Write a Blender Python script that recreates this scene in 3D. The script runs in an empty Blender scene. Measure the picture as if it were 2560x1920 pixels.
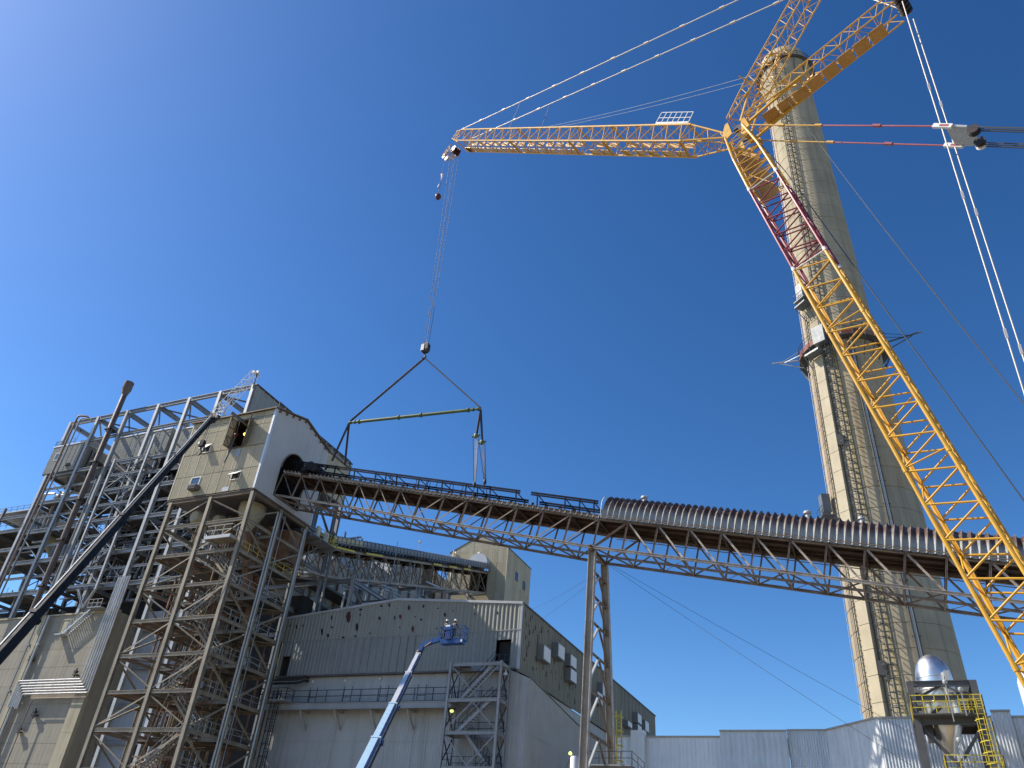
import bpy, bmesh, math, random
from mathutils import Vector, Matrix
random.seed(7)
SC = bpy.context.scene
COL = SC.collection

# ------------------------------------------------------------------ camera
FPX = 1923.0                                   # focal length in photo pixels (2560 wide)
CAM_ROT = Matrix(((0.92, 0.17, 0.36), (0.39, -0.54, -0.75), (0.07, 0.83, -0.56)))
def _basis():
    U = Vector((250, 2840, -1923)).normalized()
    f = Vector((0, 0, -1)); F = (f - f.dot(U) * U).normalized(); R = F.cross(U)
    A = math.radians(26.0)
    X = R * math.cos(A) - F * math.sin(A); Y = R * math.sin(A) + F * math.cos(A)
    return Matrix((X, Y, U))
CAM_ROT = _basis()
EYE = Vector((0, 0, 1.6))
cam_d = bpy.data.cameras.new('camera'); cam = bpy.data.objects.new('camera', cam_d)
COL.objects.link(cam); SC.camera = cam
cam_d.sensor_fit = 'HORIZONTAL'; cam_d.sensor_width = 36.0; cam_d.lens = FPX / 2560 * 36.0
cam_d.clip_start = 0.1; cam_d.clip_end = 6000
cam.matrix_world = Matrix.Translation(EYE) @ CAM_ROT.to_4x4()

# ------------------------------------------------------------------ sky and sun
SUN_EL = math.radians(44.5)
SUN_DIR_H = Vector((-math.sin(math.radians(72.5)), -math.cos(math.radians(72.5)), 0))
SUN_DIR = (SUN_DIR_H * math.cos(SUN_EL) + Vector((0, 0, math.sin(SUN_EL)))).normalized()
world = bpy.data.worlds.new('World'); SC.world = world; world.use_nodes = True
wn = world.node_tree; bg = wn.nodes['Background']
sky = wn.nodes.new('ShaderNodeTexSky'); sky.sky_type = 'NISHITA'; sky.sun_disc = False
sky.sun_elevation = SUN_EL; sky.sun_rotation = math.atan2(SUN_DIR_H.x, SUN_DIR_H.y)
sky.altitude = 300; sky.air_density = 1.0; sky.dust_density = 0.65; sky.ozone_density = 3.0
hsv = wn.nodes.new('ShaderNodeHueSaturation'); hsv.inputs['Saturation'].default_value = 1.15
gam = wn.nodes.new('ShaderNodeGamma'); gam.inputs['Gamma'].default_value = 1.3
wn.links.new(sky.outputs[0], gam.inputs['Color']); wn.links.new(gam.outputs[0], hsv.inputs['Color']); wn.links.new(hsv.outputs[0], bg.inputs[0]); bg.inputs[1].default_value = 0.0755
sun_d = bpy.data.lights.new('sun', 'SUN'); sun = bpy.data.objects.new('sun', sun_d); COL.objects.link(sun)
sun_d.energy = 4.9; sun_d.angle = math.radians(0.53); sun_d.color = (1.0, 0.91, 0.77)
sun.location = (-60, -40, 90)
sun.rotation_euler = SUN_DIR.to_track_quat('Z', 'Y').to_euler()
SC.view_settings.view_transform = 'Standard'; SC.view_settings.look = 'None'
SC.view_settings.exposure = 0.5; SC.view_settings.gamma = 1.0; SC.view_settings.use_curve_mapping = False

# ------------------------------------------------------------------ pixel measurements -> points of the place
def _ray(px, py): return CAM_ROT @ Vector((px - 1280, 960 - py, -FPX))
def onX(px, py, c): r = _ray(px, py); return EYE + r * (c / r.x)
def onY(px, py, c): r = _ray(px, py); return EYE + r * (c / r.y)
def onZ(px, py, c): r = _ray(px, py); return EYE + r * ((c - EYE.z) / r.z)

# ------------------------------------------------------------------ materials
def _nodes(name):
    m = bpy.data.materials.new(name); m.use_nodes = True
    nt = m.node_tree; return m, nt, nt.nodes['Principled BSDF']
MATS = {}
def mat(name, col, rough=.6, metal=0.0, var=.18, scale=.6, streak=0.0, streak_col=(.10, .075, .05), rust=0.0,
        rust_col=(.16, .06, .025), bump=.0, spec=.4, fine=0.0, attr=None, attr_col=None, rust_scale=1.3):
    m, nt, bs = _nodes(name); N = nt.nodes; L = nt.links
    geo = N.new('ShaderNodeNewGeometry')
    def noise(sc, det=5, vec=(1, 1, 1), rough_=.6):
        mp = N.new('ShaderNodeMapping'); mp.inputs['Scale'].default_value = vec
        L.new(geo.outputs['Position'], mp.inputs['Vector'])
        n = N.new('ShaderNodeTexNoise'); n.inputs['Scale'].default_value = sc; n.inputs['Detail'].default_value = det
        n.inputs['Roughness'].default_value = rough_
        L.new(mp.outputs[0], n.inputs['Vector']); return n.outputs['Fac']
    def ramp(fac, a, b):
        r = N.new('ShaderNodeMapRange'); r.inputs['From Min'].default_value = a; r.inputs['From Max'].default_value = b
        L.new(fac, r.inputs['Value']); return r.outputs[0]
    def mix(fac, a, b):
        x = N.new('ShaderNodeMix'); x.data_type = 'RGBA'
        if isinstance(fac, float): x.inputs[0].default_value = fac
        else: L.new(fac, x.inputs[0])
        for i, v in ((6, a), (7, b)):
            if isinstance(v, tuple): x.inputs[i].default_value = (*v[:3], 1)
            else: L.new(v, x.inputs[i])
        return x.outputs[2]
    def mul(fac, k):
        x = N.new('ShaderNodeMath'); x.operation = 'MULTIPLY'; L.new(fac, x.inputs[0])
        if isinstance(k, float): x.inputs[1].default_value = k
        else: L.new(k, x.inputs[1])
        return x.outputs[0]
    lo = tuple(c * (1 - var) for c in col); hi = tuple(min(.95, c * (1 + var)) for c in col)
    c = mix(ramp(noise(scale), .3, .7), lo, hi)
    if fine: c = mix(mul(ramp(noise(9.0, 3), .45, .75), fine), c, tuple(v * .55 for v in col))
    if streak:
        c = mix(mul(ramp(noise(1.0, 4, (1.7, 1.7, .07)), .5, .72), streak), c, streak_col)
        c = mix(mul(ramp(noise(1.0, 3, (.5, .5, .05)), .52, .75), streak * .6), c, tuple(min(.9, v * 1.35) for v in col))
    if rust: c = mix(mul(ramp(noise(rust_scale, 6, (1, 1, .5)), .5, .66), rust), c, rust_col)
    if attr:
        a = N.new('ShaderNodeAttribute'); a.attribute_name = attr
        f = mul(a.outputs['Fac'], ramp(noise(2.2, 5, (1, 1, .6)), .12, .52))
        c = mix(f, c, attr_col)
    L.new(c, bs.inputs['Base Color'])
    rr = ramp(noise(2.0, 3), .2, .8); mr = N.new('ShaderNodeMapRange')
    L.new(rr, mr.inputs[0]); mr.inputs[3].default_value = max(.05, rough - .1); mr.inputs[4].default_value = min(1, rough + .1)
    L.new(mr.outputs[0], bs.inputs['Roughness'])
    bs.inputs['Metallic'].default_value = metal; bs.inputs['Specular IOR Level'].default_value = spec
    if bump:
        b = N.new('ShaderNodeBump'); b.inputs['Strength'].default_value = bump; b.inputs['Distance'].default_value = .03
        L.new(noise(6.0, 4), b.inputs['Height']); L.new(b.outputs[0], bs.inputs['Normal'])
    MATS[name] = m; return m

mat('ground', (.22, .19, .145), .95, var=.3, scale=.15, fine=.5, bump=.6)
mat('concrete', (.375, .325, .225), .9, var=.16, scale=.25, streak=.6, streak_col=(.19, .175, .145), fine=.15, bump=.15, rust_scale=.1)
mat('concrete_pilaster', (.46, .405, .295), .9, var=.1, streak=.25, streak_col=(.27, .24, .18))
mat('cabinet_grey', (.17, .185, .20), .5, .3, var=.15)
mat('concrete_stained', (.385, .325, .215), .9, var=.16, scale=.25, streak=.75, streak_col=(.27, .17, .085), fine=.15, bump=.15)
mat('rust_stain', (.34, .22, .12), .9, var=.25, streak=.4)
mat('conduit', (.50, .50, .48), .45, .4, var=.1)
mat('dark_conduit', (.07, .08, .08), .6, var=.2)
mat('red_primer', (.17, .055, .04), .7, var=.3, rust=.3)
mat('galv', (.42, .44, .45), .5, .35, var=.15)
mat('yellow', (.60, .325, .022), .42, var=.10, scale=1.0, fine=.12, rust=.08, rust_scale=2.5, spec=.5)
mat('yellow_pale', (.62, .36, .075), .5, var=.12, fine=.15, rust=.12)
mat('yellow_panel', (.52, .29, .09), .6, var=.12, fine=.2)
mat('crane_red', (.20, .016, .03), .4, var=.18, fine=.1, spec=.5)
mat('pendant_grey', (.62, .56, .5), .5, .2, var=.1)
mat('pendant_red', (.34, .10, .12), .45, var=.1)
mat('white_paint', (.72, .72, .70), .5, var=.08, fine=.1)
mat('rope', (.07, .075, .085), .6, .2, var=.1)
mat('dark_iron', (.035, .036, .042), .55, .3, var=.3, rust=.25)
mat('sheave_red', (.10, .018, .018), .5, var=.2)
mat('spreader_green', (.10, .15, .06), .45, var=.2, fine=.2)
mat('sling', (.06, .055, .06), .8, var=.3)
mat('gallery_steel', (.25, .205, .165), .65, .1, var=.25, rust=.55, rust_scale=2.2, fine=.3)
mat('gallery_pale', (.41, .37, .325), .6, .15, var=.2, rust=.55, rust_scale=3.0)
mat('deck_rust', (.062, .040, .029), .85, var=.4, rust=.5, rust_col=(.14, .06, .03))
mat('deck_sheet', (.30, .27, .23), .7, .1, var=.3, rust=.55)
mat('cover_sheet', (.31, .33, .335), .6, .15, var=.15, streak=.35, streak_col=(.2, .12, .07), attr='crown', attr_col=(.075, .034, .02))
mat('belt_black', (.018, .018, .02), .8, var=.3)
mat('idler_dark', (.016, .017, .024), .8, .0, var=.4, rust=.12, spec=.1)
mat('tower_steel', (.30, .265, .205), .6, .05, var=.2, rust=.3, rust_scale=1.8, streak=.35, fine=.2)
mat('tower_rusty', (.24, .14, .09), .7, var=.3, rust=.6)
mat('boiler_steel', (.235, .255, .275), .55, .15, var=.15, rust=.12, rust_scale=2.0, fine=.1)
mat('boiler_bright', (.40, .41, .42), .5, .2, var=.12, fine=.1)
mat('stair_steel', (.30, .315, .33), .6, .1, var=.15, rust=.12)
mat('rail_dark', (.045, .05, .06), .6, .2, var=.2)
mat('rail_grey', (.36, .36, .35), .5, .2, var=.15)
mat('rail_yellow', (.62, .50, .06), .5, var=.12, fine=.15)
mat('tan_siding', (.49, .435, .31), .7, var=.07, scale=.3, streak=.3, streak_col=(.24, .20, .12), fine=.08)
mat('tan_siding_light', (.53, .475, .345), .7, var=.07, scale=.3, streak=.3, streak_col=(.26, .21, .13), fine=.08)
mat('tan_seam', (.56, .51, .38), .7, var=.08, streak=.3, streak_col=(.3, .25, .16))
mat('head_siding', (.49, .43, .295), .7, var=.08, streak=.6, streak_col=(.36, .215, .085), fine=.08)
mat('white_siding', (.52, .515, .505), .55, var=.05, scale=.3, streak=.2, streak_col=(.33, .33, .33))
mat('trim_light', (.62, .64, .66), .4, .2, var=.06)
mat('trim_brown', (.16, .125, .09), .7, var=.25, rust=.3)
mat('hall_siding', (.27, .275, .25), .6, .1, var=.07, scale=.3, streak=.22, streak_col=(.20, .20, .18), fine=.06)
mat('hall_siding_low', (.235, .245, .24), .55, .15, var=.07, scale=.3, streak=.2, streak_col=(.19, .19, .18))
mat('hall_panel', (.41, .415, .41), .6, .05, var=.09, scale=.35, streak=.4, streak_col=(.22, .21, .18), fine=.1)
mat('hall_side', (.25, .24, .19), .65, .05, var=.08, scale=.25, streak=.35, streak_col=(.19, .18, .14))
mat('lean_panel', (.38, .375, .355), .7, var=.08, streak=.3, streak_col=(.25, .24, .21))
mat('torn_dark', (.022, .014, .014), .9, var=.5)
mat('torn_red', (.085, .022, .025), .9, var=.5)
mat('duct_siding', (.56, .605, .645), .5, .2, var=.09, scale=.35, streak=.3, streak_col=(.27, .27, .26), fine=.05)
mat('duct_pale', (.69, .72, .74), .5, .2, var=.08, streak=.35, streak_col=(.36, .35, .33))  # paler casing for pale parts and for duct faces painted as sunlit
mat('boiler_panel', (.315, .29, .235), .85, var=.12, scale=.3, streak=.55, streak_col=(.235, .19, .125), fine=.12, bump=.1)
mat('boiler_panel_b', (.29, .27, .22), .85, var=.12, scale=.3, streak=.6, streak_col=(.22, .18, .12), fine=.12, bump=.1)
mat('pilaster', (.40, .36, .26), .85, var=.1, streak=.3)
mat('penthouse', (.30, .305, .285), .65, .05, var=.07, streak=.2, streak_col=(.2, .19, .16))
mat('blue_panel', (.36, .40, .45), .6, .1, var=.07, streak=.2, streak_col=(.27, .27, .27))
mat('hood_blue', (.24, .26, .28), .6, .1, var=.12, streak=.2, streak_col=(.2, .19, .17))
mat('pipe_bright', (.50, .50, .50), .38, .5, var=.12, fine=.1)
mat('pipe_rusty', (.22, .165, .13), .6, .1, var=.3, rust=.5)
mat('pipe_pink', (.46, .34, .33), .4, .3, var=.12)
mat('stack_pipe', (.15, .12, .105), .6, .15, var=.25, rust=.4, streak=.3)
mat('interior_shade', (.028, .028, .03), .9, var=.4)  # near-black colour stands in for the shade of unlit interiors
mat('grating', (.10, .10, .10), .8, .1, var=.3)
mat('vessel_cream', (.40, .36, .25), .6, var=.08, streak=.2)
mat('vessel_grey', (.45, .46, .46), .5, .2, var=.08)
mat('silver', (.78, .79, .80), .36, 1.0, var=.06)
mat('charcoal_steel', (.10, .10, .105), .55, .1, var=.2, rust=.15)
mat('lift_blue', (.010, .055, .21), .35, var=.1, spec=.5)
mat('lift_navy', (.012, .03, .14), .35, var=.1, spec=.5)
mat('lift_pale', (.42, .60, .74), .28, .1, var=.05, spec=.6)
mat('lift_white_lit', (.74, .76, .78), .22, .3, var=.05, spec=.7)  # bright sun highlight of the upper boom stages, put into the colour
mat('rubber', (.02, .02, .02), .9, var=.2)
mat('boom_navy', (.010, .016, .026), .6, .0, var=.15, spec=.2)
mat('boom_sunlit_edge', (.55, .57, .58), .4, .1, var=.08)  # sunlight along the boom's edge, put into a pale colour
mat('hole_black', (.004, .004, .005), .9, var=.2)
mat('glass', (.05, .09, .14), .08, .0, var=.1, spec=.8)
mat('window_white', (.76, .76, .74), .5, var=.05)
mat('cloth_tan', (.30, .25, .17), .9, var=.2)
mat('cloth_dark', (.03, .03, .035), .9, var=.2)
mat('skin', (.45, .28, .2), .6, var=.05)
mat('hat_white', (.75, .75, .72), .4, var=.03)
mat('flag_cloth', (.70, .55, .55), .8, var=.2)
def emit(name, col, s):
    m, nt, bs = _nodes(name); bs.inputs['Base Color'].default_value = (*col, 1)
    bs.inputs['Emission Color'].default_value = (*col, 1); bs.inputs['Emission Strength'].default_value = s; MATS[name] = m
emit('lamp_lit', (1.0, .62, .12), 3.0)
emit('lamp_green', (.75, .9, .25), .8)

# ------------------------------------------------------------------ building kit
WL = {}                                         # world position of each object's origin
def _link(o, parent, wloc):
    COL.objects.link(o)
    if parent is not None:
        o.parent = parent; o.location = Vector(wloc) - WL[parent.name]
    else: o.location = wloc
    WL[o.name] = Vector(wloc); return o
def tag(o, label, cat, group=None):
    o['label'] = label; o['category'] = cat
    if group: o['group'] = group
    return o
def thing(name, label, cat, loc, group=None):
    o = bpy.data.objects.new(name, None); o.empty_display_size = .5
    _link(o, None, Vector(loc)); return tag(o, label, cat, group)
def _mesh_from(name, v, f, m, smooth=False):
    me = bpy.data.meshes.new(name); me.from_pydata([tuple(x) for x in v], [], f)
    me.materials.append(MATS[m]); me.update()
    if smooth: me.polygons.foreach_set('use_smooth', [True] * len(me.polygons))
    return me
def fix_normals(me):
    bm = bmesh.new(); bm.from_mesh(me); bmesh.ops.recalc_face_normals(bm, faces=bm.faces); bm.to_mesh(me); bm.free()
def solid(parent, name, v, f, m, smooth=False, origin=None, recalc=True):
    v = [Vector(x) for x in v]
    if origin is None: origin = WL[parent.name] if parent is not None else v[0]
    origin = Vector(origin)
    me = _mesh_from(name, [x - origin for x in v], f, m, smooth)
    if recalc: fix_normals(me)
    return _link(bpy.data.objects.new(name, me), parent, origin)

_UNIT = {}
def unit(shape, m):
    k = (shape, m)
    if k in _UNIT: return _UNIT[k]
    sm = False
    if shape == 'box':
        v = [(x, y, z) for z in (0, 1) for x, y in ((-.5, -.5), (.5, -.5), (.5, .5), (-.5, .5))]
        f = [(3, 2, 1, 0), (4, 5, 6, 7), (0, 1, 5, 4), (1, 2, 6, 5), (2, 3, 7, 6), (3, 0, 4, 7)]
    elif shape == 'ibeam':
        t, w = .12, .06
        sec = [(-.5, -.5), (.5, -.5), (.5, -.5 + t), (w, -.5 + t), (w, .5 - t), (.5, .5 - t), (.5, .5), (-.5, .5), (-.5, .5 - t), (-w, .5 - t), (-w, -.5 + t), (-.5, -.5 + t)]
        n = len(sec); v = [(x, y, z) for z in (0, 1) for x, y in sec]
        f = [(i, (i + 1) % n, n + (i + 1) % n, n + i) for i in range(n)]
        f += [(0, 11, 10, 3, 2, 1)[::1], (4, 9, 8, 7, 6, 5), (3, 10, 9, 4)]
        f += [tuple(n + i for i in q)[::-1] for q in ((0, 11, 10, 3, 2, 1), (4, 9, 8, 7, 6, 5), (3, 10, 9, 4))]
    elif shape == 'angle':
        t = .18
        sec = [(-.5, -.5), (.5, -.5), (.5, -.5 + t), (-.5 + t, -.5 + t), (-.5 + t, .5), (-.5, .5)]
        n = 6; v = [(x, y, z) for z in (0, 1) for x, y in sec]
        f = [(i, (i + 1) % n, n + (i + 1) % n, n + i) for i in range(n)] + [(3, 2, 1, 0), (5, 4, 3, 0), (6, 7, 8, 9), (6, 9, 10, 11)]
    else:
        n = {'tube': 10, 'tube6': 6, 'tube20': 20}[shape]; sm = True
        v = [(.5 * math.cos(2 * math.pi * i / n), .5 * math.sin(2 * math.pi * i / n), z) for z in (0, 1) for i in range(n)]
        f = [(i, (i + 1) % n, n + (i + 1) % n, n + i) for i in range(n)] + [tuple(range(n))[::-1], tuple(range(n, 2 * n))]
    me = _mesh_from(shape + '_' + m, v, f, m)
    if sm:
        for p in me.polygons: p.use_smooth = len(p.vertices) == 4
    fix_normals(me)
    _UNIT[k] = me; return me
def _frame(a, b):
    z = (b - a).normalized()
    if abs(z.z) > .999: x = (Vector((1, 0, 0)) - z * z.x).normalized()
    else: x = z.cross(Vector((0, 0, 1))).normalized()
    y = z.cross(x).normalized()
    return Matrix((x, y, z)).transposed()
def bar(parent, name, a, b, w, m, shape='box', h=None, roll=0):
    a = Vector(a); b = Vector(b); h = w if h is None else h
    o = bpy.data.objects.new(name, unit(shape, m)); _link(o, parent, a)
    R = _frame(a, b)
    if roll: R = R @ Matrix.Rotation(roll, 3, 'Z')
    o.rotation_euler = R.to_euler(); o.scale = (w, h, (b - a).length); return o
def block(parent, name, lo, hi, m):
    lo = Vector(lo); hi = Vector(hi)
    o = bpy.data.objects.new(name, unit('box', m)); c = (lo + hi) / 2
    _link(o, parent, Vector((c.x, c.y, lo.z))); o.scale = hi - lo; return o

class MB:
    """collects bars, boxes, tubes and surfaces for ONE mesh"""
    def __init__(s): s.v = []; s.f = []
    def add(s, v, f):
        n = len(s.v); s.v += [Vector(x) for x in v]; s.f += [tuple(i + n for i in q) for q in f]; return s
    def bar(s, a, b, w, h=None, sides=4):
        a = Vector(a); b = Vector(b); h = w if h is None else h; R = _frame(a, b)
        if sides == 4: sec = [(-.5 * w, -.5 * h), (.5 * w, -.5 * h), (.5 * w, .5 * h), (-.5 * w, .5 * h)]
        else: sec = [(.5 * w * math.cos(2 * math.pi * i / sides), .5 * h * math.sin(2 * math.pi * i / sides)) for i in range(sides)]
        n = len(sec); v = [p + R @ Vector((x, y, 0)) for p in (a, b) for x, y in sec]
        return s.add(v, [(i, (i + 1) % n, n + (i + 1) % n, n + i) for i in range(n)] + [tuple(range(n))[::-1], tuple(range(n, 2 * n))])
    def box(s, lo, hi):
        x0, y0, z0 = lo; x1, y1, z1 = hi
        v = [(x, y, z) for z in (z0, z1) for x, y in ((x0, y0), (x1, y0), (x1, y1), (x0, y1))]
        return s.add(v, [(3, 2, 1, 0), (4, 5, 6, 7), (0, 1, 5, 4), (1, 2, 6, 5), (2, 3, 7, 6), (3, 0, 4, 7)])
    def path(s, pts, r, sides=8):
        pts = [Vector(p) for p in pts]; rings = []
        for i, p in enumerate(pts):
            d = (pts[min(i + 1, len(pts) - 1)] - pts[max(i - 1, 0)]).normalized()
            if i == 0: R = _frame(pts[0], pts[1])
            else:
                R = R.copy(); z = d; x = (R.col[0] - R.col[0].dot(z) * z).normalized(); y = z.cross(x); R = Matrix((x, y, z)).transposed()
            rings.append([p + R @ Vector((r * math.cos(2 * math.pi * k / sides), r * math.sin(2 * math.pi * k / sides), 0)) for k in range(sides)])
        v = [x for q in rings for x in q]; f = []
        for i in range(len(pts) - 1):
            for k in range(sides): f.append((i * sides + k, i * sides + (k + 1) % sides, (i + 1) * sides + (k + 1) % sides, (i + 1) * sides + k))
        f += [tuple(range(sides))[::-1], tuple(range(len(v) - sides, len(v)))]
        return s.add(v, f)
    def lathe(s, c, prof, segs=24, a0=0, a1=2 * math.pi, R=None):
        full = abs(a1 - a0 - 2 * math.pi) < 1e-6; c = Vector(c); n = segs if full else segs + 1; v = []
        for r, z in prof:
            for k in range(n):
                t = a0 + (a1 - a0) * k / segs; p = Vector((r * math.cos(t), r * math.sin(t), z)); v.append(c + (R @ p if R else p))
        f = []
        for i in range(len(prof) - 1):
            for k in range(segs): f.append((i * n + k, i * n + (k + 1) % n, (i + 1) * n + (k + 1) % n, (i + 1) * n + k))
        if full:
            if prof[0][0] > 1e-4: f.append(tuple(range(n))[::-1])
            if prof[-1][0] > 1e-4: f.append(tuple(range(len(v) - n, len(v))))
        return s.add(v, f)
    def build(s, parent, name, m, smooth=False, origin=None, recalc=True):
        o = solid(parent, name, s.v, s.f, m, smooth, origin, recalc)
        if smooth: smooth_by_angle(o)
        return o
def smooth_by_angle(o, ang=40):
    me = o.data; bm = bmesh.new(); bm.from_mesh(me)
    for e in bm.edges:
        e.smooth = not (len(e.link_faces) == 2 and e.calc_face_angle(0) > math.radians(ang))
    bm.to_mesh(me); bm.free(); me.polygons.foreach_set('use_smooth', [True] * len(me.polygons))

def sheet(parent, name, O, U, V, u0, u1, vb, vt, m, pitch=.3, depth=.05, duty=.5, back=.02, slope=.12):
    """one ribbed metal cladding panel, from u0 to u1 along U; vb(u), vt(u) give its bottom and top along V; outward = U x V"""
    O = Vector(O); U = Vector(U).normalized(); V = Vector(V).normalized(); Nn = U.cross(V).normalized()
    fb = vb if callable(vb) else (lambda u: vb); ft = vt if callable(vt) else (lambda u: vt)
    us = []; s = slope * pitch
    if pitch:
        k = math.floor(u0 / pitch) * pitch
        while k < u1:
            for du, d in ((0, 0), ((1 - duty) * pitch - s, 0), ((1 - duty) * pitch, depth), (pitch - s, depth)):
                us.append((k + du, d))
            k += pitch
        us = [q for q in us if u0 + 1e-4 < q[0] < u1 - 1e-4]
    d0 = 0.0
    us = [(u0, d0)] + us + [(u1, d0)]
    v = []
    for u, d in us:
        for w in (fb(u), ft(u)): v.append(O + U * u + V * w + Nn * d)
    f = [(2 * i, 2 * i + 2, 2 * i + 3, 2 * i + 1) for i in range(len(us) - 1)]
    n = len(v)
    for u in (u0, u1):
        for w in (fb(u), ft(u)): v.append(O + U * u + V * w - Nn * back)
    f.append((n, n + 1, n + 3, n + 2))
    return solid(parent, name, v, f, m, recalc=False)
def clad(parent, name, O, U, V, u0, u1, vb, vt, m, width=1.0, gap=.012, rows=None, **kw):
    """a wall of separate panels; rows = list of v seams between vb and vt (numbers) or None"""
    n = max(1, round((u1 - u0) / width)); w = (u1 - u0) / n; out = []
    for i in range(n):
        a = u0 + i * w + gap / 2; b = u0 + (i + 1) * w - gap / 2
        if rows:
            for r0, r1 in zip(rows[:-1], rows[1:]):
                mm = m if isinstance(m, str) else random.choice(m)
                out.append(sheet(parent, name, O, U, V, a, b, r0 + gap / 2, r1 - gap / 2, mm, **kw))
        else:
            mm = m if isinstance(m, str) else random.choice(m)
            out.append(sheet(parent, name, O, U, V, a, b, vb, vt, mm, **kw))
    return out
def railing(parent, pts, m='rail_dark', h=1.07, step=1.5, w=.045, name='handrail', mids=1, toe=False):
    b = MB(); pts = [Vector(p) for p in pts]
    for p, q in zip(pts[:-1], pts[1:]):
        n = max(1, round((q - p).length / step))
        for i in range(n + 1):
            t = p.lerp(q, i / n); b.bar(t, t + Vector((0, 0, h)), w)
        for k in range(mids + 1):
            z = Vector((0, 0, h * (k + 1) / (mids + 1))); b.bar(p + z, q + z, w)
        if toe: b.bar(p + Vector((0, 0, .07)), q + Vector((0, 0, .07)), .02, .14)
    return b.build(parent, name, m)
def stair(parent, a, b, width, m='stair_steel', rail=None, side=None, name='stair_flight'):
    """flight from a (bottom) to b (top); side = unit vector across the flight"""
    a = Vector(a); b = Vector(b); side = Vector(side).normalized(); k = MB()
    for s in (0, width):
        k.bar(a + side * s, b + side * s, .06, .26)
    n = max(3, int((b.z - a.z) / .21))
    run = Vector((b.x - a.x, b.y - a.y, 0)).normalized()
    for i in range(1, n):
        p = a.lerp(b, i / n)
        q = [p + run * .12, p - run * .12]
        lo = [q[0] + side * .03, q[0] + side * (width - .03), q[1] + side * (width - .03), q[1] + side * .03]
        k.add(lo + [x + Vector((0, 0, .04)) for x in lo], [(3, 2, 1, 0), (4, 5, 6, 7), (0, 1, 5, 4), (1, 2, 6, 5), (2, 3, 7, 6), (3, 0, 4, 7)])
    o = k.build(parent, name, m)
    if rail:
        r = MB()
        for s in (0, width):
            for z in (.5, 1.0): r.bar(a + side * s + Vector((0, 0, z)), b + side * s + Vector((0, 0, z)), .04)
            for i in range(0, 5):
                p = a.lerp(b, i / 4) + side * s; r.bar(p, p + Vector((0, 0, 1.0)), .04)
        r.build(parent, 'stair_rail', rail)
    return o
def sag(a, b, s, n=14):
    a = Vector(a); b = Vector(b); return [a.lerp(b, i / n) - Vector((0, 0, s * 4 * (i / n) * (1 - i / n))) for i in range(n + 1)]
def v3(x, y, z): return Vector((x, y, z))

# ------------------------------------------------------------------ ground
g = solid(None, 'ground', [(-2500, -2500, 0), (2500, -2500, 0), (2500, 2500, 0), (-2500, 2500, 0)], [(0, 1, 2, 3)], 'ground', origin=(0, 0, 0))
g['kind'] = 'structure'; g['label'] = 'grey brown gravel yard'
# ================================================================== CHIMNEY
CH = v3(3.55, 84.92, 0); CH_H = 119.0
def ch_r(z): return 5.05 - .0147 * z
chim = thing('chimney', 'tall tapering concrete chimney stack behind the yellow crane', 'chimney', CH)
nl = 50; lh = CH_H / nl
for i in range(nl):
    z0 = i * lh; z1 = z0 + lh; e = .07
    b = MB(); b.lathe(CH, [(ch_r(z0) - e, z0), (ch_r(z0), z0 + .05), (ch_r(z1), z1 - .05), (ch_r(z1) - e, z1)], 64)
    smooth_by_angle(b.build(chim, 'concrete_lift', 'concrete_stained' if 40 < z0 < 58 else 'concrete'), 14)
vd = -Vector((CH.x, CH.y, 0)).normalized(); vl = Vector((-vd.y, vd.x, 0))      # towards viewer, and across
if vl.x > 0: vl = -vl
def ch_pt(ang, z, off=0.0):                    # ang from the viewer-facing side, + = towards the left in the picture
    a = math.radians(ang); d = vd * math.cos(a) + vl * math.sin(a)
    return CH + d * (ch_r(z) + off) + Vector((0, 0, z))
def ch_dir(ang):
    a = math.radians(ang); return vd * math.cos(a) + vl * math.sin(a)
# pilaster (box rib) up the sunny side, in lifts
ang_p = 37
for i in range(26):
    z0 = .2 + i * lh * 1.0; z1 = z0 + lh - .05
    if z1 > 62: break
    d = ch_dir(ang_p); s = Vector((-d.y, d.x, 0)); v = []
    for z in (z0, z1):
        for u, o in ((-.62, -.3), (.62, -.3), (.62, .45), (-.62, .45)): v.append(ch_pt(ang_p, z, o) + s * u)
    solid(chim, 'pilaster_block', v, [(3, 2, 1, 0), (4, 5, 6, 7), (0, 1, 5, 4), (1, 2, 6, 5), (2, 3, 7, 6), (3, 0, 4, 7)], 'concrete_pilaster')
def ladder(ang, z0, z1, off=.35, w=.5, cage=True, m='dark_conduit', name='ladder'):
    b = MB(); d = ch_dir(ang); s = Vector((-d.y, d.x, 0))
    for u in (-w / 2, w / 2): b.bar(ch_pt(ang, z0, off) + s * u, ch_pt(ang, z1, off) + s * u, .09)
    z = z0
    while z < z1:
        b.bar(ch_pt(ang, z, off) - s * w / 2, ch_pt(ang, z, off) + s * w / 2, .06)
        z += .6
    if cage:
        z = z0 + 2
        while z < z1:
            c = ch_pt(ang, z, off)
            pts = [c + s * (.42 * math.cos(t)) + d * (.15 + .62 * math.sin(t)) for t in [math.pi * k / 6 for k in range(7)]]
            for p, q in zip(pts[:-1], pts[1:]): b.bar(p, q, .06, .08)
            b.bar(ch_pt(ang, z, 0) - s * .45, c - s * .45, .07); b.bar(ch_pt(ang, z, 0) + s * .45, c + s * .45, .07)
            z += 1.25
        for t in (.25, .5, .75):
            o = s * (.42 * math.cos(math.pi * t)) + d * (.15 + .62 * math.sin(math.pi * t))
            b.bar(ch_pt(ang, z0 + 2, off) + o, ch_pt(ang, z1, off) + o, .045)
    return b.build(chim, name, m)
ladder(19, 14, 116)
ladder(52, 14, 66, .2, .3, False, 'dark_conduit', 'cable_ladder')
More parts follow.
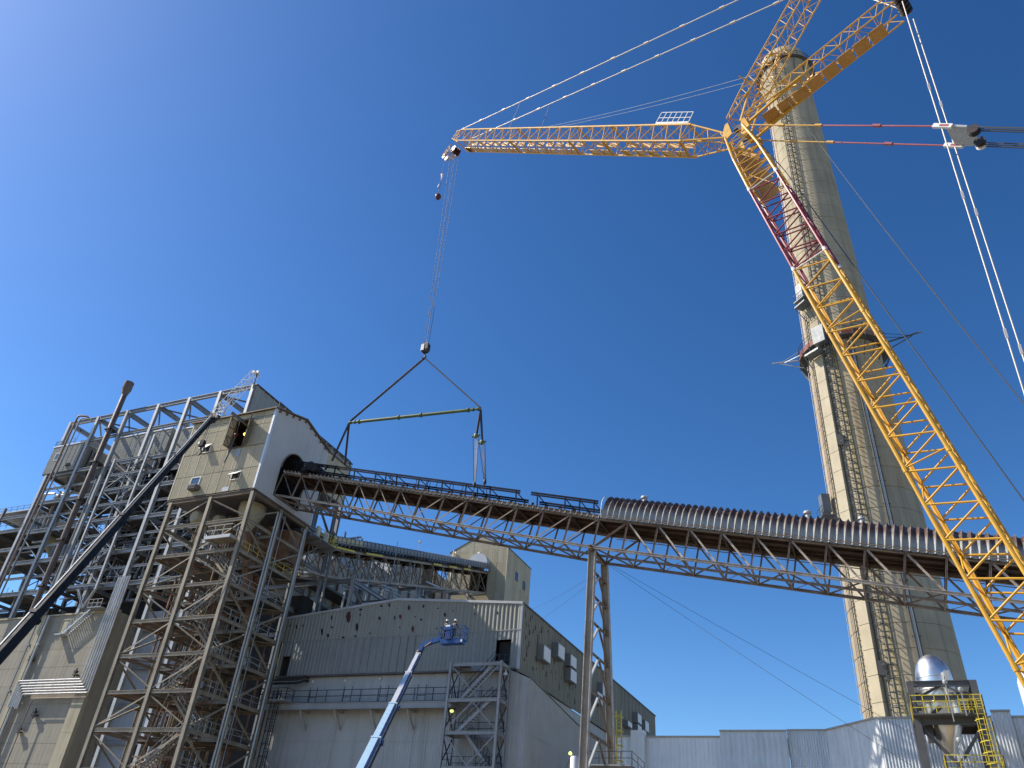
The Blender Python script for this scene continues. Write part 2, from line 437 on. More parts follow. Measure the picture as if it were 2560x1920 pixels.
for a, m, w, z1 in ((28, 'dark_conduit', .09, 116), (12, 'rail_yellow', .05, 60), (10, 'dark_conduit', .06, 112), (62, 'pipe_pink', .09, 112), (80, 'conduit', .05, 110)):
    bar(chim, 'conduit', ch_pt(a, 12, .15), ch_pt(a, z1, .15), w, m, 'tube6')
for a, m, w in ((-12, 'dark_conduit', .16), (-14, 'conduit', .11), (-15.5, 'conduit', .11), (-17, 'dark_conduit', .10)):
    bar(chim, 'conduit', ch_pt(a, 12, .28), ch_pt(a, 60.5, .28), w, m, 'tube6')
b = MB()
for i in range(17):
    z = 14 + i * 2.7; b.bar(ch_pt(-10, z, .2), ch_pt(-19, z, .2), .10, .12)
b.build(chim, 'conduit_clamps', 'dark_conduit')
for a, z in ((27, 21.5), (27, 46)):
    d = ch_dir(a); block(chim, 'junction_box', ch_pt(a, z, .1) - v3(.35, .3, 0), ch_pt(a, z, .1) + v3(.35, .3, 1.3), 'charcoal_steel')
block(chim, 'junction_box', ch_pt(9, 33.5, .1) - v3(.15, .15, 0), ch_pt(9, 33.5, .1) + v3(.15, .15, .35), 'window_white')
# ring platform with red fascia plates
zr = 60.5
for k in range(24):
    a0 = math.radians(k * 15 + 1); a1 = math.radians(k * 15 + 14.2); r0 = ch_r(zr) + .95
    p = [CH + v3(r0 * math.cos(a), r0 * math.sin(a), zr) for a in (a0, a1)]
    b = MB(); b.bar(p[0], p[1], .06, .7); b.build(chim, 'fascia_plate', random.choice(['red_primer', 'red_primer', 'tower_rusty']))
b = MB(); b.lathe(CH, [(ch_r(zr) - .1, zr - .42), (ch_r(zr) + .98, zr - .42), (ch_r(zr) + .98, zr - .36), (ch_r(zr) - .1, zr - .36)], 48)
b.build(chim, 'platform_deck', 'grating', True)
b = MB()
for k in range(24):
    t = math.radians(k * 15); d = v3(math.cos(t), math.sin(t), 0)
    b.bar(CH + d * (ch_r(zr) + 1.2) + v3(0, 0, zr - .4), CH + d * (ch_r(zr - 2.6)) + v3(0, 0, zr - 2.8), .09)
b.build(chim, 'platform_bracket', 'dark_conduit')
b = MB(); ps = [CH + v3((ch_r(zr) + .95) * math.cos(math.radians(k * 15)), (ch_r(zr) + .95) * math.sin(math.radians(k * 15)), zr + .4) for k in range(25)]
for p, q in zip(ps[:-1], ps[1:]):
    for h in (.45, .9): b.bar(p + v3(0, 0, h), q + v3(0, 0, h), .05)
    b.bar(p, p + v3(0, 0, .9), .05)
b.build(chim, 'handrail', 'rail_dark')
def cabinet(ang, z, off, sz, m='cabinet_grey', name='equipment_cabinet'):
    d = ch_dir(ang); s = Vector((-d.y, d.x, 0)); c = ch_pt(ang, z, off); v = []
    for h in (0, sz[2]):
        for u, o in ((-1, -1), (1, -1), (1, 1), (-1, 1)): v.append(c + s * (u * sz[0] / 2) + d * (o * sz[1] / 2) + v3(0, 0, h))
    return solid(chim, name, v, [(3, 2, 1, 0), (4, 5, 6, 7), (0, 1, 5, 4), (1, 2, 6, 5), (2, 3, 7, 6), (3, 0, 4, 7)], m)
cabinet(24, 59.6, 1.0, (1.5, .9, 2.4)); cabinet(34, 58.4, 1.2, (2.0, 1.2, .25), 'cabinet_grey', 'platform_plate')
for z, a in ((67.5, 42), (38.6, 66)):
    cabinet(a, z + .5, .8, (1.0, .9, 2.1)); cabinet(a, z - .9, .9, (1.8, 1.3, .18), 'cabinet_grey', 'platform_plate')
    cabinet(a, z - .1, .9, (1.8, 1.3, .12), 'cabinet_grey', 'platform_plate')
    b = MB(); d = ch_dir(a); s = Vector((-d.y, d.x, 0))
    for u in (-.9, 0, .9):
        b.bar(ch_pt(a, z - .9, 1.5) + s * u, ch_pt(a, z - 3, 0) + s * u * .6, .07); b.bar(ch_pt(a, z - .1, 1.5) + s * u, ch_pt(a, z + 1.0, 1.5) + s * u, .05)
    b.bar(ch_pt(a, z + 1, 1.5) - s * .9, ch_pt(a, z + 1, 1.5) + s * .9, .05)
    b.build(chim, 'platform_bracket', 'dark_conduit')
for a, L in ((-82, 4.2), (86, 3.6)):            # two outrigger booms of the ring platform
    d = ch_dir(a); p = ch_pt(a, zr + .3, .6); t = p + d * L + v3(0, 0, .2); b = MB()
    b.bar(p, t, .14); b.bar(p - v3(0, 0, 1.2), p + d * L * .75, .09); b.bar(p + v3(0, 0, 1.5), p + d * L * .75, .05); b.bar(p + vd * 1.2, p + d * L * .6, .06)
    b.build(chim, 'outrigger', 'dark_conduit' if a < 0 else 'galv')
# crown
rt = ch_r(CH_H)
b = MB(); b.lathe(CH, [(rt + .02, 111.5), (rt + .5, 114.0), (rt + .75, 116.2), (rt + .75, 116.9), (rt + .3, 116.9)], 64); b.build(chim, 'crown_corbel', 'concrete', True)
b = MB(); b.lathe(CH, [(rt + .15, 119.0), (rt + .2, 121.0), (rt - .25, 121.6), (rt - .9, 121.6), (rt - .9, 119)], 64); b.build(chim, 'crown_cap', 'concrete_pilaster', True)
b = MB(); b.lathe(CH, [(rt + .6, 116.95), (rt + 1.25, 117.0), (rt + 1.25, 117.1), (rt + .1, 117.15)], 48); b.build(chim, 'crown_platform', 'charcoal_steel', True)
b = MB(); R = rt + 1.2; ps = [CH + v3(R * math.cos(math.radians(k * 12)), R * math.sin(math.radians(k * 12)), 117.1) for k in range(31)]
for p, q in zip(ps[:-1], ps[1:]):
    for h in (.55, 1.1): b.bar(p + v3(0, 0, h), q + v3(0, 0, h), .06)
    b.bar(p, p + v3(0, 0, 1.1), .06)
b.build(chim, 'crown_handrail', 'rail_dark')
b = MB()
for k in range(16):
    t = math.radians(k * 22.5); d = v3(math.cos(t), math.sin(t), 0); b.bar(CH + d * (rt + 1.2) + v3(0, 0, 117), CH + d * (rt + .35) + v3(0, 0, 113.4), .1)
b.build(chim, 'crown_bracket', 'charcoal_steel')
# ================================================================== MAIN CONVEYOR GALLERY
GN, GF, GC = 61.3, 65.2, 63.25
XK = -19.98
def zt(x): return 30.9 - (.2595 if x < XK else .2228) * (x - XK)
DEP = 2.72
def perp(x):
    s = .2595 if x < XK - .1 else .2228; n = math.hypot(1, s); return Vector((-s / n, 0, -1 / n))
def gtop(x, y): return v3(x, y, zt(x))
def gbot(x, y): return gtop(x, y) + perp(x) * DEP
gal = thing('conveyor_gallery', 'long inclined conveyor gallery on open steel trusses with half round rusty cover', 'conveyor', (-39, GC, 0))
tl = [-58.06 + 2.72 * i for i in range(15)]; tr = [XK + 2.66 * i for i in range(20)]
for y in (GN, GF):
    for xs in (tl, tr):
        for a, c in zip(xs[:-1], xs[1:]):
            bar(gal, 'top_chord', gtop(a, y), gtop(c, y), .22, 'gallery_steel', 'ibeam', .24)
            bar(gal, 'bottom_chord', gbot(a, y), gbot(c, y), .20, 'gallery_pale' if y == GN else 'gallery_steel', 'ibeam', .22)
    for xs in (tl, tr):
        for i, x in enumerate(xs):
            if xs is tr and i == 0: continue
            bar(gal, 'post', gtop(x, y), gbot(x, y), .13, 'gallery_steel', 'ibeam', .13)
    for i in range(14):
        a, c = (tl[i], tl[i + 1])
        if i < 7: bar(gal, 'diagonal', gtop(a, y), gbot(c, y), .12, 'gallery_steel', 'angle')
        else: bar(gal, 'diagonal', gtop(c, y), gbot(a, y), .12, 'gallery_steel', 'angle')
    bar(gal, 'diagonal', gbot(tr[0], y), gtop(tr[1], y), .14, 'gallery_steel', 'angle')
    for i in range(1, 19):
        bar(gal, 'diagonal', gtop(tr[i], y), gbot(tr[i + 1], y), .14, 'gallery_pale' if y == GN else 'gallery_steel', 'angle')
for xs in (tl, tr):
    for i, x in enumerate(xs):
        bar(gal, 'cross_strut', gbot(x, GN), gbot(x, GF), .13, 'gallery_steel', 'box')
        bar(gal, 'floor_beam', gtop(x, GN) + v3(0, 0, -.05), gtop(x, GF) + v3(0, 0, -.05), .16, 'deck_rust', 'ibeam', .3)
        if i:
            a = xs[i - 1]
            p, q = ((GN, GF) if i % 2 else (GF, GN))
            bar(gal, 'lateral_brace', gbot(a, p), gbot(x, q), .10, 'gallery_steel', 'angle')
            if i % 2: bar(gal, 'sway_rod', gbot(a, q) - v3(0, 0, .06), gbot(x, p) - v3(0, 0, .06), .05, 'gallery_steel', 'tube6')
    bar(gal, 'middle_stringer', gbot(xs[0], GC), gbot(xs[-1], GC), .13, 'gallery_steel', 'box', .2)
for xs in (tl, tr):
    for y in (61.9, 62.6, 63.9, 64.6):
        bar(gal, 'deck_stringer', gtop(xs[0], y) + v3(0, 0, .12), gtop(xs[-1], y) + v3(0, 0, .12), .12, 'deck_rust', 'ibeam', .2)
    for a, c in zip(xs[:-1], xs[1:]):
        e = .01; v = []
        for x in (a + e, c - e):
            for y, h in ((GN - .25, .24), (GF + .25, .24), (GF + .25, .30), (GN - .25, .30)): v.append(gtop(x, y) + v3(0, 0, h))
        solid(gal, 'deck_plate', v, [(3, 2, 1, 0), (4, 5, 6, 7), (0, 1, 5, 4), (1, 2, 6, 5), (2, 3, 7, 6), (3, 0, 4, 7)], 'deck_rust')
# half-round corrugated cover, one rib after another (shared mesh)
PIT = .56
def rib_mesh(name, arc, thick, amp, stub=False):
    xs = [0, .08, .18, .32, .5, .68, .82, .92, 1.0]
    v = []; f = []; cr = []
    n = len(arc)
    for t in xs:
        o = amp * (abs(2 * t - 1) ** 2.6)
        for (y, z, ny, nz, c) in arc:
            v.append((t * PIT, y + ny * o, z + nz * o)); cr.append(c * (1.0 if .0 < t < 1 else .8))
    m = len(xs)
    for i in range(m - 1):
        for k in range(n - 1): f.append((i * n + k, (i + 1) * n + k, (i + 1) * n + k + 1, i * n + k + 1))
    me = _mesh_from(name, v, f, 'deck_sheet' if stub else 'cover_sheet', True)
    at = me.attributes.new('crown', 'FLOAT', 'POINT'); at.data.foreach_set('value', cr)
    bm = bmesh.new(); bm.from_mesh(me)
    bmesh.ops.recalc_face_normals(bm, faces=bm.faces); bm.to_mesh(me); bm.free()
    return me
HW, ST = 2.1, .55
arc = []
for z in (0, .18, .36): arc.append((-HW, z, -1, 0, 0.0))
for k in range(0, 21):
    t = math.pi - math.pi * k / 20; s = math.sin(t)
    arc.append((HW * math.cos(t), ST + HW * s, math.cos(t), s, max(0, min(1, (s - .06) / .42))))
for z in (.36, .18, 0): arc.append((HW, z, 1, 0, 0.0))
me_rib = rib_mesh('cover_rib', arc, .02, .23)
stub_n = rib_mesh('cover_stub', [(-HW, z, -1, .4, 0) for z in (-.05, .05, .16, .27)], .02, .17, True)
stub_f = rib_mesh('cover_stub', [(HW, z, 1, .4, 0) for z in (-.05, .05, .16, .27)], .02, .17, True)
def place_rib(name, me, x):
    s = .2595 if x < XK else .2228
    o = bpy.data.objects.new(name, me); _link(o, gal, gtop(x, GC) + v3(0, 0, .02)); o.rotation_euler = (0, math.atan(s), 0); return o
x = -19.75; nrib = 0
while x < 30: place_rib('cover_rib', me_rib, x); x += PIT / math.hypot(1, .2228); nrib += 1
x = -57.9
while x < -20.3:
    if not (-55.5 < x < -54.4): place_rib('cover_stub', stub_n, x); place_rib('cover_stub', stub_f, x)
    x += PIT / math.hypot(1, .2595)
b = MB()                                        # end hoop of the cover
pts = [gtop(-19.72, GC) + v3(-.02, y + ny * .2, z + nz * .2) for (y, z, ny, nz, c) in arc]
for p, q in zip(pts[:-1], pts[1:]): b.bar(p, q, .06, .07)
b.build(gal, 'end_hoop', 'trim_light')
b = MB()
for k in range(1, 20):
    t = math.pi * k / 20
for y0 in (GN - .78, GF + .78):
    b.bar(gtop(-19.8, y0 + (.0)) + v3(0, 0, .0), gtop(30, y0) + v3(0, 0, .0), .10, .05)
b.build(gal, 'eave_angle', 'gallery_steel')
for px, X in ((1612, -16.25), (2021, -2.5)):
    c = gtop(X, GC - .2) + v3(0, 0, ST + HW + .05); b = MB()
    b.lathe(c, [(.2, -.1), (.2, .4), (.28, .45), (.33, .5), (.33, .66), (.27, .72), (.07, .78), (0, .78)], 18); b.build(gal, 'roof_ventilator', 'galv', True)
b = MB(); b.lathe(gtop(1.5, GC) + v3(0, -.3, ST + HW + .0), [(.18, 0), (.18, .4), (.28, .46), (.28, .62), (0, .7)], 14); b.build(gal, 'roof_ventilator', 'galv', True)
# open belt conveyor where the cover has been stripped off
def conv(x0, x1, tag_):
    c = MB()
    for y in (62.15, 64.35):
        for h in (2.08, 1.86): c.bar(gtop(x0, y) + v3(0, 0, h), gtop(x1, y) + v3(0, 0, h), .14 if h > 2 else .09, .14)
    c.build(gal, 'return_pipe_run', 'idler_dark')
    n = int((x1 - x0) / 1.42)
    for i in range(n + 1):
        x = x0 + .3 + i * 1.42
        if x > x1: break
        k = MB()
        for y in (62.0, 64.5):
            p = gtop(x, y)
            k.bar(p + v3(-.22, 0, .28), p + v3(0, 0, .95), .14); k.bar(p + v3(.22, 0, .28), p + v3(0, 0, .95), .14); k.bar(p + v3(-.3, 0, .3), p + v3(.3, 0, .3 - .15), .12)
        k.bar(gtop(x, 62.0) + v3(0, 0, .9), gtop(x, 62.6) + v3(0, 0, .6), .13, .13, 8)
        k.bar(gtop(x, 62.6) + v3(0, 0, .6), gtop(x, 63.9) + v3(0, 0, .6), .13, .13, 8)
        k.bar(gtop(x, 63.9) + v3(0, 0, .6), gtop(x, 64.5) + v3(0, 0, .9), .13, .13, 8)
        k.build(gal, 'idler_frame', 'idler_dark')
        if i % 2 == 0 or random.random() < .3:
            k = MB(); lean = random.uniform(-.1, .1)
            for y in (62.15, 64.35):
                k.bar(gtop(x + .4, y) + v3(0, 0, .25), gtop(x + .4 + lean, y) + v3(0, 0, 2.1), .11)
            k.bar(gtop(x + .4 + lean, 62.15) + v3(0, 0, 1.95), gtop(x + .4 + lean, 64.35) + v3(0, 0, 1.95), .07)
            k.build(gal, 'guide_post', 'idler_dark')
    k = MB()
    for y in (62.0, 64.5): k.bar(gtop(x0, y) + v3(0, 0, .42), gtop(x1, y) + v3(0, 0, .42), .07, .18)
    k.build(gal, 'conveyor_stringer', 'idler_dark')
conv(-57.9, -28.4, 0); conv(-27.2, -20.4, 1)
k = MB()
for i in range(16):                              # hanging cable scraps
    x = random.uniform(-48, -30); y = random.choice((62.1, 62.15)); h = random.uniform(.4, 1.1)
    p = gtop(x, y) + v3(0, -.05, 1.9); k.path([p, p + v3(.1, -.05, -h * .6), p + v3(random.uniform(-.15, .25), -.06, -h)], .035, 5)
k.build(gal, 'cable_scraps', 'idler_dark')
k = MB()
for (x, y, z, r) in ((-54.9, 62.0, 1.5, .62), (-54.2, 62.1, 1.35, .5), (-54.8, 63.2, 1.3, .7), (-53.9, 62.8, 1.0, .55), (-55.4, 61.8, .9, .4)):
    c = gtop(x, y) + v3(0, 0, z)
    k.lathe(c - v3(0, .5, 0), [(0, -.01), (r * .8, 0), (r, .15), (r, .8), (r * .85, 1.0), (0, 1.02)], 12, R=Matrix.Rotation(-math.pi / 2, 3, 'X'))
for i in range(26):
    p = gtop(-54.6, 62.1) + v3(random.gauss(0, .7), random.uniform(-.2, 1), random.uniform(.3, 1.9)); q = p + v3(random.uniform(-.7, .7), random.uniform(-.4, .4), random.uniform(-.5, .5))
    k.bar(p, q, random.uniform(.08, .2))
k.build(gal, 'drive_pulley_wreck', 'belt_black')

# ---- trestle bent
tre = thing('trestle_bent', 'two legged rusty steel trestle holding up the conveyor gallery', 'trestle', (-20.75, 64, 0))
def legn(z): return v3(-20.75, 61.75 - (28.2 - z) * .075, z)
def legf(z): return v3(-20.75, 65.3 + (28.2 - z) * .135, z)
# legs turned so that the web faces the viewer
def ileg2(f):
    zs = [0, 9.4, 18.8, 28.15]
    for a, c in zip(zs[:-1], zs[1:]):
        A, B = f(a), f(c - .015)
        for part, x0, x1, y0, y1, m in (('leg_flange', -.31, -.26, -.24, .24, 'gallery_pale'), ('leg_web', -.26, .26, -.03, .03, 'tower_steel'), ('leg_flange', .26, .31, -.24, .24, 'gallery_pale')):
            v = [p + v3(x, y, 0) for p in (A, B) for x, y in ((x0, y0), (x1, y0), (x1, y1), (x0, y1))]
            solid(tre, part, v, [(3, 2, 1, 0), (4, 5, 6, 7), (0, 1, 5, 4), (1, 2, 6, 5), (2, 3, 7, 6), (3, 0, 4, 7)], m)
ileg2(legn); ileg2(legf)
lv = [26.4, 24.2, 21.9, 19.3, 16.3, 13.0, 9.4, 5.4, 1.2]
for i, z in enumerate(lv):
    bar(tre, 'strut', legn(z), legf(z), .16, 'gallery_steel', 'angle')
    if i + 1 < len(lv):
        mid = legn(z).lerp(legf(z), .5); z2 = lv[i + 1]
        bar(tre, 'knee_brace', mid, legn(z2 + .15), .17, 'boiler_bright', 'angle'); bar(tre, 'knee_brace', mid, legf(z2 + .15), .15, 'gallery_steel', 'angle')
        block(tre, 'gusset', mid - v3(.02, .2, .25), mid + v3(.02, .2, .12), 'gallery_steel')
bar(tre, 'cap_beam', v3(-20.75, 60.9, 28.2), v3(-20.75, 66.0, 28.2), .3, 'gallery_steel', 'ibeam', .35)

# guy wires of the trestle
for i, (p0, p1) in enumerate((((onY(1523, 1414, 65.5)), onY(2304, 1920, 58.0)), (onY(1527, 1412, 65.5), onY(2420, 1900, 62.0)),
                              (onY(1515, 1416, 66.0), onY(1334, 1521, 100.0)), (onY(1517, 1420, 66.0), onY(1356, 1545, 100.0)))):
    lab = ['lower thin guy wire running from the trestle down past the grey ducts', 'upper thin guy wire running from the trestle down past the grey ducts',
           'upper thin wire running from the trestle behind the hall roof', 'lower thin wire running from the trestle behind the hall roof'][i]
    d = p1 - p0; p2 = p0 + d * (1.6 if i < 2 else 1.05)
    if i < 2:
        t = (p0.z - .1) / max(.01, p0.z - p1.z); p2 = p0 + d * t
    k = MB(); k.path(sag(p0, p2, .3), .014, 5); tag(k.build(None, 'guy_wire', 'rope', origin=p2), lab, 'wire', 'guy wires at the trestle')
# ================================================================== TRANSFER HOUSE
UX, UY, UZ = v3(1, 0, 0), v3(0, 1, 0), v3(0, 0, 1)
def clad_holes(parent, name, O, U, V, us, vs, holes, m, gap=.012, vtop=None, **kw):
    """panels between the seams us x vs, leaving out the rectangular holes (u0,u1,v0,v1)"""
    us = sorted(set(us + [h[i] for h in holes for i in (0, 1)])); vs = sorted(set(vs + [h[i] for h in holes for i in (2, 3)]))
    for a, b in zip(us[:-1], us[1:]):
        for c, d in zip(vs[:-1], vs[1:]):
            if b - a < .02 or d - c < .02: continue
            if any(h[0] - .01 <= a and b <= h[1] + .01 and h[2] - .01 <= c and d <= h[3] + .01 for h in holes): continue
            mm = m if isinstance(m, str) else random.choice(m)
            top = d - gap / 2 if not (vtop and d == vs[-1]) else vtop
            sheet(parent, name, O, U, V, a + gap / 2, b - gap / 2, c + gap, top, mm, **kw)
def lin(a, b, n): return [a + (b - a) * i / n for i in range(n + 1)]
HX0, HX1, HY0, HY1, HZ0, HZ1, HZR = -71.0, -58.5, 57.9, 68.35, 37.35, 47.6, 49.05
hou = thing('transfer_house', 'boxy tan and white clad transfer house standing on the steel tower', 'building', ((HX0 + HX1) / 2, (HY0 + HY1) / 2, HZ0))
clad_holes(hou, 'wall_panel', (0, HY0, 0), UX, UZ, lin(HX0, HX1, 9), [HZ0, 40.05, 42.95, 45.8, HZ1], [(-64.1, -62.1, 43.05, 46.85)], ['tan_siding', 'tan_siding_light', 'tan_siding'], gap=.035, pitch=.11, depth=.03)
for x in lin(HX0, HX1, 9)[1:-1]:
    for z0, z1 in zip([HZ0, 40.05, 42.95, 45.8], [40.05, 42.95, 45.8, HZ1]):
        if -64.15 < x < -62.05 and 42.9 < z0 < 46: continue
        block(hou, 'seam_batten', (x - .03, HY0 - .055, z0 + .04), (x + .03, HY0 - .005, z1 - .03), 'tan_seam')
HYM = (HY0 + HY1) / 2
def gable(y): return HZR - (HZR - HZ1) * abs(y - HYM) / (HYM - HY0)
def arch(y):
    t = (y - 63.25) / 2.25
    return 41.4 + 2.75 * math.sqrt(max(0, 1 - t * t)) if abs(t) < 1 else None
ys = lin(HY0, HY1, 11)
for a, b in zip(ys[:-1], ys[1:]):
    g_ = .006
    parts = []
    lo = [HZ0, 40.4, 43.4]
    cut = sorted(set([a, b] + [y for y in (61.0, 61.4, 62.0, 63.25, 64.5, 65.1, 65.5) if a < y < b]))
    for p, q in zip(cut[:-1], cut[1:]):
        m = (p + q) / 2
        if 61.0 < m < 65.5:
            f0 = lambda u: max(arch(min(max(u, 61.001), 65.499)) or 41.4, 41.4)
            sheet(hou, 'wall_panel', (HX1, 0, 0), UY, UZ, p + (g_ if p == a else 0), q - (g_ if q == b else 0), f0, lambda u: gable(u), 'white_siding', pitch=.11, depth=.018)
            sheet(hou, 'wall_panel', (HX1, 0, 0), UY, UZ, p + (g_ if p == a else 0), q - (g_ if q == b else 0), HZ0, 37.9, 'white_siding', pitch=.11, depth=.018)
        else:
            for c, d in zip([HZ0, 40.4, 43.4], [40.4, 43.4, None]):
                sheet(hou, 'wall_panel', (HX1, 0, 0), UY, UZ, p + g_, q - g_, c + .006, (lambda u: gable(u)) if d is None else d - .006, 'white_siding', pitch=.11, depth=.018)
for nm, O, U, a, b in (('wall_panel', (0, HY1, 0), -UX, -HX1, -HX0), ):
    clad(hou, nm, O, U, UZ, a, b, HZ0, HZ1, 'tan_siding', width=2.1, pitch=.2, depth=.02)
clad(hou, 'wall_panel', (HX0, 0, 0), -UY, UZ, -HY1, -HY0, HZ0, lambda u: gable(-u), 'tan_siding', width=2.1, pitch=.2, depth=.02)
for s in (0, 1):                                # roof slopes
    y0, y1, z0, z1 = (HY0 - .35, HYM, HZ1 - .06, HZR + .06) if s == 0 else (HYM, HY1 + .35, HZR + .06, HZ1 - .06)
    v = [(x, y, z + h) for h in (0, .14) for x, y, z in ((HX0 - .3, y0, z0), (HX1 + .3, y0, z0), (HX1 + .3, y1, z1), (HX0 - .3, y1, z1))]
    solid(hou, 'roof_slope', v, [(3, 2, 1, 0), (4, 5, 6, 7), (0, 1, 5, 4), (1, 2, 6, 5), (2, 3, 7, 6), (3, 0, 4, 7)], 'trim_brown')
for i in range(9):
    y = HY0 + .5 + i * 1.15; block(hou, 'eave_bracket', (HX1 + .02, y, gable(y) - .35), (HX1 + .28, y + .14, gable(y) - .1), 'trim_brown')
block(hou, 'floor_plate', (HX0 + .05, HY0 + .05, HZ0 - .12), (HX1 - .05, HY1 - .05, HZ0 - .02), 'charcoal_steel')
block(hou, 'corner_trim', (HX1 - .16, HY0 - .09, HZ0 - .02), (HX1 + .09, HY0 + .22, HZ1 + .02), 'trim_light')
block(hou, 'corner_trim', (HX0 - .06, HY0 - .06, HZ0 - .02), (HX0 + .12, HY0 + .05, HZ1), 'tan_siding_light')
block(hou, 'corner_trim', (HX1 - .03, HY1 - .10, HZ0), (HX1 + .06, HY1 + .06, HZ1), 'trim_light')
bar(hou, 'base_girder', (HX0, HY0 + .1, HZ0 - .38), (HX1, HY0 + .1, HZ0 - .38), .3, 'trim_brown', 'ibeam', .5)
bar(hou, 'base_girder', (HX1 - .1, HY0, HZ0 - .38), (HX1 - .1, HY1, HZ0 - .38), .3, 'trim_brown', 'ibeam', .5)
# tunnel lining where the conveyor enters
k = MB(); n = 14
ps = [(63.25 + 2.25 * math.cos(math.pi * i / n), 41.4 + 2.75 * math.sin(math.pi * i / n)) for i in range(n + 1)]
ps = [(65.5, 37.95)] + ps + [(61.0, 37.95)]
v = [(x, y, z) for x in (HX1 + .12, HX1 - 5) for y, z in ps]; L_ = len(ps)
solid(hou, 'tunnel_lining', v, [(i, i + 1, L_ + i + 1, L_ + i) for i in range(L_ - 1)] + [tuple(range(L_, 2 * L_))], 'interior_shade')
k = MB()
for (y0, z0), (y1, z1) in zip(ps[1:-2], ps[2:-1]): k.bar((HX1 + .14, y0, z0), (HX1 + .14, y1, z1), .12, .1)
k.build(hou, 'tunnel_hoop', 'trim_brown')
# windows
def window(x0, x1, z0, z1, y=HY0, open_=0.0, par=hou, fr='window_white', t=.09):
    w = MB()
    if open_:
        h = z1 - z0; dy = open_; zb = z1 - math.sqrt(max(.01, h * h - dy * dy))
        v = [(x, yy, zz) for o in (0, .05) for x, yy, zz in ((x0, y - .05 - o, z1), (x1, y - .05 - o, z1), (x1, y - dy - o, zb), (x0, y - dy - o, zb))]
        sash = solid(par, 'open_sash', v, [(3, 2, 1, 0), (4, 5, 6, 7), (0, 1, 5, 4), (1, 2, 6, 5), (2, 3, 7, 6), (3, 0, 4, 7)], 'window_white')
        o = block(par, 'window_opening', (x0 + .05, y - .03, z0 + .05), (x1 - .05, y + .05, z1 - .03), 'interior_shade')  # dark plate on the wall stands in for the unlit room behind
        w.bar((x0 + .05, y - .03, z0 + .1), (x0 + .05, y - dy + .04, zb), .03); w.bar((x1 - .05, y - .03, z0 + .1), (x1 - .05, y - dy + .04, zb), .03)
        w.build(par, 'sash_stay', 'rail_dark')
    f_ = MB()
    for a, b in (((x0, z0), (x1, z0)), ((x1, z0), (x1, z1)), ((x1, z1), (x0, z1)), ((x0, z1), (x0, z0))):
        f_.bar((a[0], y - .06, a[1]), (b[0], y - .06, b[1]), t, t)
    fo = f_.build(par, 'window', fr)
    if not open_:
        v = [(x, yy, z) for yy in (y - .05, y - .03) for x, z in ((x0, z0), (x1, z0), (x1, z1), (x0, z1))]
        solid(fo, 'pane', v, [(3, 2, 1, 0), (4, 5, 6, 7), (0, 1, 5, 4), (1, 2, 6, 5), (2, 3, 7, 6), (3, 0, 4, 7)], 'glass')
    return fo
window(-68.3, -66.95, 38.85, 39.8); window(-62.25, -61.0, 38.75, 39.7, open_=.72); window(-68.15, -67.0, 43.1, 44.15, open_=.7)
w = MB(); w.box((-67.75, HY0 - .75, 37.95), (-66.55, HY0 - .04, 38.55)); ac = w.build(hou, 'window_air_unit', 'charcoal_steel')
for i in range(3): block(ac, 'louvre', (-67.7, HY0 - .79, 38.02 + i * .17), (-66.6, HY0 - .752, 38.1 + i * .17), 'rail_dark')
block(hou, 'patch_plate', (-63.0, HY0 - .05, 41.9), (-62.1, HY0 - .025, 42.8), 'blue_panel'); block(hou, 'patch_plate', (-63.1, HY0 - .05, 37.42), (-62.15, HY0 - .025, 37.95), 'blue_panel')
# hoist door leaves, the left one square to the wall, the right one swung wider
def leaf(hx, ang, L, nm):
    a = math.radians(ang); d = v3(math.sin(a), -math.cos(a), 0); n_ = v3(math.cos(a), math.sin(a), 0); p = v3(hx, HY0 - .03, 43.05)
    v = [p + d * s + n_ * t + UZ * z for z in (0, 3.8) for s, t in ((0, -.03), (L, -.03), (L, .03), (0, .03))]
    o = solid(hou, 'door_leaf', v, [(3, 2, 1, 0), (4, 5, 6, 7), (0, 1, 5, 4), (1, 2, 6, 5), (2, 3, 7, 6), (3, 0, 4, 7)], 'tan_siding' if nm else 'trim_brown')
    k = MB()
    for z in (.1, 1.3, 2.5, 3.7): k.bar(p + n_ * .06 + UZ * z + d * .06, p + n_ * .06 + UZ * z + d * (L - .06), .06, .1)
    for s in (.06, L - .06): k.bar(p + n_ * .06 + d * s + UZ * .05, p + n_ * .06 + d * s + UZ * 3.75, .06, .1)
    k.bar(p + n_ * .06 + UZ * .15 + d * .1, p + n_ * .06 + UZ * 1.25 + d * (L - .1), .05)
    k.bar(p + n_ * .06 + UZ * 2.55 + d * .1, p + n_ * .06 + UZ * 3.65 + d * (L - .1), .05)
    f_ = k.build(hou, 'leaf_frame', 'trim_brown')
leaf(-64.08, -4, 1.0, 1); leaf(-62.1, 47, 1.7, 0)
k = MB()
for a, b in (((-64.1, 43.05), (-64.1, 46.85)), ((-62.1, 43.05), (-62.1, 46.85)), ((-64.1, 46.85), (-62.1, 46.85)), ((-64.1, 43.05), (-62.1, 43.05))): k.bar((a[0], HY0, a[1]), (b[0], HY0, b[1]), .12, .2)
k.build(hou, 'door_frame', 'trim_brown')
bar(hou, 'monorail_beam', (-63.1, HY0 + 3, 46.6), (-63.1, HY0 - 2.2, 46.6), .2, 'boiler_steel', 'ibeam', .32)
k = MB(); k.lathe((-62.95, HY0 + .8, 45.2), [(0, -.12), (.22, -.05), (.3, .05), (.3, .14), (.1, .3), (.05, .5)], 12); k.build(hou, 'hanging_lamp', 'lamp_lit', True)
h_ = thing('chain_hoist', 'small red chain hoist hanging in the open door of the transfer house', 'hoist', (-63.1, HY0 - .5, 44.6))
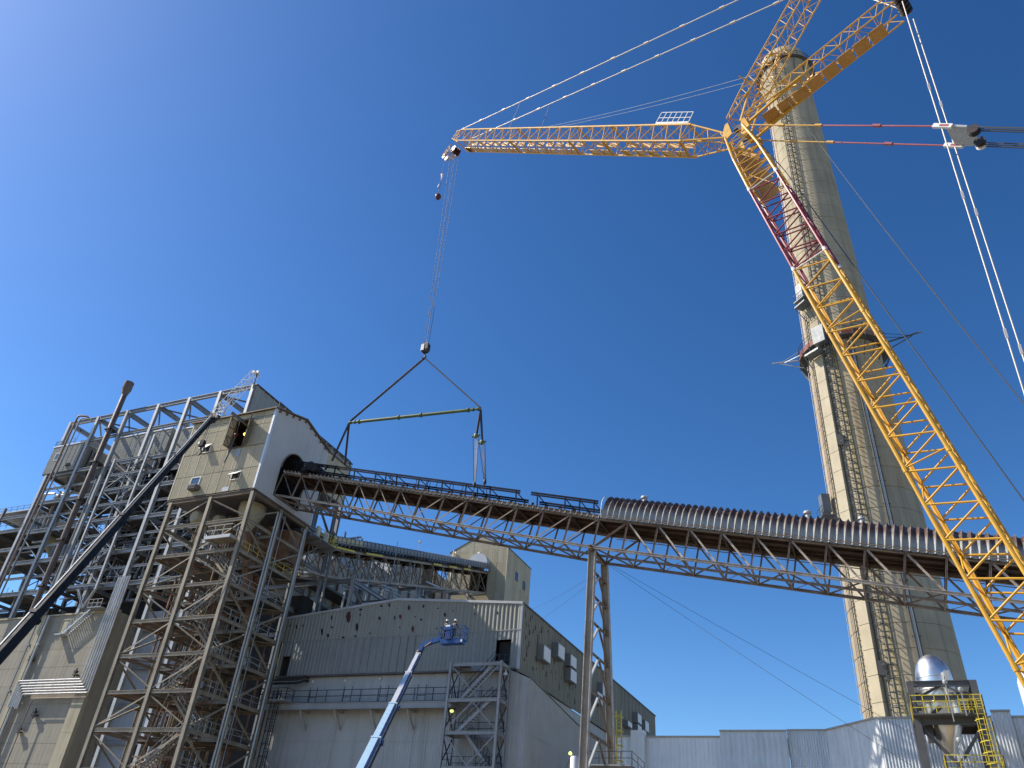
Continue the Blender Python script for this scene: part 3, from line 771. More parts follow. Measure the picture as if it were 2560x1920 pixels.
k = MB(); k.lathe((-63.1, HY0 - .5, 44.5), [(0, -.28), (.18, -.22), (.27, 0), (.18, .22), (0, .28)], 12); k.build(h_, 'hoist_body', 'sheave_red', True)
k = MB(); k.path([(-63.1, HY0 - .5, 46.4), (-63.1, HY0 - .5, 44.7)], .04, 6); k.path([(-63.1, HY0 - .5, 44.3), (-63.2, HY0 - .55, 42.5), (-63.45, HY0 - .6, 40.9)], .10, 6); k.build(h_, 'chain', 'rope')
# annex behind the house with roof handrail
ann = thing('house_annex', 'beige clad annex behind the white end of the transfer house', 'building', (-64.5, 72, 37.3))
AX = -60.2
clad(ann, 'wall_panel', (AX, 0, 0), UY, UZ, HY1 + .1, 75.4, 43.6, 48.9, 'tan_siding_light', width=1.4, rows=[43.6, 46.2, 48.9], pitch=.14, depth=.02)
clad(ann, 'wall_panel', (0, 75.4, 0), -UX, UZ, -AX, 70, 43.6, 48.9, 'tan_siding', width=2.4, pitch=.2, depth=.02)
block(ann, 'roof_slab', (-70, HY1 + .12, 48.92), (AX + .15, 75.5, 49.1), 'trim_brown')
block(ann, 'floor_plate', (-70, HY1 + .12, 43.4), (AX, 75.4, 43.55), 'charcoal_steel')
for x in (-60.6, -65.3, -69.8):
    for y in (70.0, 75.1): bar(ann, 'support_column', (x, y, 0), (x, y, 43.4), .36, 'boiler_steel', 'ibeam')
for z in (38.5, 34.0):
    for y in (70.0, 75.1): bar(ann, 'support_beam', (-69.8, y, z), (-60.6, y, z), .25, 'boiler_steel', 'ibeam', .4)
    for x in (-60.6, -65.3, -69.8): bar(ann, 'support_beam', (x, 70.0, z), (x, 75.1, z), .25, 'boiler_steel', 'ibeam', .4)
for x in (-60.6, -69.8): bar(ann, 'support_brace', (x, 70.1, 43.2), (x, 75.0, 38.7), .2, 'boiler_steel', 'angle'); bar(ann, 'support_brace', (x, 75.0, 38.3), (x, 70.1, 34.2), .2, 'boiler_steel', 'angle')
railing(hou, [(AX, HY0 + 1.9, 49.0), (AX, HY1, 49.0)], 'rail_dark', 1.05, 1.3, .06); railing(ann, [(AX, HY1 + .1, 49.1), (AX, 75.4, 49.1), (-64, 75.4, 49.1)], 'rail_dark', .95, 1.3, .06)

# ================================================================== TRANSFER TOWER STEELWORK
tow = thing('transfer_tower', 'weathered tan steel tower with stairs carrying the transfer house', 'tower', (-64.4, 62.8, 0))
CXs = [-70.25, -64.35, -58.45]; CYs = [57.95, 62.8, 67.6]
LV = [33.72, 30.27, 26.73, 23.2, 19.65, 16.15, 12.7, 9.2, 5.7, 2.3]; ZT = 36.9
for x in CXs:
    for y in CYs:
        zs = [0, 12.5, 25, ZT]
        for a, c in zip(zs[:-1], zs[1:]):
            mm = 'tower_steel' if (x, y) != (-64.35, 62.8) else 'tower_rusty'
            o = bar(tow, 'column', (x, y, a), (x, y, c - .01), .40, mm, 'ibeam', .40, roll=0 if y == 57.95 else math.pi / 2)
for i, z in enumerate(LV):
    for y in CYs:
        for x0, x1 in zip(CXs[:-1], CXs[1:]): bar(tow, 'beam', (x0 + .2, y, z), (x1 - .2, y, z), .2, 'tower_steel', 'ibeam', .34)
    for x in CXs:
        for y0, y1 in zip(CYs[:-1], CYs[1:]): bar(tow, 'beam', (x, y0 + .2, z), (x, y1 - .2, z), .2, 'tower_steel', 'ibeam', .34)
    for x in (-67.3, -61.4): bar(tow, 'joist', (x, 58.1, z - .05), (x, 67.4, z - .05), .14, 'tower_steel', 'ibeam', .24)
lvl = [ZT] + LV
for i in range(len(lvl) - 1):
    z0, z1 = lvl[i] - .25, lvl[i + 1] + .22
    for y in (CYs[0], CYs[2]):
        for xo in (CXs[0], CXs[2]):
            a, b = (v3(CXs[1], y, z0), v3(xo, y, z1)) if i % 2 == 0 else (v3(xo, y, z0), v3(CXs[1], y, z1))
            bar(tow, 'brace', a, b, .15, 'tower_steel', 'angle')
    for x in (CXs[0], CXs[2]):
        for yo in (CYs[0], CYs[2]):
            a, b = (v3(x, CYs[1], z0), v3(x, yo, z1)) if i % 2 == 0 else (v3(x, yo, z0), v3(x, CYs[1], z1))
            bar(tow, 'brace', a, b, .15, 'tower_steel', 'angle')
# stairs between the levels on the front bay
for i in range(1, len(LV) - 1):
    zt_, zb_ = LV[i], LV[i + 1]
    if i % 2 == 0: stair(tow, (-63.6, 58.6, zb_ + .17), (-59.4, 58.6, zt_ + .17), .9, 'tower_steel', 'rail_grey', UY)
    else: stair(tow, (-59.4, 60.0, zb_ + .17), (-63.6, 60.0, zt_ + .17), .9, 'tower_steel', 'rail_grey', UY)
    block(tow, 'landing', (-60.0, 58.3, zt_ + .18), (-58.7, 61.2, zt_ + .24), 'grating'); block(tow, 'landing', (-64.2, 58.3, zb_ + .25), (-63.2, 61.2, zb_ + .31), 'grating')
    block(tow, 'grating_floor', (-70.0, 62.9, zt_ + .18), (-64.6, 67.4, zt_ + .24), 'grating')  # gratings on every level, added to darken the tower inside
    if i % 2: block(tow, 'grating_floor', (-70.0, 58.2, zt_ + .18), (-66.2, 62.7, zt_ + .24), 'grating')
    bar(tow, 'plan_brace', (-70.2, 58, zt_ - .1), (-64.4, 62.7, zt_ - .1), .12, 'tower_rusty', 'angle'); bar(tow, 'plan_brace', (-58.6, 58, zt_ - .1), (-64.3, 62.7, zt_ - .1), .12, 'tower_rusty', 'angle')
    bar(tow, 'plan_brace', (-58.6, 67.4, zt_ - .1), (-64.3, 62.9, zt_ - .1), .12, 'tower_steel', 'angle'); bar(tow, 'plan_brace', (-70.1, 67.4, zt_ - .1), (-64.4, 62.9, zt_ - .1), .12, 'tower_steel', 'angle')
    if True:
        block(tow, 'grating_floor', (-64.2, 63.0, zt_ + .18), (-58.7, 67.4, zt_ + .24), 'grating')
        railing(tow, [(-58.7, 58.3, zt_ + .24), (-58.7, 67.4, zt_ + .24)], 'rail_grey' if i > 1 else 'rail_yellow', 1.05, 1.6, .05)
# balcony near the top front corner
block(tow, 'balcony', (-62.4, 56.9, 31.5), (-58.9, 58.9, 31.62), 'tower_steel')
b_ = MB(); 
for x in (-62.4, -58.9): b_.bar((x, 56.9, 31.4), (x, 58.9, 31.4), .1, .3)
b_.bar((-62.4, 56.9, 31.4), (-58.9, 56.9, 31.4), .08, .34); b_.build(tow, 'balcony_fascia', 'boiler_bright')
railing(tow, [(-62.4, 58.6, 31.62), (-62.4, 56.9, 31.62), (-58.9, 56.9, 31.62), (-58.9, 58.6, 31.62)], 'rail_grey', 1.1, 1.1, .06)
# hoppers and chutes under the house floor
for (x, y, z, r, L) in ((-67.6, 59.2, 35.6, .85, 6.5), (-65.4, 60.4, 35.4, .8, 5.5)):
    k = MB(); k.lathe((x, y, z), [(0, 0), (r * .7, .02), (r, .35), (r, L - .3), (r * .7, L), (0, L)], 18, R=Matrix.Rotation(-math.pi / 2, 3, 'X')); k.build(tow, 'chute_duct', 'vessel_cream', True)
k = MB(); k.lathe((-61.4, 61.5, 33.9), [(.35, 0), (1.5, 2.3), (1.5, 3.2), (0, 3.25)], 20); k.build(tow, 'hopper', 'vessel_cream', True)
k = MB(); k.bar((-61.4, 61.5, 34.0), (-61.4, 64.2, 28.0), .8, .8); k.build(tow, 'coal_chute', 'tower_rusty')
k = MB(); k.bar((-62.0, 66.0, 36.5), (-62.0, 66.0, 24.0), .7, .7); k.build(tow, 'coal_chute', 'tower_rusty')
for (x, z) in ((-59.2, 36.3), (-59.4, 35.0), (-63.5, 36.4)):
    k = MB(); k.lathe((x, 63.5, z), [(.26, 0), (.2, .14), (.08, .26), (.05, .5)], 12); k.build(tow, 'work_lamp', 'window_white', True)
k = MB()
for i in range(110):                             # cable trays, small pipes and ladders inside the tower
    x = random.uniform(-69.5, -59); y = random.uniform(60.5, 67); z = random.uniform(3, 34); r = random.random()
    if r < .4: k.bar((x, y, z), (x, y, min(36, z + random.uniform(3, 9))), random.uniform(.06, .18))
    elif r < .75: k.bar((x, y, z), (min(-58.8, x + random.uniform(2, 6)), y, z), random.uniform(.06, .16))
    else: k.bar((x, y, z), (x, min(67.4, y + random.uniform(2, 4)), z), random.uniform(.06, .16))
k.build(tow, 'pipe_clutter', 'tower_rusty')['kind'] = 'stuff'
for j, (x, y, w, m) in enumerate(((-58.0, 62.0, .16, 'conduit'), (-57.95, 62.35, .16, 'conduit'), (-57.9, 63.2, .12, 'boiler_steel'), (-57.9, 66.9, .2, 'pipe_bright'), (-62.6, 67.9, .3, 'pipe_bright'), (-65.8, 68.0, .32, 'pipe_bright'), (-66.9, 68.0, .2, 'pipe_rusty'))):
    bar(tow, 'riser_pipe', (x, y, 0), (x, y, 36.2), w, m, 'tube')
k = MB(); k.path(sag((-64.6, 57.6, 2.0), (-58.7, 57.5, 29.0), 1.0, 20), .03, 5); k.build(tow, 'tag_line', 'cloth_tan')
# bundle of pipes between tower and boiler house
pb = thing('pipe_bundle', 'bundle of vertical silver and rusty pipes between tower and boiler house', 'pipes', (-72.6, 69, 0))
for i, (x, w, m) in enumerate(((-74.2, .26, 'pipe_bright'), (-73.7, .2, 'boiler_steel'), (-73.3, .14, 'boiler_steel'), (-72.9, .14, 'pipe_rusty'), (-72.45, .3, 'pipe_rusty'), (-71.9, .2, 'pipe_bright'), (-71.4, .36, 'boiler_bright'))):
    bar(pb, 'pipe', (x, 69.2 + .1 * (i % 2), 0), (x, 69.2 + .1 * (i % 2), 40), w, m, 'tube')
for z in (8, 15, 22, 29, 36): bar(pb, 'pipe_support', (-74.6, 69.5, z), (-71.0, 69.5, z), .1, 'rail_dark', 'box')
# ================================================================== BOILER HOUSE
boi = thing('boiler_house', 'huge boiler house with bare grey steel frame above tan panelled lower walls', 'building', (-98, 84, 0))
BX = [-117.9, -111.3, -104.6, -97.8, -91.3, -85.0, -78.6]; BY = [72.0, 79.0, 86.0, 92.5, 98.5]; BZ = 64.2
for j, y in enumerate(BY):
    for i, x in enumerate(BX):
        if 0 < j < 4 and 0 < i < 6 and (i + j) % 2: continue
        z0 = 30.2 if (j == 0 and x < -90) else 0
        o = bar(boi, 'column', (x, y, z0), (x, y, BZ if j in (0, 4) or i in (0, 6) else 57), .5, 'boiler_bright' if j == 0 else 'boiler_steel', 'ibeam', .5)
for y in (72.0, 98.5):
    for a, b in zip(BX[:-1], BX[1:]): bar(boi, 'roof_beam', (a + .26, y, BZ - .35), (b - .26, y, BZ - .35), .35, 'boiler_steel', 'ibeam', .7)
for i, x in enumerate(BX):
    for a, b in zip(BY[:-1], BY[1:]): bar(boi, 'roof_beam', (x, a + .26, BZ - .4), (x, b - .26, BZ - .4), .4, 'boiler_steel', 'ibeam', .75)
for i in range(6):
    bar(boi, 'roof_brace', (BX[i + 1], 72.3, BZ - .55), (BX[i], 78.8, BZ - .55), .2, 'boiler_steel', 'angle')
    if i % 2: bar(boi, 'roof_brace', (BX[i], 72.3, BZ - .6), (BX[i + 1], 78.8, BZ - .6), .2, 'boiler_steel', 'angle')
FL = [59.6, 54.0, 48.9, 43.9, 38.8, 33.9]
for n_, z in enumerate(FL):
    for i, (a, b) in enumerate(zip(BX[:-1], BX[1:])):
        if z == 59.6 and i in (0, 5): continue
        bar(boi, 'floor_beam', (a + .26, 72.0, z), (b - .26, 72.0, z), .3, 'boiler_steel', 'ibeam', .6 if z < 55 else .5)
        if z < 58: bar(boi, 'floor_beam', (a + .2, 79.0, z), (b - .2, 79.0, z), .25, 'boiler_steel', 'ibeam', .45)
        if z < 52: bar(boi, 'girt', (a + .26, 72.1, z + 2.5), (b - .26, 72.1, z + 2.5), .2, 'boiler_steel', 'ibeam', .35)
    for x in BX:
        if z < 58:
            for a, b in zip(BY[:2], BY[1:3]): bar(boi, 'floor_beam', (x, a + .26, z), (x, b - .26, z), .25, 'boiler_steel', 'ibeam', .5)
for z in FL[1:]:
    for a, b in zip(BY[1:-1], BY[2:]): bar(boi, 'floor_beam', (BX[-1], a + .26, z), (BX[-1], b - .26, z), .3, 'boiler_steel', 'ibeam', .55)
for (ya, yb) in ((79, 86), (92.5, 98.5)):
    for z0, z1 in zip(FL[1:-1], FL[2:]): bar(boi, 'side_brace', (BX[-1], ya, z0), (BX[-1], yb, z1), .3, 'boiler_steel', 'ibeam', .3)
for i, (a, b) in enumerate(zip(BX[:-1], BX[1:])):
    for n_, (z0, z1) in enumerate(zip(FL[1:-1], FL[2:])):
        if (i + n_) % 2 == 0: bar(boi, 'wall_brace', (a + .2, 72.2, z0 - .3), (b - .2, 72.2, z1 + .3), .17, 'boiler_bright', 'angle')
        if (i * n_) % 3 == 1: bar(boi, 'wall_brace', (b - .2, 72.3, z0 - .3), (a + .2, 72.3, z1 + .3), .14, 'boiler_steel', 'angle')
        if random.random() < .6: block(boi, 'grating_floor', (a + .3, 72.6, z1 + .30), (b - .3, 78.6, z1 + .36), 'grating')
# dense boiler core, hoppers and ducts
block(boi, 'boiler_casing', (-109.5, 80.5, 30), (-80.5, 95.5, 56.5), 'interior_shade')  # dark mass added to keep sky from showing through the frame
for i in range(9):
    x = -108 + i * 3.1
    bar(boi, 'buckstay', (x, 80.2, 31), (x, 80.2, 56), .3, random.choice(['boiler_steel', 'galv', 'tower_rusty']), 'ibeam')
for i in range(10):
    z = 32 + i * 2.4; bar(boi, 'buckstay', (-109, 79.9, z), (-81, 79.9, z), .25, random.choice(['boiler_steel', 'galv']), 'ibeam')
ks = {m: MB() for m in ('boiler_steel', 'boiler_bright', 'grating', 'pipe_rusty', 'pipe_bright', 'galv')}
for i in range(430):
    m = random.choice(list(ks)); k = ks[m]; x = random.uniform(-117, -79.5); y = random.uniform(72.8, 79.5); z = random.uniform(31.5, 55); r = random.random(); w = random.choice((.05, .08, .1, .16, .25))
    if r < .3: k.bar((x, y, z), (x, y, min(57, z + random.uniform(2, 6))), w)
    elif r < .7: k.bar((x, y, z), (min(-79, x + random.uniform(1.5, 6)), y, z), w)
    elif r < .85: k.bar((x, y, z), (x, min(79.8, y + random.uniform(1, 5)), z), w)
    else: k.bar((x, y, z), (min(-79, x + random.uniform(1, 4)), y, min(57, z + random.uniform(1, 3))), w)
for i in range(26):
    x = random.uniform(-116, -84); y = random.choice((72.9, 74.5, 76.5)); z = random.choice(FL[1:]) + .4
    k = ks['boiler_steel']
    for h in (.5, 1.0): k.bar((x, y, z + h), (x + random.uniform(2, 4), y, z + h), .05)
for m, k in ks.items(): k.build(boi, 'pipework', m)['kind'] = 'stuff'
for i in range(10):
    x = random.uniform(-116, -82); y = random.uniform(74, 79); z = random.choice(FL[2:]); r = random.uniform(.35, .9)
    k = MB(); k.lathe((x, y, z + .4), [(0, 0), (r * .8, .05), (r, .4), (r, 3.0), (r * .7, 3.4), (0, 3.5)], 16); k.build(boi, 'process_vessel', random.choice(['vessel_grey', 'galv', 'boiler_steel', 'charcoal_steel']), True)
# stair bay standing proud of the front
SX0, SX1, SY = -101.6, -94.85, 71.0
SL = [53.75 - 2.5 * i for i in range(9)]
for x, z1 in ((SX0, 54.2), (SX1, 57.5)): bar(boi, 'stair_column', (x, SY, 33.0), (x, SY, z1), .3, 'boiler_bright', 'ibeam', .3)
bar(boi, 'stair_column', ((SX0 + SX1) / 2, SY + .3, 33.0), ((SX0 + SX1) / 2, SY + .3, 53.7), .24, 'boiler_steel', 'ibeam', .24)
for i, z in enumerate(SL):
    bar(boi, 'stair_beam', (SX0 + .15, SY, z), (SX1 - .15, SY, z), .18, 'boiler_steel', 'ibeam', .36)
    bar(boi, 'stair_beam', (SX0, SY + .1, z), (SX0, 72, z), .18, 'boiler_steel', 'ibeam', .3); bar(boi, 'stair_beam', (SX1, SY + .1, z), (SX1, 72, z), .18, 'boiler_steel', 'ibeam', .3)
    if i + 1 < len(SL):
        m_ = (SX0 + SX1) / 2; z2 = SL[i + 1]
        if i % 2 == 0:
            bar(boi, 'stair_brace', (SX0 + .2, SY, z - .2), (m_, SY, z2 + .2), .13, 'boiler_bright', 'angle'); stair(boi, (m_ - .6, 71.3, z2 + .2), (SX1 - .8, 71.3, z + .2), .75, 'boiler_steel', None, UY)
        else:
            bar(boi, 'stair_brace', (m_, SY, z - .2), (SX1 - .2, SY, z2 + .2), .13, 'boiler_bright', 'angle'); bar(boi, 'stair_brace', (m_, SY, z - .2), (SX0 + .2, SY, z2 + .2), .09, 'boiler_bright', 'angle')
            stair(boi, (SX1 - .8, 72.2, z2 + .2), (m_ - .6, 72.2, z + .2), .75, 'boiler_steel', None, UY)
bar(boi, 'stair_brace', (SX1 - 3.4, SY, 33.2), (SX1 - 1.4, SY + .2, 30.6), .3, 'boiler_bright', 'ibeam'); bar(boi, 'stair_brace', (SX1, SY, 33.2), (SX1 - 1.4, SY + .2, 30.6), .3, 'boiler_bright', 'ibeam')
stair(boi, (-98.3, 71.2, 27.2), (-94.6, 71.2, 30.4), .8, 'galv', 'rail_grey', UY)
block(boi, 'landing', (-99.4, 70.9, 27.05), (-98.2, 72, 27.2), 'galv'); block(boi, 'landing', (-94.7, 70.6, 30.3), (-92.2, 72, 30.45), 'boiler_steel')
railing(boi, [(-94.7, 70.6, 30.45), (-92.2, 70.6, 30.45)], 'rail_grey', 1.0, .8, .05)
# penthouses and roof plant inside the frame
def box_clad(par, x0, x1, y0, y1, z0, z1, m, w=1.2, nm='wall_panel', rows=None):
    for O, U, a, b in (((0, y0, 0), UX, x0, x1), ((x1, 0, 0), UY, y0, y1), ((x0, 0, 0), -UY, -y1, -y0), ((0, y1, 0), -UX, -x1, -x0)):
        front = U in (UX, UY)
        clad(par, nm, O, U, UZ, a, b, z0, z1, m, width=w if front else (b - a), rows=rows if front else None, pitch=.2, depth=.025)
    block(par, 'roof_slab', (x0 - .1, y0 - .1, z1 + .01), (x1 + .1, y1 + .1, z1 + .22), 'trim_light')
    block(par, 'floor_slab', (x0 + .03, y0 + .03, z0 - .1), (x1 - .03, y1 - .03, z0 - .01), 'charcoal_steel')
ph = thing('penthouse', 'grey clad penthouse box with small window at the far left of the frame', 'penthouse', (-115, 76, 54.2))
box_clad(ph, -118.9, -111.9, 71.7, 80, 54.2, 59.2, 'penthouse', 1.2, rows=[54.2, 56.2, 59.2])
window(-117.5, -116.3, 56.6, 57.9, 71.7, par=ph); block(ph, 'vent_hood', (-113.8, 71.3, 55.0), (-112.9, 71.68, 55.4), 'charcoal_steel')
k = MB()
for y in (73.4, 74.2): k.path([(-111.7, y, 54.6), (-111.5, y, 57.6), (-111.6, y, 58.6)], .12, 8)
k.lathe((-111.2, 74.4, 55.2), [(.35, 0), (.35, .1), (.3, .1), (.3, 0)], 14); k.build(ph, 'vent_pipes', 'dark_iron')
railing(ph, [(-118.9, 79, 59.4), (-118.9, 71.7, 59.4), (-114.5, 71.7, 59.4)], 'rail_dark', 1.0, 1.4, .05); block(ph, 'roof_hut', (-115.5, 73.2, 59.45), (-113.2, 75.5, 60.9), 'penthouse')
k = MB(); k.bar((-115.5, 72.5, 59.4), (-115.1, 72.3, 62.2), .05); k.lathe((-115.0, 72.2, 62.1), [(.0, 0), (.16, .05), (.14, .3), (0, .32)], 8); k.build(ph, 'mast_light', 'rail_dark')
for nm, lab, (x0, x1, y0, y1, z0, z1) in (('plant_room', 'grey clad plant room in the middle of the open boiler frame', (-111.0, -98.6, 76.5, 86, 57.4, 62.4)), ('plant_room', 'grey clad plant room behind the dark blue crane boom', (-97.5, -86.0, 76.5, 86, 57.4, 61.8))):
    p_ = thing(nm, lab, 'plant room', ((x0 + x1) / 2, (y0 + y1) / 2, z0), 'plant rooms in the boiler frame'); box_clad(p_, x0, x1, y0, y1, z0, z1, 'penthouse', 1.25, rows=[z0, (z0 + z1) / 2, z1])
    railing(p_, [(x0, y0, z1 + .22), (x1, y0, z1 + .22), (x1, y1, z1 + .22)], 'rail_dark', 1.0, 1.6, .05)
block(boi, 'underside_shade', (-111.0, 76.6, 54.8), (-98.8, 84, 57.2), 'interior_shade'); block(boi, 'underside_shade', (-97.4, 76.6, 54.8), (-86, 84, 57.2), 'interior_shade')  # solid dark blocks paint the shade below the plant rooms
k = MB(); k.lathe((-93.0, 79.5, 61.9), [(2.9, 0), (2.9, 1.1), (2.5, 1.6), (1.2, 2.05), (0, 2.2)], 28)
tag(k.build(None, 'roof_tank', 'vessel_grey', True, origin=(-93, 79.5, 61.9)), 'pale grey domed tank on the boiler house roof beside the lattice jib', 'tank')
k = MB()
for s in (-.25, .25): k.bar((-90.6 + s, 78.5, 61.9), (-90.2 + s * .3, 78.4, 66.2), .06)
for i in range(8): k.bar((-90.8 + .05 * i, 78.5, 62.3 + i * .45), (-90.3 + .02 * i, 78.5, 62.5 + i * .45), .045)
tag(k.build(None, 'antenna_mast', 'rail_dark', origin=(-90.6, 78.5, 61.9)), 'thin dark lattice antenna mast on the boiler house roof', 'antenna')
for j in range(5):
    k = MB(); x = -104 + j * 2.9; k.path([(x, 75.2, 57.5), (x, 75.2, 60.5), (x + .9, 75.6, 61.2)], .14, 8); k.build(boi, 'roof_pipe', random.choice(['pipe_bright', 'galv']), True)
# right end wall siding at the top
clad(boi, 'end_wall_panel', (BX[-1] + .3, 0, 0), UY, UZ, 72.2, 98.4, 57.0, BZ - .05, 'penthouse', width=2.6, pitch=1.3, depth=.12, duty=.3)
block(boi, 'end_wall_coping', (BX[-1] - .1, 72.0, BZ), (BX[-1] + .55, 98.6, BZ + .15), 'charcoal_steel')
# lower wall of precast panels
PX = [-129.5 + 3.04 * i for i in range(14)]; PX[-1] = -90.0; rows = [0.0 + 2.31 * i for i in range(14)]
for a, b in zip(PX[:-1], PX[1:]):
    for c, d in zip(rows[:-1], rows[1:]):
        sheet(boi, 'precast_panel', (0, 72.0, 0), UX, UZ, a + .012, b - .012, c + .015, d - .015, random.choice(['boiler_panel', 'boiler_panel', 'boiler_panel_b']), pitch=.76, depth=.006, back=.1)
for x0, x1, d in ((-92.0, -90.0, .5), (-104.0, -103.3, .45)):
    for c, d2 in zip([0, 7.5, 15, 22.5], [7.5, 15, 22.5, 30.1]): block(boi, 'pilaster', (x0, 72 - d, c + .01), (x1, 72.02, d2 - .01), 'pilaster')
block(boi, 'wall_backing', (-129.4, 72.12, 0), (-90.1, 72.2, 30), 'interior_shade')  # added dark sheet, keeps sky from glinting through the panel joints
block(boi, 'wall_coping', (-129.5, 71.85, 30.04), (-90, 72.3, 30.25), 'pilaster')
block(boi, 'room_back', (-129, 78, 30), (-80, 78.2, 33.6), 'interior_shade')
window(-100.0, -98.5, 27.55, 29.4, 72.0, par=boi, fr='pilaster', t=.14)
block(boi, 'boarded_pane', (-99.95, 71.93, 27.6), (-98.9, 71.98, 29.35), 'vessel_cream')
block(boi, 'interior_back_wall', (-129, 99, 0), (-80, 99.3, 36), 'interior_shade')
clad(boi, 'end_wall_panel', (-90.0, 0, 0), UY, UZ, 72.0, 76.0, 0, 30.0, 'boiler_panel_b', width=2.0, pitch=.5, depth=.01)
clad(boi, 'recess_panel', (0, 76.0, 0), UX, UZ, -90, -78.6, 0, 31, 'blue_panel', width=1.9, rows=[2.6 * i for i in range(13)], pitch=.4, depth=.02)
for z in (6.2, 10.2, 14.6, 18.9, 23.6, 28.5): bar(boi, 'girt', (-90, 75.4, z), (-78.6, 75.4, z), .3, 'boiler_steel', 'ibeam', .55)
for (x0, z0) in ((-84.5, 12.0), (-83.5, 19.6), (-82.6, 24.4), (-84.8, 6.8)): block(boi, 'opening_shade', (x0, 75.85, z0), (x0 + 3.2, 75.97, z0 + 3.0), 'interior_shade')  # dark plates on the wall paint the shade of openings
clad(boi, 'end_wall_panel', (BX[-1], 0, 0), UY, UZ, 76.0, 98.4, 0, 27, 'blue_panel', width=2.4, pitch=.4, depth=.02)
# small valves and brackets on the lower wall
for (x, z) in ((-93.3, 21.8), (-99.6, 15.0), (-103.0, 24.0), (-103.0, 19.0), (-98.0, 17.0)):
    k = MB(); k.box((x - .35, 71.4, z), (x + .35, 71.95, z + .14)); k.bar((x, 71.5, z - .3), (x, 71.5, z + .9), .12); k.box((x - .2, 71.35, z + .3), (x + .2, 71.7, z + .6)); k.build(boi, 'wall_bracket', 'dark_iron')
# nested pipes coming down the wall and turning left
for i in range(6):
    xv = -91.5 + .42 * i; zh = 21.25 - .335 * i; xl = -103.1 + .36 * i; y = 71.25; r = .11
    pts = [(xv, y, 34.6), (xv, y, zh + .25), (xv - .07, y, zh + .07), (xv - .25, y, zh), (xl + .25, y, zh), (xl + .07, y, zh - .07), (xl, y, zh - .25), (xl, y, 18.0 - (.2 if i > 3 else 0))]
    k = MB(); k.path(pts, r, 8); o = k.build(None, 'wall_pipe', 'pipe_bright', True, origin=(xl, y, 18))
    tag(o, ['topmost', 'second from the top', 'third from the top', 'fourth from the top', 'fifth from the top', 'lowest'][i] + ' of six nested silver pipes turning left on the tan wall', 'pipe', 'nested pipes on the boiler wall')
k = MB(); k.path([(-89.2, 71.2, 34), (-89.2, 71.2, 19.2), (-89.4, 71.2, 19.0), (-98.4, 71.2, 19.0), (-98.8, 71.2, 18.8), (-99.0, 71.2, 18.3), (-99.2, 71.2, 0)], .07, 8)
tag(k.build(None, 'wall_pipe', 'pipe_rusty', True, origin=(-99.2, 71.2, 0)), 'single thin brown pipe below the six nested silver pipes on the tan wall', 'pipe')
for (x, r, m, lab) in ((-102.7, .16, 'conduit', 'pale drain pipe beside the narrow pilaster on the tan wall'), (-104.6, .09, 'boiler_steel', 'thin conduit to the left of the narrow pilaster on the tan wall')):
    k = MB(); k.path([(x, 71.5, 0), (x, 71.5, 30)], r, 10); 
    for z in (6, 13, 20, 26): k.box((x - .28, 71.4, z), (x + .28, 72, z + .2))
    tag(k.build(None, 'drain_pipe', m, True, origin=(x, 71.5, 0)), lab, 'pipe')
# tall vent stack and loop pipes in front of the frame
vs = thing('vent_stack', 'tall rusty vent pipe with a wide cap rising above the boiler frame', 'vent stack', (-105.75, 70.9, 30))
k = MB(); k.lathe((-105.75, 70.9, 30), [(.42, 0), (.42, 37.4), (.36, 37.5)], 20); k.build(vs, 'pipe', 'stack_pipe', True)
k = MB(); k.lathe((-105.75, 70.9, 67.2), [(.42, -.4), (.56, 0), (.56, .25), (.74, .6), (.76, 2.1), (.6, 2.15), (.6, 1.2), (0, 1.2)], 20); k.build(vs, 'cap', 'stack_pipe', True)
bar(vs, 'drain_line', (-105.1, 70.8, 30), (-105.1, 70.8, 66.8), .13, 'stack_pipe', 'tube')
for z in (34, 41, 47.5, 54.0, 60): block(vs, 'clamp', (-106.35, 70.3, z), (-105.1, 71.9, z + .25), 'dark_iron')
for i, (x, m, z) in enumerate(((-114.9, 'pipe_rusty', 64.3), (-113.9, 'boiler_steel', 63.6))):
    k = MB(); k.path([(x, 70.7, 30), (x, 70.7, z - .5), (x + .12, 70.75, z - .1), (x + .5, 70.9, z), (x + 1.6, 71.3, z - .1), (x + 2.1, 71.5, z - .6)], .17 if i == 0 else .13, 10)
    tag(k.build(None, 'vent_pipe', m, True, origin=(x, 70.7, 30)), ['brown vent pipe bent over at its top by the penthouse', 'grey vent pipe bent over at its top beside the brown one'][i], 'pipe')
for i, (x, r, m) in enumerate(((-104.0, .3, 'boiler_steel'), (-103.3, .12, 'pipe_bright'), (-102.9, .1, 'boiler_steel'))):
    bar(boi, 'riser_pipe', (x, 71.0, 30), (x, 71.0, 51), r, m, 'tube')
# left wing of pipe racks and vessels
lw = thing('pipe_rack', 'grey steel pipe rack with platforms at the left edge', 'pipe rack', (-124, 75, 30))
for x in (-131, -124.6): 
    for y in (72.0, 80.0): bar(lw, 'column', (x, y, 0), (x, y, 49), .4, 'boiler_steel', 'ibeam', .4)
for z in (47.0, 44.6, 41.3, 34.8, 32.2):
    for y in (72.0, 80.0): bar(lw, 'beam', (-136, y, z), (-118, y, z), .25, 'boiler_steel', 'ibeam', .5)
    for x in (-131, -124.6, -119.5): bar(lw, 'beam', (x, 72, z), (x, 80, z), .25, 'boiler_steel', 'ibeam', .45)
for z in (44.9, 41.6): block(lw, 'deck', (-136, 72, z), (-118.5, 80, z + .1), 'grating')
railing(lw, [(-136, 71.6, 45.0), (-118.4, 71.6, 45.0)], 'rail_dark', 1.05, 1.6, .05); railing(lw, [(-131, 74, 49.3), (-119, 74, 49.3)], 'rail_dark', 1.0, 1.6, .05)
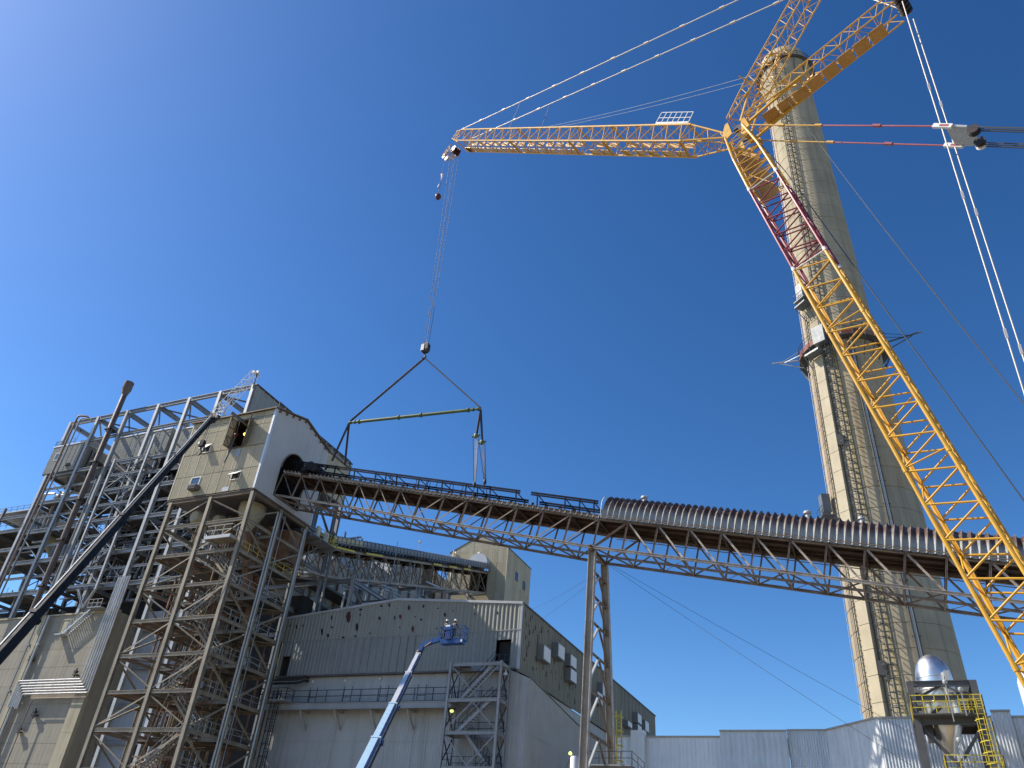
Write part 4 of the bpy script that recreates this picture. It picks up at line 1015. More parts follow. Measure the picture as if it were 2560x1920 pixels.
block(lw, 'canopy', (-131, 73.5, 49.0), (-119.5, 80, 49.2), 'galv')
for x in (-130, -126, -122):
    k = MB(); k.lathe((x, 77, 45), [(0, 0), (1.0, .1), (1.2, .6), (1.2, 1.8), (.9, 2.5), (0, 2.8)], 20); k.build(lw, 'vessel', 'vessel_cream' if x == -126 else 'vessel_grey', True)
for i in range(8):
    k = MB(); x = -122.5 + i * .75; zt_ = random.uniform(49, 52.5); k.path([(x, 75 + .2 * i, 45), (x, 75 + .2 * i, zt_), (x + .3, 75 + .2 * i, zt_ + .35), (x + 2.2, 75.3 + .2 * i, zt_ + .4)], random.uniform(.12, .32), 10); k.build(lw, 'rack_pipe', random.choice(['boiler_bright', 'galv', 'pipe_bright']), True)
k = MB()
for i in range(70):
    x = random.uniform(-130, -117); y = random.uniform(73, 79); z = random.uniform(31, 46); w = random.choice((.06, .1, .14))
    if random.random() < .5: k.bar((x, y, z), (x, y, z + random.uniform(1, 3)), w)
    else: k.bar((x, y, z), (x + random.uniform(1, 4), y, z), w)
k.build(lw, 'small_pipework', 'galv')['kind'] = 'stuff'
k = MB(); k.lathe((-115.0, 76.5, 41.5), [(.4, 0), (2.2, 2.0), (2.2, 3.6), (0, 4.2)], 20); k.build(lw, 'hopper', 'vessel_cream', True)

# ================================================================== LOWER GALLERY
lg = thing('lower_gallery', 'pale rusty truss gallery climbing from the tower to the tan head house', 'conveyor', (-61.6, 92, 0))
gx0, gx1 = -60.0, -63.4
def lgb(y): return 32.5 + (y - 67.5) * .15 if y < 75 else 33.62 + (y - 75) * .297 + min(0, (y - 82)) * .004 * (82 - y) * 0
def lgt(y): return 36.4 + (y - 67.5) * .11 if y < 75 else 37.23 + (y - 75) * .299
NY = [67.5 + 3.28 * i for i in range(17)]
for x in (gx0, gx1):
    for a, b in zip(NY[:-1], NY[1:]):
        bar(lg, 'top_chord', (x, a, lgt(a)), (x, b, lgt(b)), .24, 'gallery_pale', 'ibeam', .3); bar(lg, 'bottom_chord', (x, a, lgb(a)), (x, b, lgb(b)), .24, 'gallery_pale', 'ibeam', .3)
    for i, y in enumerate(NY):
        bar(lg, 'post', (x, y, lgb(y)), (x, y, lgt(y)), .13, 'tower_steel', 'ibeam', .13)
        if i: bar(lg, 'diagonal', (x, NY[i - 1], lgt(NY[i - 1])), (x, y, lgb(y)), .13, 'tower_steel', 'angle')
for i, y in enumerate(NY):
    bar(lg, 'cross_beam', (gx0, y, lgb(y)), (gx1, y, lgb(y)), .2, 'boiler_bright', 'ibeam', .2); bar(lg, 'cross_beam', (gx0, y, lgt(y) - .1), (gx1, y, lgt(y) - .1), .2, 'deck_rust', 'ibeam', .3)
    if i:
        a = NY[i - 1]; bar(lg, 'lateral_brace', (gx0, a, lgb(a)), (gx1, y, lgb(y)), .1, 'tower_steel', 'angle'); bar(lg, 'lateral_brace', (gx1, a, lgb(a)), (gx0, y, lgb(y)), .1, 'tower_steel', 'angle')
        bar(lg, 'sway_brace', (gx0, y, lgb(y)), (gx1, y, lgt(y)), .09, 'tower_steel', 'angle'); bar(lg, 'sway_brace', (gx1, y, lgb(y)), (gx0, y, lgt(y)), .09, 'tower_steel', 'angle')
        v = [(x, yy, lgt(yy) + h) for yy in (a + .01, y - .01) for x, h in ((gx0 + .35, .16), (gx1 - .35, .16), (gx1 - .35, .26), (gx0 + .35, .26))]
        solid(lg, 'deck_plate', v, [(3, 2, 1, 0), (4, 5, 6, 7), (0, 1, 5, 4), (1, 2, 6, 5), (2, 3, 7, 6), (3, 0, 4, 7)], 'deck_rust')
y = 74.5; hp = .92
while y < 119.3:                                 # hood, bay after bay
    prof = [(.45, .72), (.45, 1.55), (.3, 1.72), (-.6, 1.85), (-2.8, 1.85), (-3.7, 1.72), (-3.85, 1.55), (-3.85, .72)]
    v = [(gx0 + dx, yy, lgt(yy) + dz) for yy in (y + .05, y + hp - .05) for dx, dz in prof]; n = len(prof)
    solid(lg, 'hood_panel', v, [(i, i + 1, n + i + 1, n + i) for i in range(n - 1)], 'tan_siding' if y < 80.5 else 'hood_blue')
    k = MB(); pp = [v3(gx0 + dx * 1.02, y, lgt(y) + dz + .03) for dx, dz in prof]
    for p, q in zip(pp[:-1], pp[1:]): k.bar(p, q, .08, .07)
    k.bar(v3(gx0 + .47, y, lgt(y) + 1.05), v3(gx0 + .47, y + hp, lgt(y + hp) + 1.05), .05, .05)
    k.bar(v3(gx0 + .3, y, lgt(y) + .2), v3(gx0 + .3, y, lgt(y) + .8), .08)
    k.build(lg, 'hood_rib', 'charcoal_steel')
    y += hp
bar(lg, 'hood_eave', (gx0 + .5, 74.5, lgt(74.5) + .72), (gx0 + .5, 119.4, lgt(119.4) + .72), .08, 'charcoal_steel', 'box', .12)
bar(lg, 'belt', (gx0 - 1.7, 74.5, lgt(74.5) + .5), (gx0 - 1.7, 119.4, lgt(119.4) + .5), 2.2, 'belt_black', 'box', .2)
for a, b in ((73.0, 79.5), (82, 86), (100, 102.5), (105, 107.5), (110, 112.5)): bar(lg, 'kick_plate', (gx0 + .42, a, lgt(a) + .02), (gx0 + .42, b, lgt(b) + .02), .04, 'rail_yellow', 'box', .26)
block(lg, 'tail_box', (-64.0, 66.5, 32.6), (-59.6, 69.5, 36.2), 'tower_rusty')
for y, m in ((88, 'boiler_bright'), (97.5, 'boiler_bright'), (105.5, 'boiler_bright'), (113.0, 'boiler_bright')):
    for x in (gx0, gx1): bar(lg, 'support_leg', (x, y, 0), (x, y, lgb(y) - .15), .34, m, 'ibeam', .34)
    bar(lg, 'support_cap', (gx0 + .3, y, lgb(y) - .3), (gx1 - .3, y, lgb(y) - .3), .3, m, 'ibeam', .3)
k = MB()
for p in ((-59.2, 70.8, 36.9), (-58.9, 72.2, 36.6)):
    k.lathe(p, [(.1, 0), (.3, .1), (.34, 1.2), (.2, 1.5), (0, 1.55)], 12)
tag(k.build(None, 'wrapped_valves', 'white_paint', True, origin=(-59.2, 70.8, 36.6)), 'pair of white wrapped valves below the end of the transfer house', 'valves')
yp = thing('yellow_platform', 'small platform with yellow handrails below the white end wall of the transfer house', 'platform', (-59.3, 70.5, 36.4))
block(yp, 'deck', (-60.0, 69, 36.3), (-57.8, 73.2, 36.4), 'boiler_steel'); railing(yp, [(-57.8, 69, 36.4), (-57.8, 73.2, 36.4), (-60, 73.2, 36.4)], 'rail_yellow', 1.1, .7, .05, mids=2)
bar(yp, 'bracket', (-60.2, 70, 36.1), (-57.8, 70, 36.1), .2, 'boiler_steel', 'ibeam', .35); bar(yp, 'bracket', (-64, 73, 36.1), (-57.8, 73, 36.1), .2, 'boiler_steel', 'ibeam', .35)
for z in (2, 12, 24): pass
bar(yp, 'post', (-58.2, 73.0, 0), (-58.2, 73.0, 36.2), .22, 'boiler_steel', 'ibeam')

# ================================================================== HEAD HOUSE
hh = thing('head_house', 'tan rust streaked head house tower behind the grey hall', 'building', (-62.3, 125.5, 0))
HHx0, HHx1, HHy0, HHy1 = -68.2, -56.4, 120.0, 131.0
def hhz(x): return 58.05 - (58.05 - 55.2) * abs(x + 62.3) / 5.9
hr = [28 + 2.72 * i for i in range(10)] + [55.15]
xs_ = lin(HHx0, HHx1, 12)
clad_holes(hh, 'wall_panel', (0, HHy0, 0), UX, UZ, xs_, hr[:-1] + [55.15], [(-63.55, -60.0, 46.9, 52.4)], ['head_siding', 'tan_siding_light', 'head_siding'], pitch=.17, depth=.03)
for a, b in zip(xs_[:-1], xs_[1:]):
    sheet(hh, 'gable_panel', (0, HHy0, 0), UX, UZ, a + .006, b - .006, 55.16, lambda u: hhz(u), 'tan_siding_light', pitch=.17, depth=.03)
clad(hh, 'wall_panel', (HHx1, 0, 0), UY, UZ, HHy0, HHy1, 28, 55.15, ['tan_siding_light', 'head_siding'], width=1.6, rows=[28, 33.4, 38.9, 44.3, 49.7, 55.15], pitch=.17, depth=.03)
clad(hh, 'wall_panel', (0, HHy1, 0), -UX, UZ, -HHx1, -HHx0, 28, 55.15, 'tan_siding', width=4, pitch=.3, depth=.03); clad(hh, 'wall_panel', (HHx0, 0, 0), -UY, UZ, -HHy1, -HHy0, 28, 55.15, 'tan_siding', width=4, pitch=.3, depth=.03)
for s in (-1, 1):
    v = [(x, y, z + h) for h in (0, .12) for x, y, z in ((-62.3, HHy0 - .12, 58.1), (-62.3 + s * 6.05, HHy0 - .12, hhz(-62.3 + s * 6.05) + .05), (-62.3 + s * 6.05, HHy1 + .1, hhz(-62.3 + s * 6.05) + .05), (-62.3, HHy1 + .1, 58.1))]
    solid(hh, 'roof_slope', v, [(3, 2, 1, 0), (4, 5, 6, 7), (0, 1, 5, 4), (1, 2, 6, 5), (2, 3, 7, 6), (3, 0, 4, 7)], 'charcoal_steel')
block(hh, 'corner_trim', (HHx1 - .1, HHy0 - .07, 28), (HHx1 + .07, HHy0 + .1, 55.2), 'tan_siding_light')
block(hh, 'tunnel_back', (-63.55, 124, 46.5), (-60, 124.1, 52.6), 'interior_shade')
k = MB(); R90 = Matrix.Rotation(math.pi / 2, 3, 'X')
k.lathe((-61.75, HHy0 - .05, 52.2), [(1.95, 0), (1.95, 1.1), (0, 1.12)], 18, 0, math.pi, R=R90); k.build(hh, 'hood', 'blue_panel', True)
block(hh, 'hood_lamp', (-62.4, HHy0 - .3, 54.4), (-61.9, HHy0, 54.8), 'window_white')
for y, z in ((124.0, 50.6), (127.6, 50.2), (123.6, 43.6)):
    v = MB()
    for a, b in (((y, z), (y + 1.0, z)), ((y + 1.0, z), (y + 1.0, z + 1.5)), ((y + 1.0, z + 1.5), (y, z + 1.5)), ((y, z + 1.5), (y, z))): v.bar((HHx1 + .05, a[0], a[1]), (HHx1 + .05, b[0], b[1]), .1)
    w_ = v.build(hh, 'window', 'charcoal_steel'); solid(w_, 'pane', [(HHx1 + .045, yy, zz) for yy, zz in ((y, z), (y + 1, z), (y + 1, z + 1.5), (y, z + 1.5))], [(0, 1, 2, 3)], 'glass')
k = MB(); k.path([(HHx0 + .8, HHy0 - .3, 50), (HHx0 + .8, HHy0 - .3, 55.5), (HHx0 + 1.3, HHy0 - .3, 55.0)], .12, 8); k.build(hh, 'vent_pipe', 'white_paint', True)
k = MB(); k.bar((-74.0, 118, 50), (-74.0, 118, 57.0), .08); k.box((-74.2, 117.8, 57), (-73.8, 118.2, 57.4)); 
k.bar((-74, 118, 40), (-74, 118, 50), .12)
tag(k.build(None, 'lamp_mast', 'rail_grey', origin=(-74, 118, 40)), 'thin lamp mast behind the lower gallery', 'lamp mast')
# bunker bay steel and sheds under the lower gallery
bb = thing('bunker_bay', 'dark open steel bunker bay under the lower gallery', 'building', (-68, 96, 0))
for y in (77.5, 86.5, 95.5, 104.5, 113.5):
    for x in (-57.5, -67.0, -76.0): bar(bb, 'column', (x, y, 0), (x, y, 34.5 + (y - 77.5) * .12), .42, 'boiler_steel' if x < -58 else 'boiler_bright', 'ibeam', .42)
    for z in (27.5, 33.8): bar(bb, 'beam', (-76, y, z), (-57.5, y, z), .3, 'boiler_steel', 'ibeam', .5)
for z in (27.5, 31.0, 33.8):
    for x in (-57.5, -67, -76): bar(bb, 'beam', (x, 77.5, z), (x, 113.5, z), .3, 'boiler_steel', 'ibeam', .55)
bar(bb, 'brace', (-57.6, 77.6, 33.2), (-57.6, 95.4, 24.5), .34, 'boiler_steel', 'ibeam', .4); bar(bb, 'brace', (-57.7, 95.2, 33.0), (-57.7, 86.6, 25.0), .28, 'boiler_steel', 'ibeam', .3); bar(bb, 'brace', (-57.7, 77.8, 25.0), (-57.7, 86.4, 31.0), .28, 'boiler_steel', 'ibeam', .3)
block(bb, 'inner_shade_block', (-75, 79, 0), (-66, 118, 33), 'interior_shade'); block(bb, 'roof_deck', (-76.2, 77.2, 34.6), (-64.2, 112, 34.9), 'charcoal_steel')  # solid dark block stands in for the bay's shaded interior
for i in range(8): block(bb, 'sky_cover_block', (-76, 80 + i * 4.8, 30), (-66.8, 84.75 + i * 4.8, lgt(82 + i * 4.8) + random.uniform(-.6, 2.4)), random.choice(['charcoal_steel', 'galv', 'blue_panel', 'vessel_grey']))  # stepped blocks added to cover the sky seen through the gallery truss
for i in range(14): bar(bb, 'bunker_stiffener', (-66.6, 81 + i * 2.7, 30), (-66.6, 81 + i * 2.7, 36 + i * .8), .2, random.choice(['boiler_steel', 'galv', 'tower_rusty']), 'ibeam')
for i in range(5): bar(bb, 'roof_truss_member', (-57.6, 92 + i * 5, 35.0 + i * .9), (-75, 92 + i * 5, 35.0 + i * .9), .25, 'boiler_steel', 'ibeam', .35)
k = MB()
for i in range(170):
    x = random.uniform(-66, -58.5); y = random.uniform(80, 118); z = random.uniform(28, 42); w = random.choice((.08, .12, .2)); q = random.random()
    if q < .35: k.bar((x, y, z), (x, y, z + random.uniform(1, 4)), w)
    elif q < .7: k.bar((x, y, z), (x, min(118, y + random.uniform(2, 6)), z + .6), w)
    else: k.bar((x, y, z), (x - random.uniform(1, 5), y, z), w)
k.build(bb, 'pipe_clutter', 'galv')['kind'] = 'stuff'
sh = thing('roof_shed', 'blue grey shed with a pale gable in the dark bay above the hall roof', 'shed', (-54.5, 82, 27))
sx0, sx1, sy0, sy1 = -57.0, -51.8, 79.5, 86
clad(sh, 'wall_panel', (0, sy0, 0), UX, UZ, sx0, sx1, 24, 31.6, 'duct_siding', width=1.3, pitch=.3, depth=.03)
v = [(sx1, sy0, 24), (sx1, sy1, 24), (sx1, sy1, 28.8), (sx1, sy0, 31.6)]
solid(sh, 'end_gable', v + [(x - .1, y, z) for x, y, z in v], [(0, 1, 2, 3), (7, 6, 5, 4), (0, 4, 5, 1), (1, 5, 6, 2), (2, 6, 7, 3), (3, 7, 4, 0)], 'tan_siding_light')
v = [(sx0, sy0 - .1, 31.7), (sx1 + .1, sy0 - .1, 31.7), (sx1 + .1, sy1, 28.9), (sx0, sy1, 28.9)]
solid(sh, 'roof', v + [(x, y, z + .1) for x, y, z in v], [(3, 2, 1, 0), (4, 5, 6, 7), (0, 1, 5, 4), (1, 2, 6, 5), (2, 3, 7, 6), (3, 0, 4, 7)], 'charcoal_steel')
rh = thing('roof_hatch', 'small tan box on the hall roof ridge below the lower gallery', 'roof hatch', (-49.5, 76, 27))
block(rh, 'box', (-51.2, 75, 26.8), (-48.2, 77.5, 29.3), 'tan_siding_light'); block(rh, 'lid', (-51.4, 74.8, 29.31), (-48.0, 77.7, 29.5), 'trim_light')
# ================================================================== GREY HALL
hal = thing('grey_hall', 'long grey corrugated hall with torn patches in the middle of the picture', 'building', (-44.2, 93, 0))
X0, X1, HF, HB = -58.6, -29.95, 68.0, 119.0
def roofz(x): return 27.3 - (27.3 - 26.05) * abs(x + 44.2) / 14.3
n = 32
for a, b in zip(lin(X0, X1, n)[:-1], lin(X0, X1, n)[1:]):
    sheet(hal, 'upper_panel', (0, HF, 0), UX, UZ, a + .006, b - .006, 23.5, lambda u: roofz(u) - .05, 'hall_siding', pitch=.4475, depth=.09, slope=.32)
clad_holes(hal, 'lower_panel', (0, HF - .03, 0), UX, UZ, lin(X0 + .5, X1, 32), [19.88, 23.42], [(-32.35, -30.85, 19.88, 22.55), (-57.6, -56.6, 19.88, 21.9)], 'hall_siding_low', pitch=.4475, depth=.075, slope=.32)
for (a, b, z) in ((-32.35, -30.85, 22.55), (-57.6, -56.6, 21.9)): block(hal, 'doorway_shade', (a, HF + .6, 19.8), (b, HF + .7, z), 'interior_shade')  # dark plate behind each doorway stands in for shade inside
block(hal, 'band_flashing', (X0, HF - .12, 23.40), (X1 + .02, HF + .02, 23.5), 'hall_siding_low')
block(hal, 'band_shadow', (X0 + .5, HF - .06, 19.74), (X1, HF + .55, 19.87), 'charcoal_steel')  # charcoal strip stands in for the shadow line below the band
for s in (0, 1):                                # coping along the gable
    xa, xb = (X0 - .1, -44.2) if s == 0 else (-44.2, X1 + .1)
    v = [(x, y, roofz(x) + h) for x in (xa, xb) for y, h in ((HF - .16, -.12), (HF + .3, -.12), (HF + .3, .12), (HF - .16, .12))]
    solid(hal, 'gable_coping', v, [(3, 2, 1, 0), (4, 5, 6, 7), (0, 1, 5, 4), (1, 2, 6, 5), (2, 3, 7, 6), (3, 0, 4, 7)], 'boiler_bright')
    v = [(x, y, roofz(x) + h) for y in (HF + .31, HB) for x, h in ((xa, -.02), (xb, -.02), (xb, .08), (xa, .08))]
    solid(hal, 'roof_slope', v, [(3, 2, 1, 0), (4, 5, 6, 7), (0, 1, 5, 4), (1, 2, 6, 5), (2, 3, 7, 6), (3, 0, 4, 7)], 'hall_siding_low')
clad(hal, 'base_panel', (0, HF + .5, 0), UX, UZ, X0, X1 + .0, 0, 19.85, ['hall_panel', 'hall_panel', 'hall_panel'], width=1.5, rows=[0, 3.4, 6.8, 10.2, 13.6, 19.85], pitch=.3, depth=.018)
clad(hal, 'side_panel', (X1, 0, 0), UY, UZ, HF, HB, 19.5, 26.0, 'hall_side', width=1.76, pitch=.44, depth=.07)
clad(hal, 'side_base_panel', (X1 - .2, 0, 0), UY, UZ, HF, HB, 0, 19.48, 'hall_panel', width=5.1, pitch=.5, depth=.02)
block(hal, 'side_coping', (X1 - .1, HF, 26.0), (X1 + .16, HB, 26.14), 'charcoal_steel')
block(hal, 'corner_trim', (X1 - .14, HF - .09, 19.8), (X1 + .09, HF + .14, 26.05), 'boiler_bright')
block(hal, 'back_wall', (X0, HB, 0), (X1, HB + .1, 26), 'hall_side'); block(hal, 'left_wall', (X0 - .1, HF + .6, 0), (X0, HB, 26), 'hall_side')
def torn(pts, m, side=False):
    """a hole punched through the sheet, edges curled out: irregular polygon 12 mm proud"""
    if side: v = [(X1 + d, p[0], p[1]) for d in (.078, .09) for p in pts]
    else: v = [(p[0], HF - d, p[1]) for d in (.093, .105) for p in pts]
    n = len(pts); solid(hal, 'torn_patch', v, [tuple(range(n, 2 * n)), tuple(range(n))[::-1]] + [(i, (i + 1) % n, n + (i + 1) % n, n + i) for i in range(n)], m)
def pxf(x, y): p = onY(640 + x / 3.456, 1440 + y / 3.456, HF - .09); return p.x, p.z
for (x, y, w, h, m) in ((800, 350, 22, 55, 'torn_red'), (350, 440, 8, 24, 'torn_dark'), (405, 430, 6, 14, 'torn_dark'), (570, 480, 10, 32, 'torn_dark'), (622, 515, 12, 18, 'torn_dark'), (655, 360, 8, 22, 'torn_dark'), (655, 443, 12, 9, 'torn_dark'),
                        (872, 440, 12, 40, 'torn_dark'), (858, 520, 13, 9, 'torn_dark'), (755, 532, 13, 10, 'torn_dark'), (905, 290, 14, 10, 'torn_dark'), (1065, 365, 11, 20, 'torn_dark'), (1080, 260, 12, 9, 'torn_dark'), (1150, 250, 7, 18, 'torn_dark'),
                        (1248, 350, 12, 26, 'torn_red'), (1322, 270, 13, 26, 'torn_red'), (1355, 462, 11, 32, 'torn_red'), (1430, 378, 12, 10, 'torn_dark'), (1448, 262, 9, 20, 'torn_red'), (1375, 353, 9, 6, 'torn_dark'), (1573, 280, 9, 7, 'torn_dark'),
                        (1632, 335, 9, 22, 'torn_dark'), (983, 495, 9, 7, 'torn_dark'), (1240, 445, 7, 6, 'torn_dark'), (1197, 360, 6, 22, 'torn_dark'), (1895, 255, 9, 12, 'torn_dark'), (2085, 320, 7, 18, 'torn_dark'), (1890, 330, 7, 9, 'torn_dark'), (900, 335, 7, 10, 'torn_dark'), (1560, 455, 9, 7, 'torn_dark'), (290, 430, 6, 9, 'torn_dark'), (1705, 300, 6, 6, 'torn_dark')):
    k = random.randint(6, 8); ps = []
    for i in range(k):
        t = 2 * math.pi * i / k; rr = random.uniform(.65, 1.15); ps.append(pxf(x + w * rr * math.cos(t), y - h * rr * math.sin(t)))
    torn(ps, m)
for i in range(64):                              # long narrow tears along the ribs of the side wall
    y = HF + .6 + random.random() ** 1.3 * 15; z = random.uniform(19.9, 25.6); h = random.uniform(.18, .7); w = random.uniform(.05, .12); y = round((y - HF) / .44) * .44 + HF + .3
    if z + h > 25.8: continue
    torn([(y - w, z), (y + w * .6, z + .03), (y + w, z + h * .6), (y + w * .3, z + h), (y - w * .7, z + h * .8)], 'torn_dark', True)
for (xa, ya, xb, yb) in ((1342, 1611, 1362, 1650), (1379, 1606, 1394, 1643), (1410, 1634, 1426, 1665), (1410, 1669, 1426, 1702), (1491, 1706, 1506, 1739), (1478, 1727, 1492, 1757), (1580, 1781, 1592, 1806), (1580, 1809, 1592, 1834), (1599, 1799, 1610, 1826), (1555, 1800, 1563, 1815)):
    a = onX(xa, ya, X1); b_ = onX(xa, yb, X1); y0 = a.y; zt_, zb_ = a.z, b_.z
    o = MB(); o.box((X1 + .08, y0, zb_), (X1 + .75, y0 + 2.0, zt_)); q = o.build(hal, 'wall_vent', 'hall_siding_low')
    block(q, 'vent_louvre', (X1 + .755, y0 + .1, zb_ + .1), (X1 + .79, y0 + 1.9, zt_ - .1), 'window_white')
for (px, py) in ((782, 1705), (863, 1703), (950, 1698)):
    p = onY(px, py, HF + .4); k = MB(); k.lathe(p, [(0, -.13), (.13, -.05), (.15, .05), (.06, .2)], 10); k.build(hal, 'wall_lamp', 'window_white', True)
for px, py in ((1700, 2012), ): pass
for (x, z0, z1) in ((-33.9, 0, 23.3), (-30.6, 0, 19.7), (-30.9, 0, 19.7)): bar(hal, 'downpipe', (x if z1 < 20 else x, HF + .3, z0), (x, HF + .3, min(z1, 19.7)), .12, 'hall_panel', 'tube')
# walkway with brackets and railing
wk = thing('wall_walkway', 'grey walkway with dark handrail bracketed to the hall wall', 'walkway', (-47, 67.6, 16.4))
bar(wk, 'edge_beam', (-58.3, 66.9, 16.55), (-36.0, 66.9, 16.55), .16, 'stair_steel', 'ibeam', .6)
for i in range(11): block(wk, 'deck_plate', (-58.3 + i * 2.03, 66.85, 16.86), (-58.3 + i * 2.03 + 2.0, 68.46, 16.92), 'grating')
for i in range(6):
    x = -57.2 + i * 4.15; bar(wk, 'bracket_arm', (x, 66.95, 16.3), (x, 68.5, 16.3), .18, 'hall_panel', 'ibeam', .3); bar(wk, 'bracket_strut', (x, 66.95, 16.2), (x, 68.48, 14.6), .15, 'lean_panel', 'ibeam', .2)
    block(wk, 'bracket_pad', (x - .2, 68.44, 14.3), (x + .2, 68.5, 14.75), 'hall_panel')
railing(wk, [(-58.3, 66.9, 16.92), (-36.0, 66.9, 16.92)], 'rail_dark', 1.15, 2.05, .06)
for x in (-52.4, -48.2, -44.0, -39.8):
    k = MB()
    for q in (0, .9): k.bar((x + q, 67.0, 16.95), (x + q, 67.0, 18.4), .05)
    k.bar((x, 67.0, 17.4), (x + .9, 67.0, 17.4), .05); k.bar((x, 67.0, 18.1), (x + .9, 67.0, 18.1), .05); k.build(wk, 'gate_frame', 'rail_dark')
cl = thing('caged_ladder', 'dark caged ladder climbing to the left end of the hall walkway', 'ladder', (-55.9, 67.6, 0))
k = MB()
for x in (-56.15, -55.65): k.bar((x, 66.6, 0), (x, 66.6, 18.2), .07)
for i in range(60): k.bar((-56.15, 66.6, .3 + i * .3), (-55.65, 66.6, .3 + i * .3), .04)
k.build(cl, 'ladder', 'rail_dark'); k = MB()
for i in range(14):
    z = 2.6 + i * 1.15; ps = [v3(-55.9 + .42 * math.cos(t), 66.5 - .7 * math.sin(t), z) for t in [math.pi * j / 6 for j in range(7)]]
    for p, q in zip(ps[:-1], ps[1:]): k.bar(p, q, .05, .07)
for j in (1, 3, 5): k.bar((-55.9 + .42 * math.cos(math.pi * j / 6), 66.5 - .7 * math.sin(math.pi * j / 6), 2.6), (-55.9 + .42 * math.cos(math.pi * j / 6), 66.5 - .7 * math.sin(math.pi * j / 6), 18), .04)
k.build(cl, 'cage', 'rail_dark')
block(cl, 'rest_platform', (-57.6, 65.7, 16.9), (-54.2, 66.85, 17.0), 'stair_steel'); railing(cl, [(-57.6, 66.8, 17.0), (-57.6, 65.7, 17.0), (-54.2, 65.7, 17.0), (-54.2, 66.8, 17.0)], 'rail_dark', 1.1, 1.1, .05)
dp = thing('wall_duct_elbow', 'black pipe elbows at the lower left corner of the corrugated band', 'pipes', (-55.8, 67.5, 19.2))
for z in (19.35, 19.0):
    k = MB(); k.path([(-57.6, 67.4, z), (-54.6, 67.4, z), (-54.2, 67.5, z + .1), (-54.0, 67.8, z + .3), (-54.0, 68.4, z + .4)], .13, 8); k.build(dp, 'elbow_pipe', 'dark_iron', True)
# stair tower
st = thing('stair_tower', 'grey steel stair tower in front of the right end of the hall', 'stair tower', (-33.3, 67, 0))
sx = (-35.9, -30.7); sy = (65.9, 67.75); SLv = [19.95, 16.8, 14.05, 11.2, 8.4, 5.6, 2.8]
for x in sx:
    for y in sy: bar(st, 'column', (x, y, 0), (x, y, 20.05), .22, 'stair_steel', 'ibeam', .22)
for i, z in enumerate(SLv):
    bar(st, 'front_beam', (sx[0] + .11, sy[0], z - .14), (sx[1] - .11, sy[0], z - .14), .14, 'stair_steel', 'ibeam', .30); bar(st, 'rear_beam', (sx[0] + .11, sy[1], z - .14), (sx[1] - .11, sy[1], z - .14), .14, 'stair_steel', 'ibeam', .30)
    for x in sx: bar(st, 'side_beam', (x, sy[0] + .1, z - .14), (x, sy[1] - .1, z - .14), .14, 'stair_steel', 'ibeam', .28)
    if i + 1 < len(SLv):
        z2 = SLv[i + 1]; m_ = (sx[0] + sx[1]) / 2
        if i == 0: prs = (((sx[0] + .2, z - .3), (sx[1] - 2.2, z2 + .1)), ((sx[1] - .2, z - .3), (sx[0] + 2.2, z2 + .1)))
        elif i % 2: prs = (((m_, z - .3), (sx[0] + .1, z2 + .1)), ((m_, z - .3), (sx[1] - .1, z2 + .1)))
        else: prs = (((sx[0] + .1, z - .3), (m_, z2 + .1)), ((sx[1] - .1, z - .3), (m_, z2 + .1)))
        for (xa, za), (xb, zb_) in prs: bar(st, 'brace', (xa, sy[0], za), (xb, sy[0], zb_), .09, 'stair_steel', 'angle')
        for x in sx: bar(st, 'brace', (x, sy[0], z - .3), (x, sy[1], z2 + .1), .08, 'rail_dark', 'angle'); bar(st, 'brace', (x, sy[1], z - .3), (x, sy[0], z2 + .1), .08, 'rail_dark', 'angle')
        if i in (0, 1): stair(st, (sx[0] + 1.3, 66.1, z2 + .02), (sx[1] - .75, 66.1, z + .02), .75, 'stair_steel', 'rail_dark', UY)
        elif i % 2 == 0: stair(st, (sx[1] - .9, 66.95, z2 + .02), (sx[0] + 1.6, 66.95, z + .02), .75, 'stair_steel', 'rail_dark', UY)
        else: stair(st, (sx[0] + 1.3, 66.1, z2 + .02), (sx[1] - .9, 66.1, z + .02), .75, 'stair_steel', 'rail_dark', UY)
    block(st, 'landing', (sx[0] + .1, sy[0] + .1, z + .015), (sx[0] + 1.3, sy[1] - .1, z + .05), 'grating'); block(st, 'landing', (sx[1] - 1.0, sy[0] + .1, z + .015), (sx[1] - .1, sy[1] - .1, z + .05), 'grating')
    if i: railing(st, [(sx[0] + .1, sy[1] - .1, z), (sx[1] - .1, sy[1] - .1, z), (sx[1] - .1, sy[0] + .1, z)], 'rail_dark', 1.05, 1.2, .045); railing(st, [(sx[0] + .1, sy[0] + .12, z), (sx[0] + 1.0, sy[0] + .12, z)], 'rail_dark', 1.05, .45, .04)
railing(st, [(sx[1] - 1.6, sy[1], 20.0), (sx[1] - .1, sy[1], 20.0)], 'rail_dark', 1.1, .5, .045)
k = MB(); k.lathe((sx[0] + .55, sy[0] + .1, 15.75), [(0, -.16), (.15, -.1), (.19, .0), (.15, .1), (0, .14)], 12); k.build(st, 'lit_lamp', 'lamp_green', True)
for p in ((sx[1] + .25, 66.4, 18.9), (sx[1] + .3, 66.4, 10.6)):
    k = MB(); k.lathe(p, [(.22, 0), (.18, .12), (.06, .25), (.04, .5)], 12); k.build(st, 'lamp_shade', 'window_white', True)
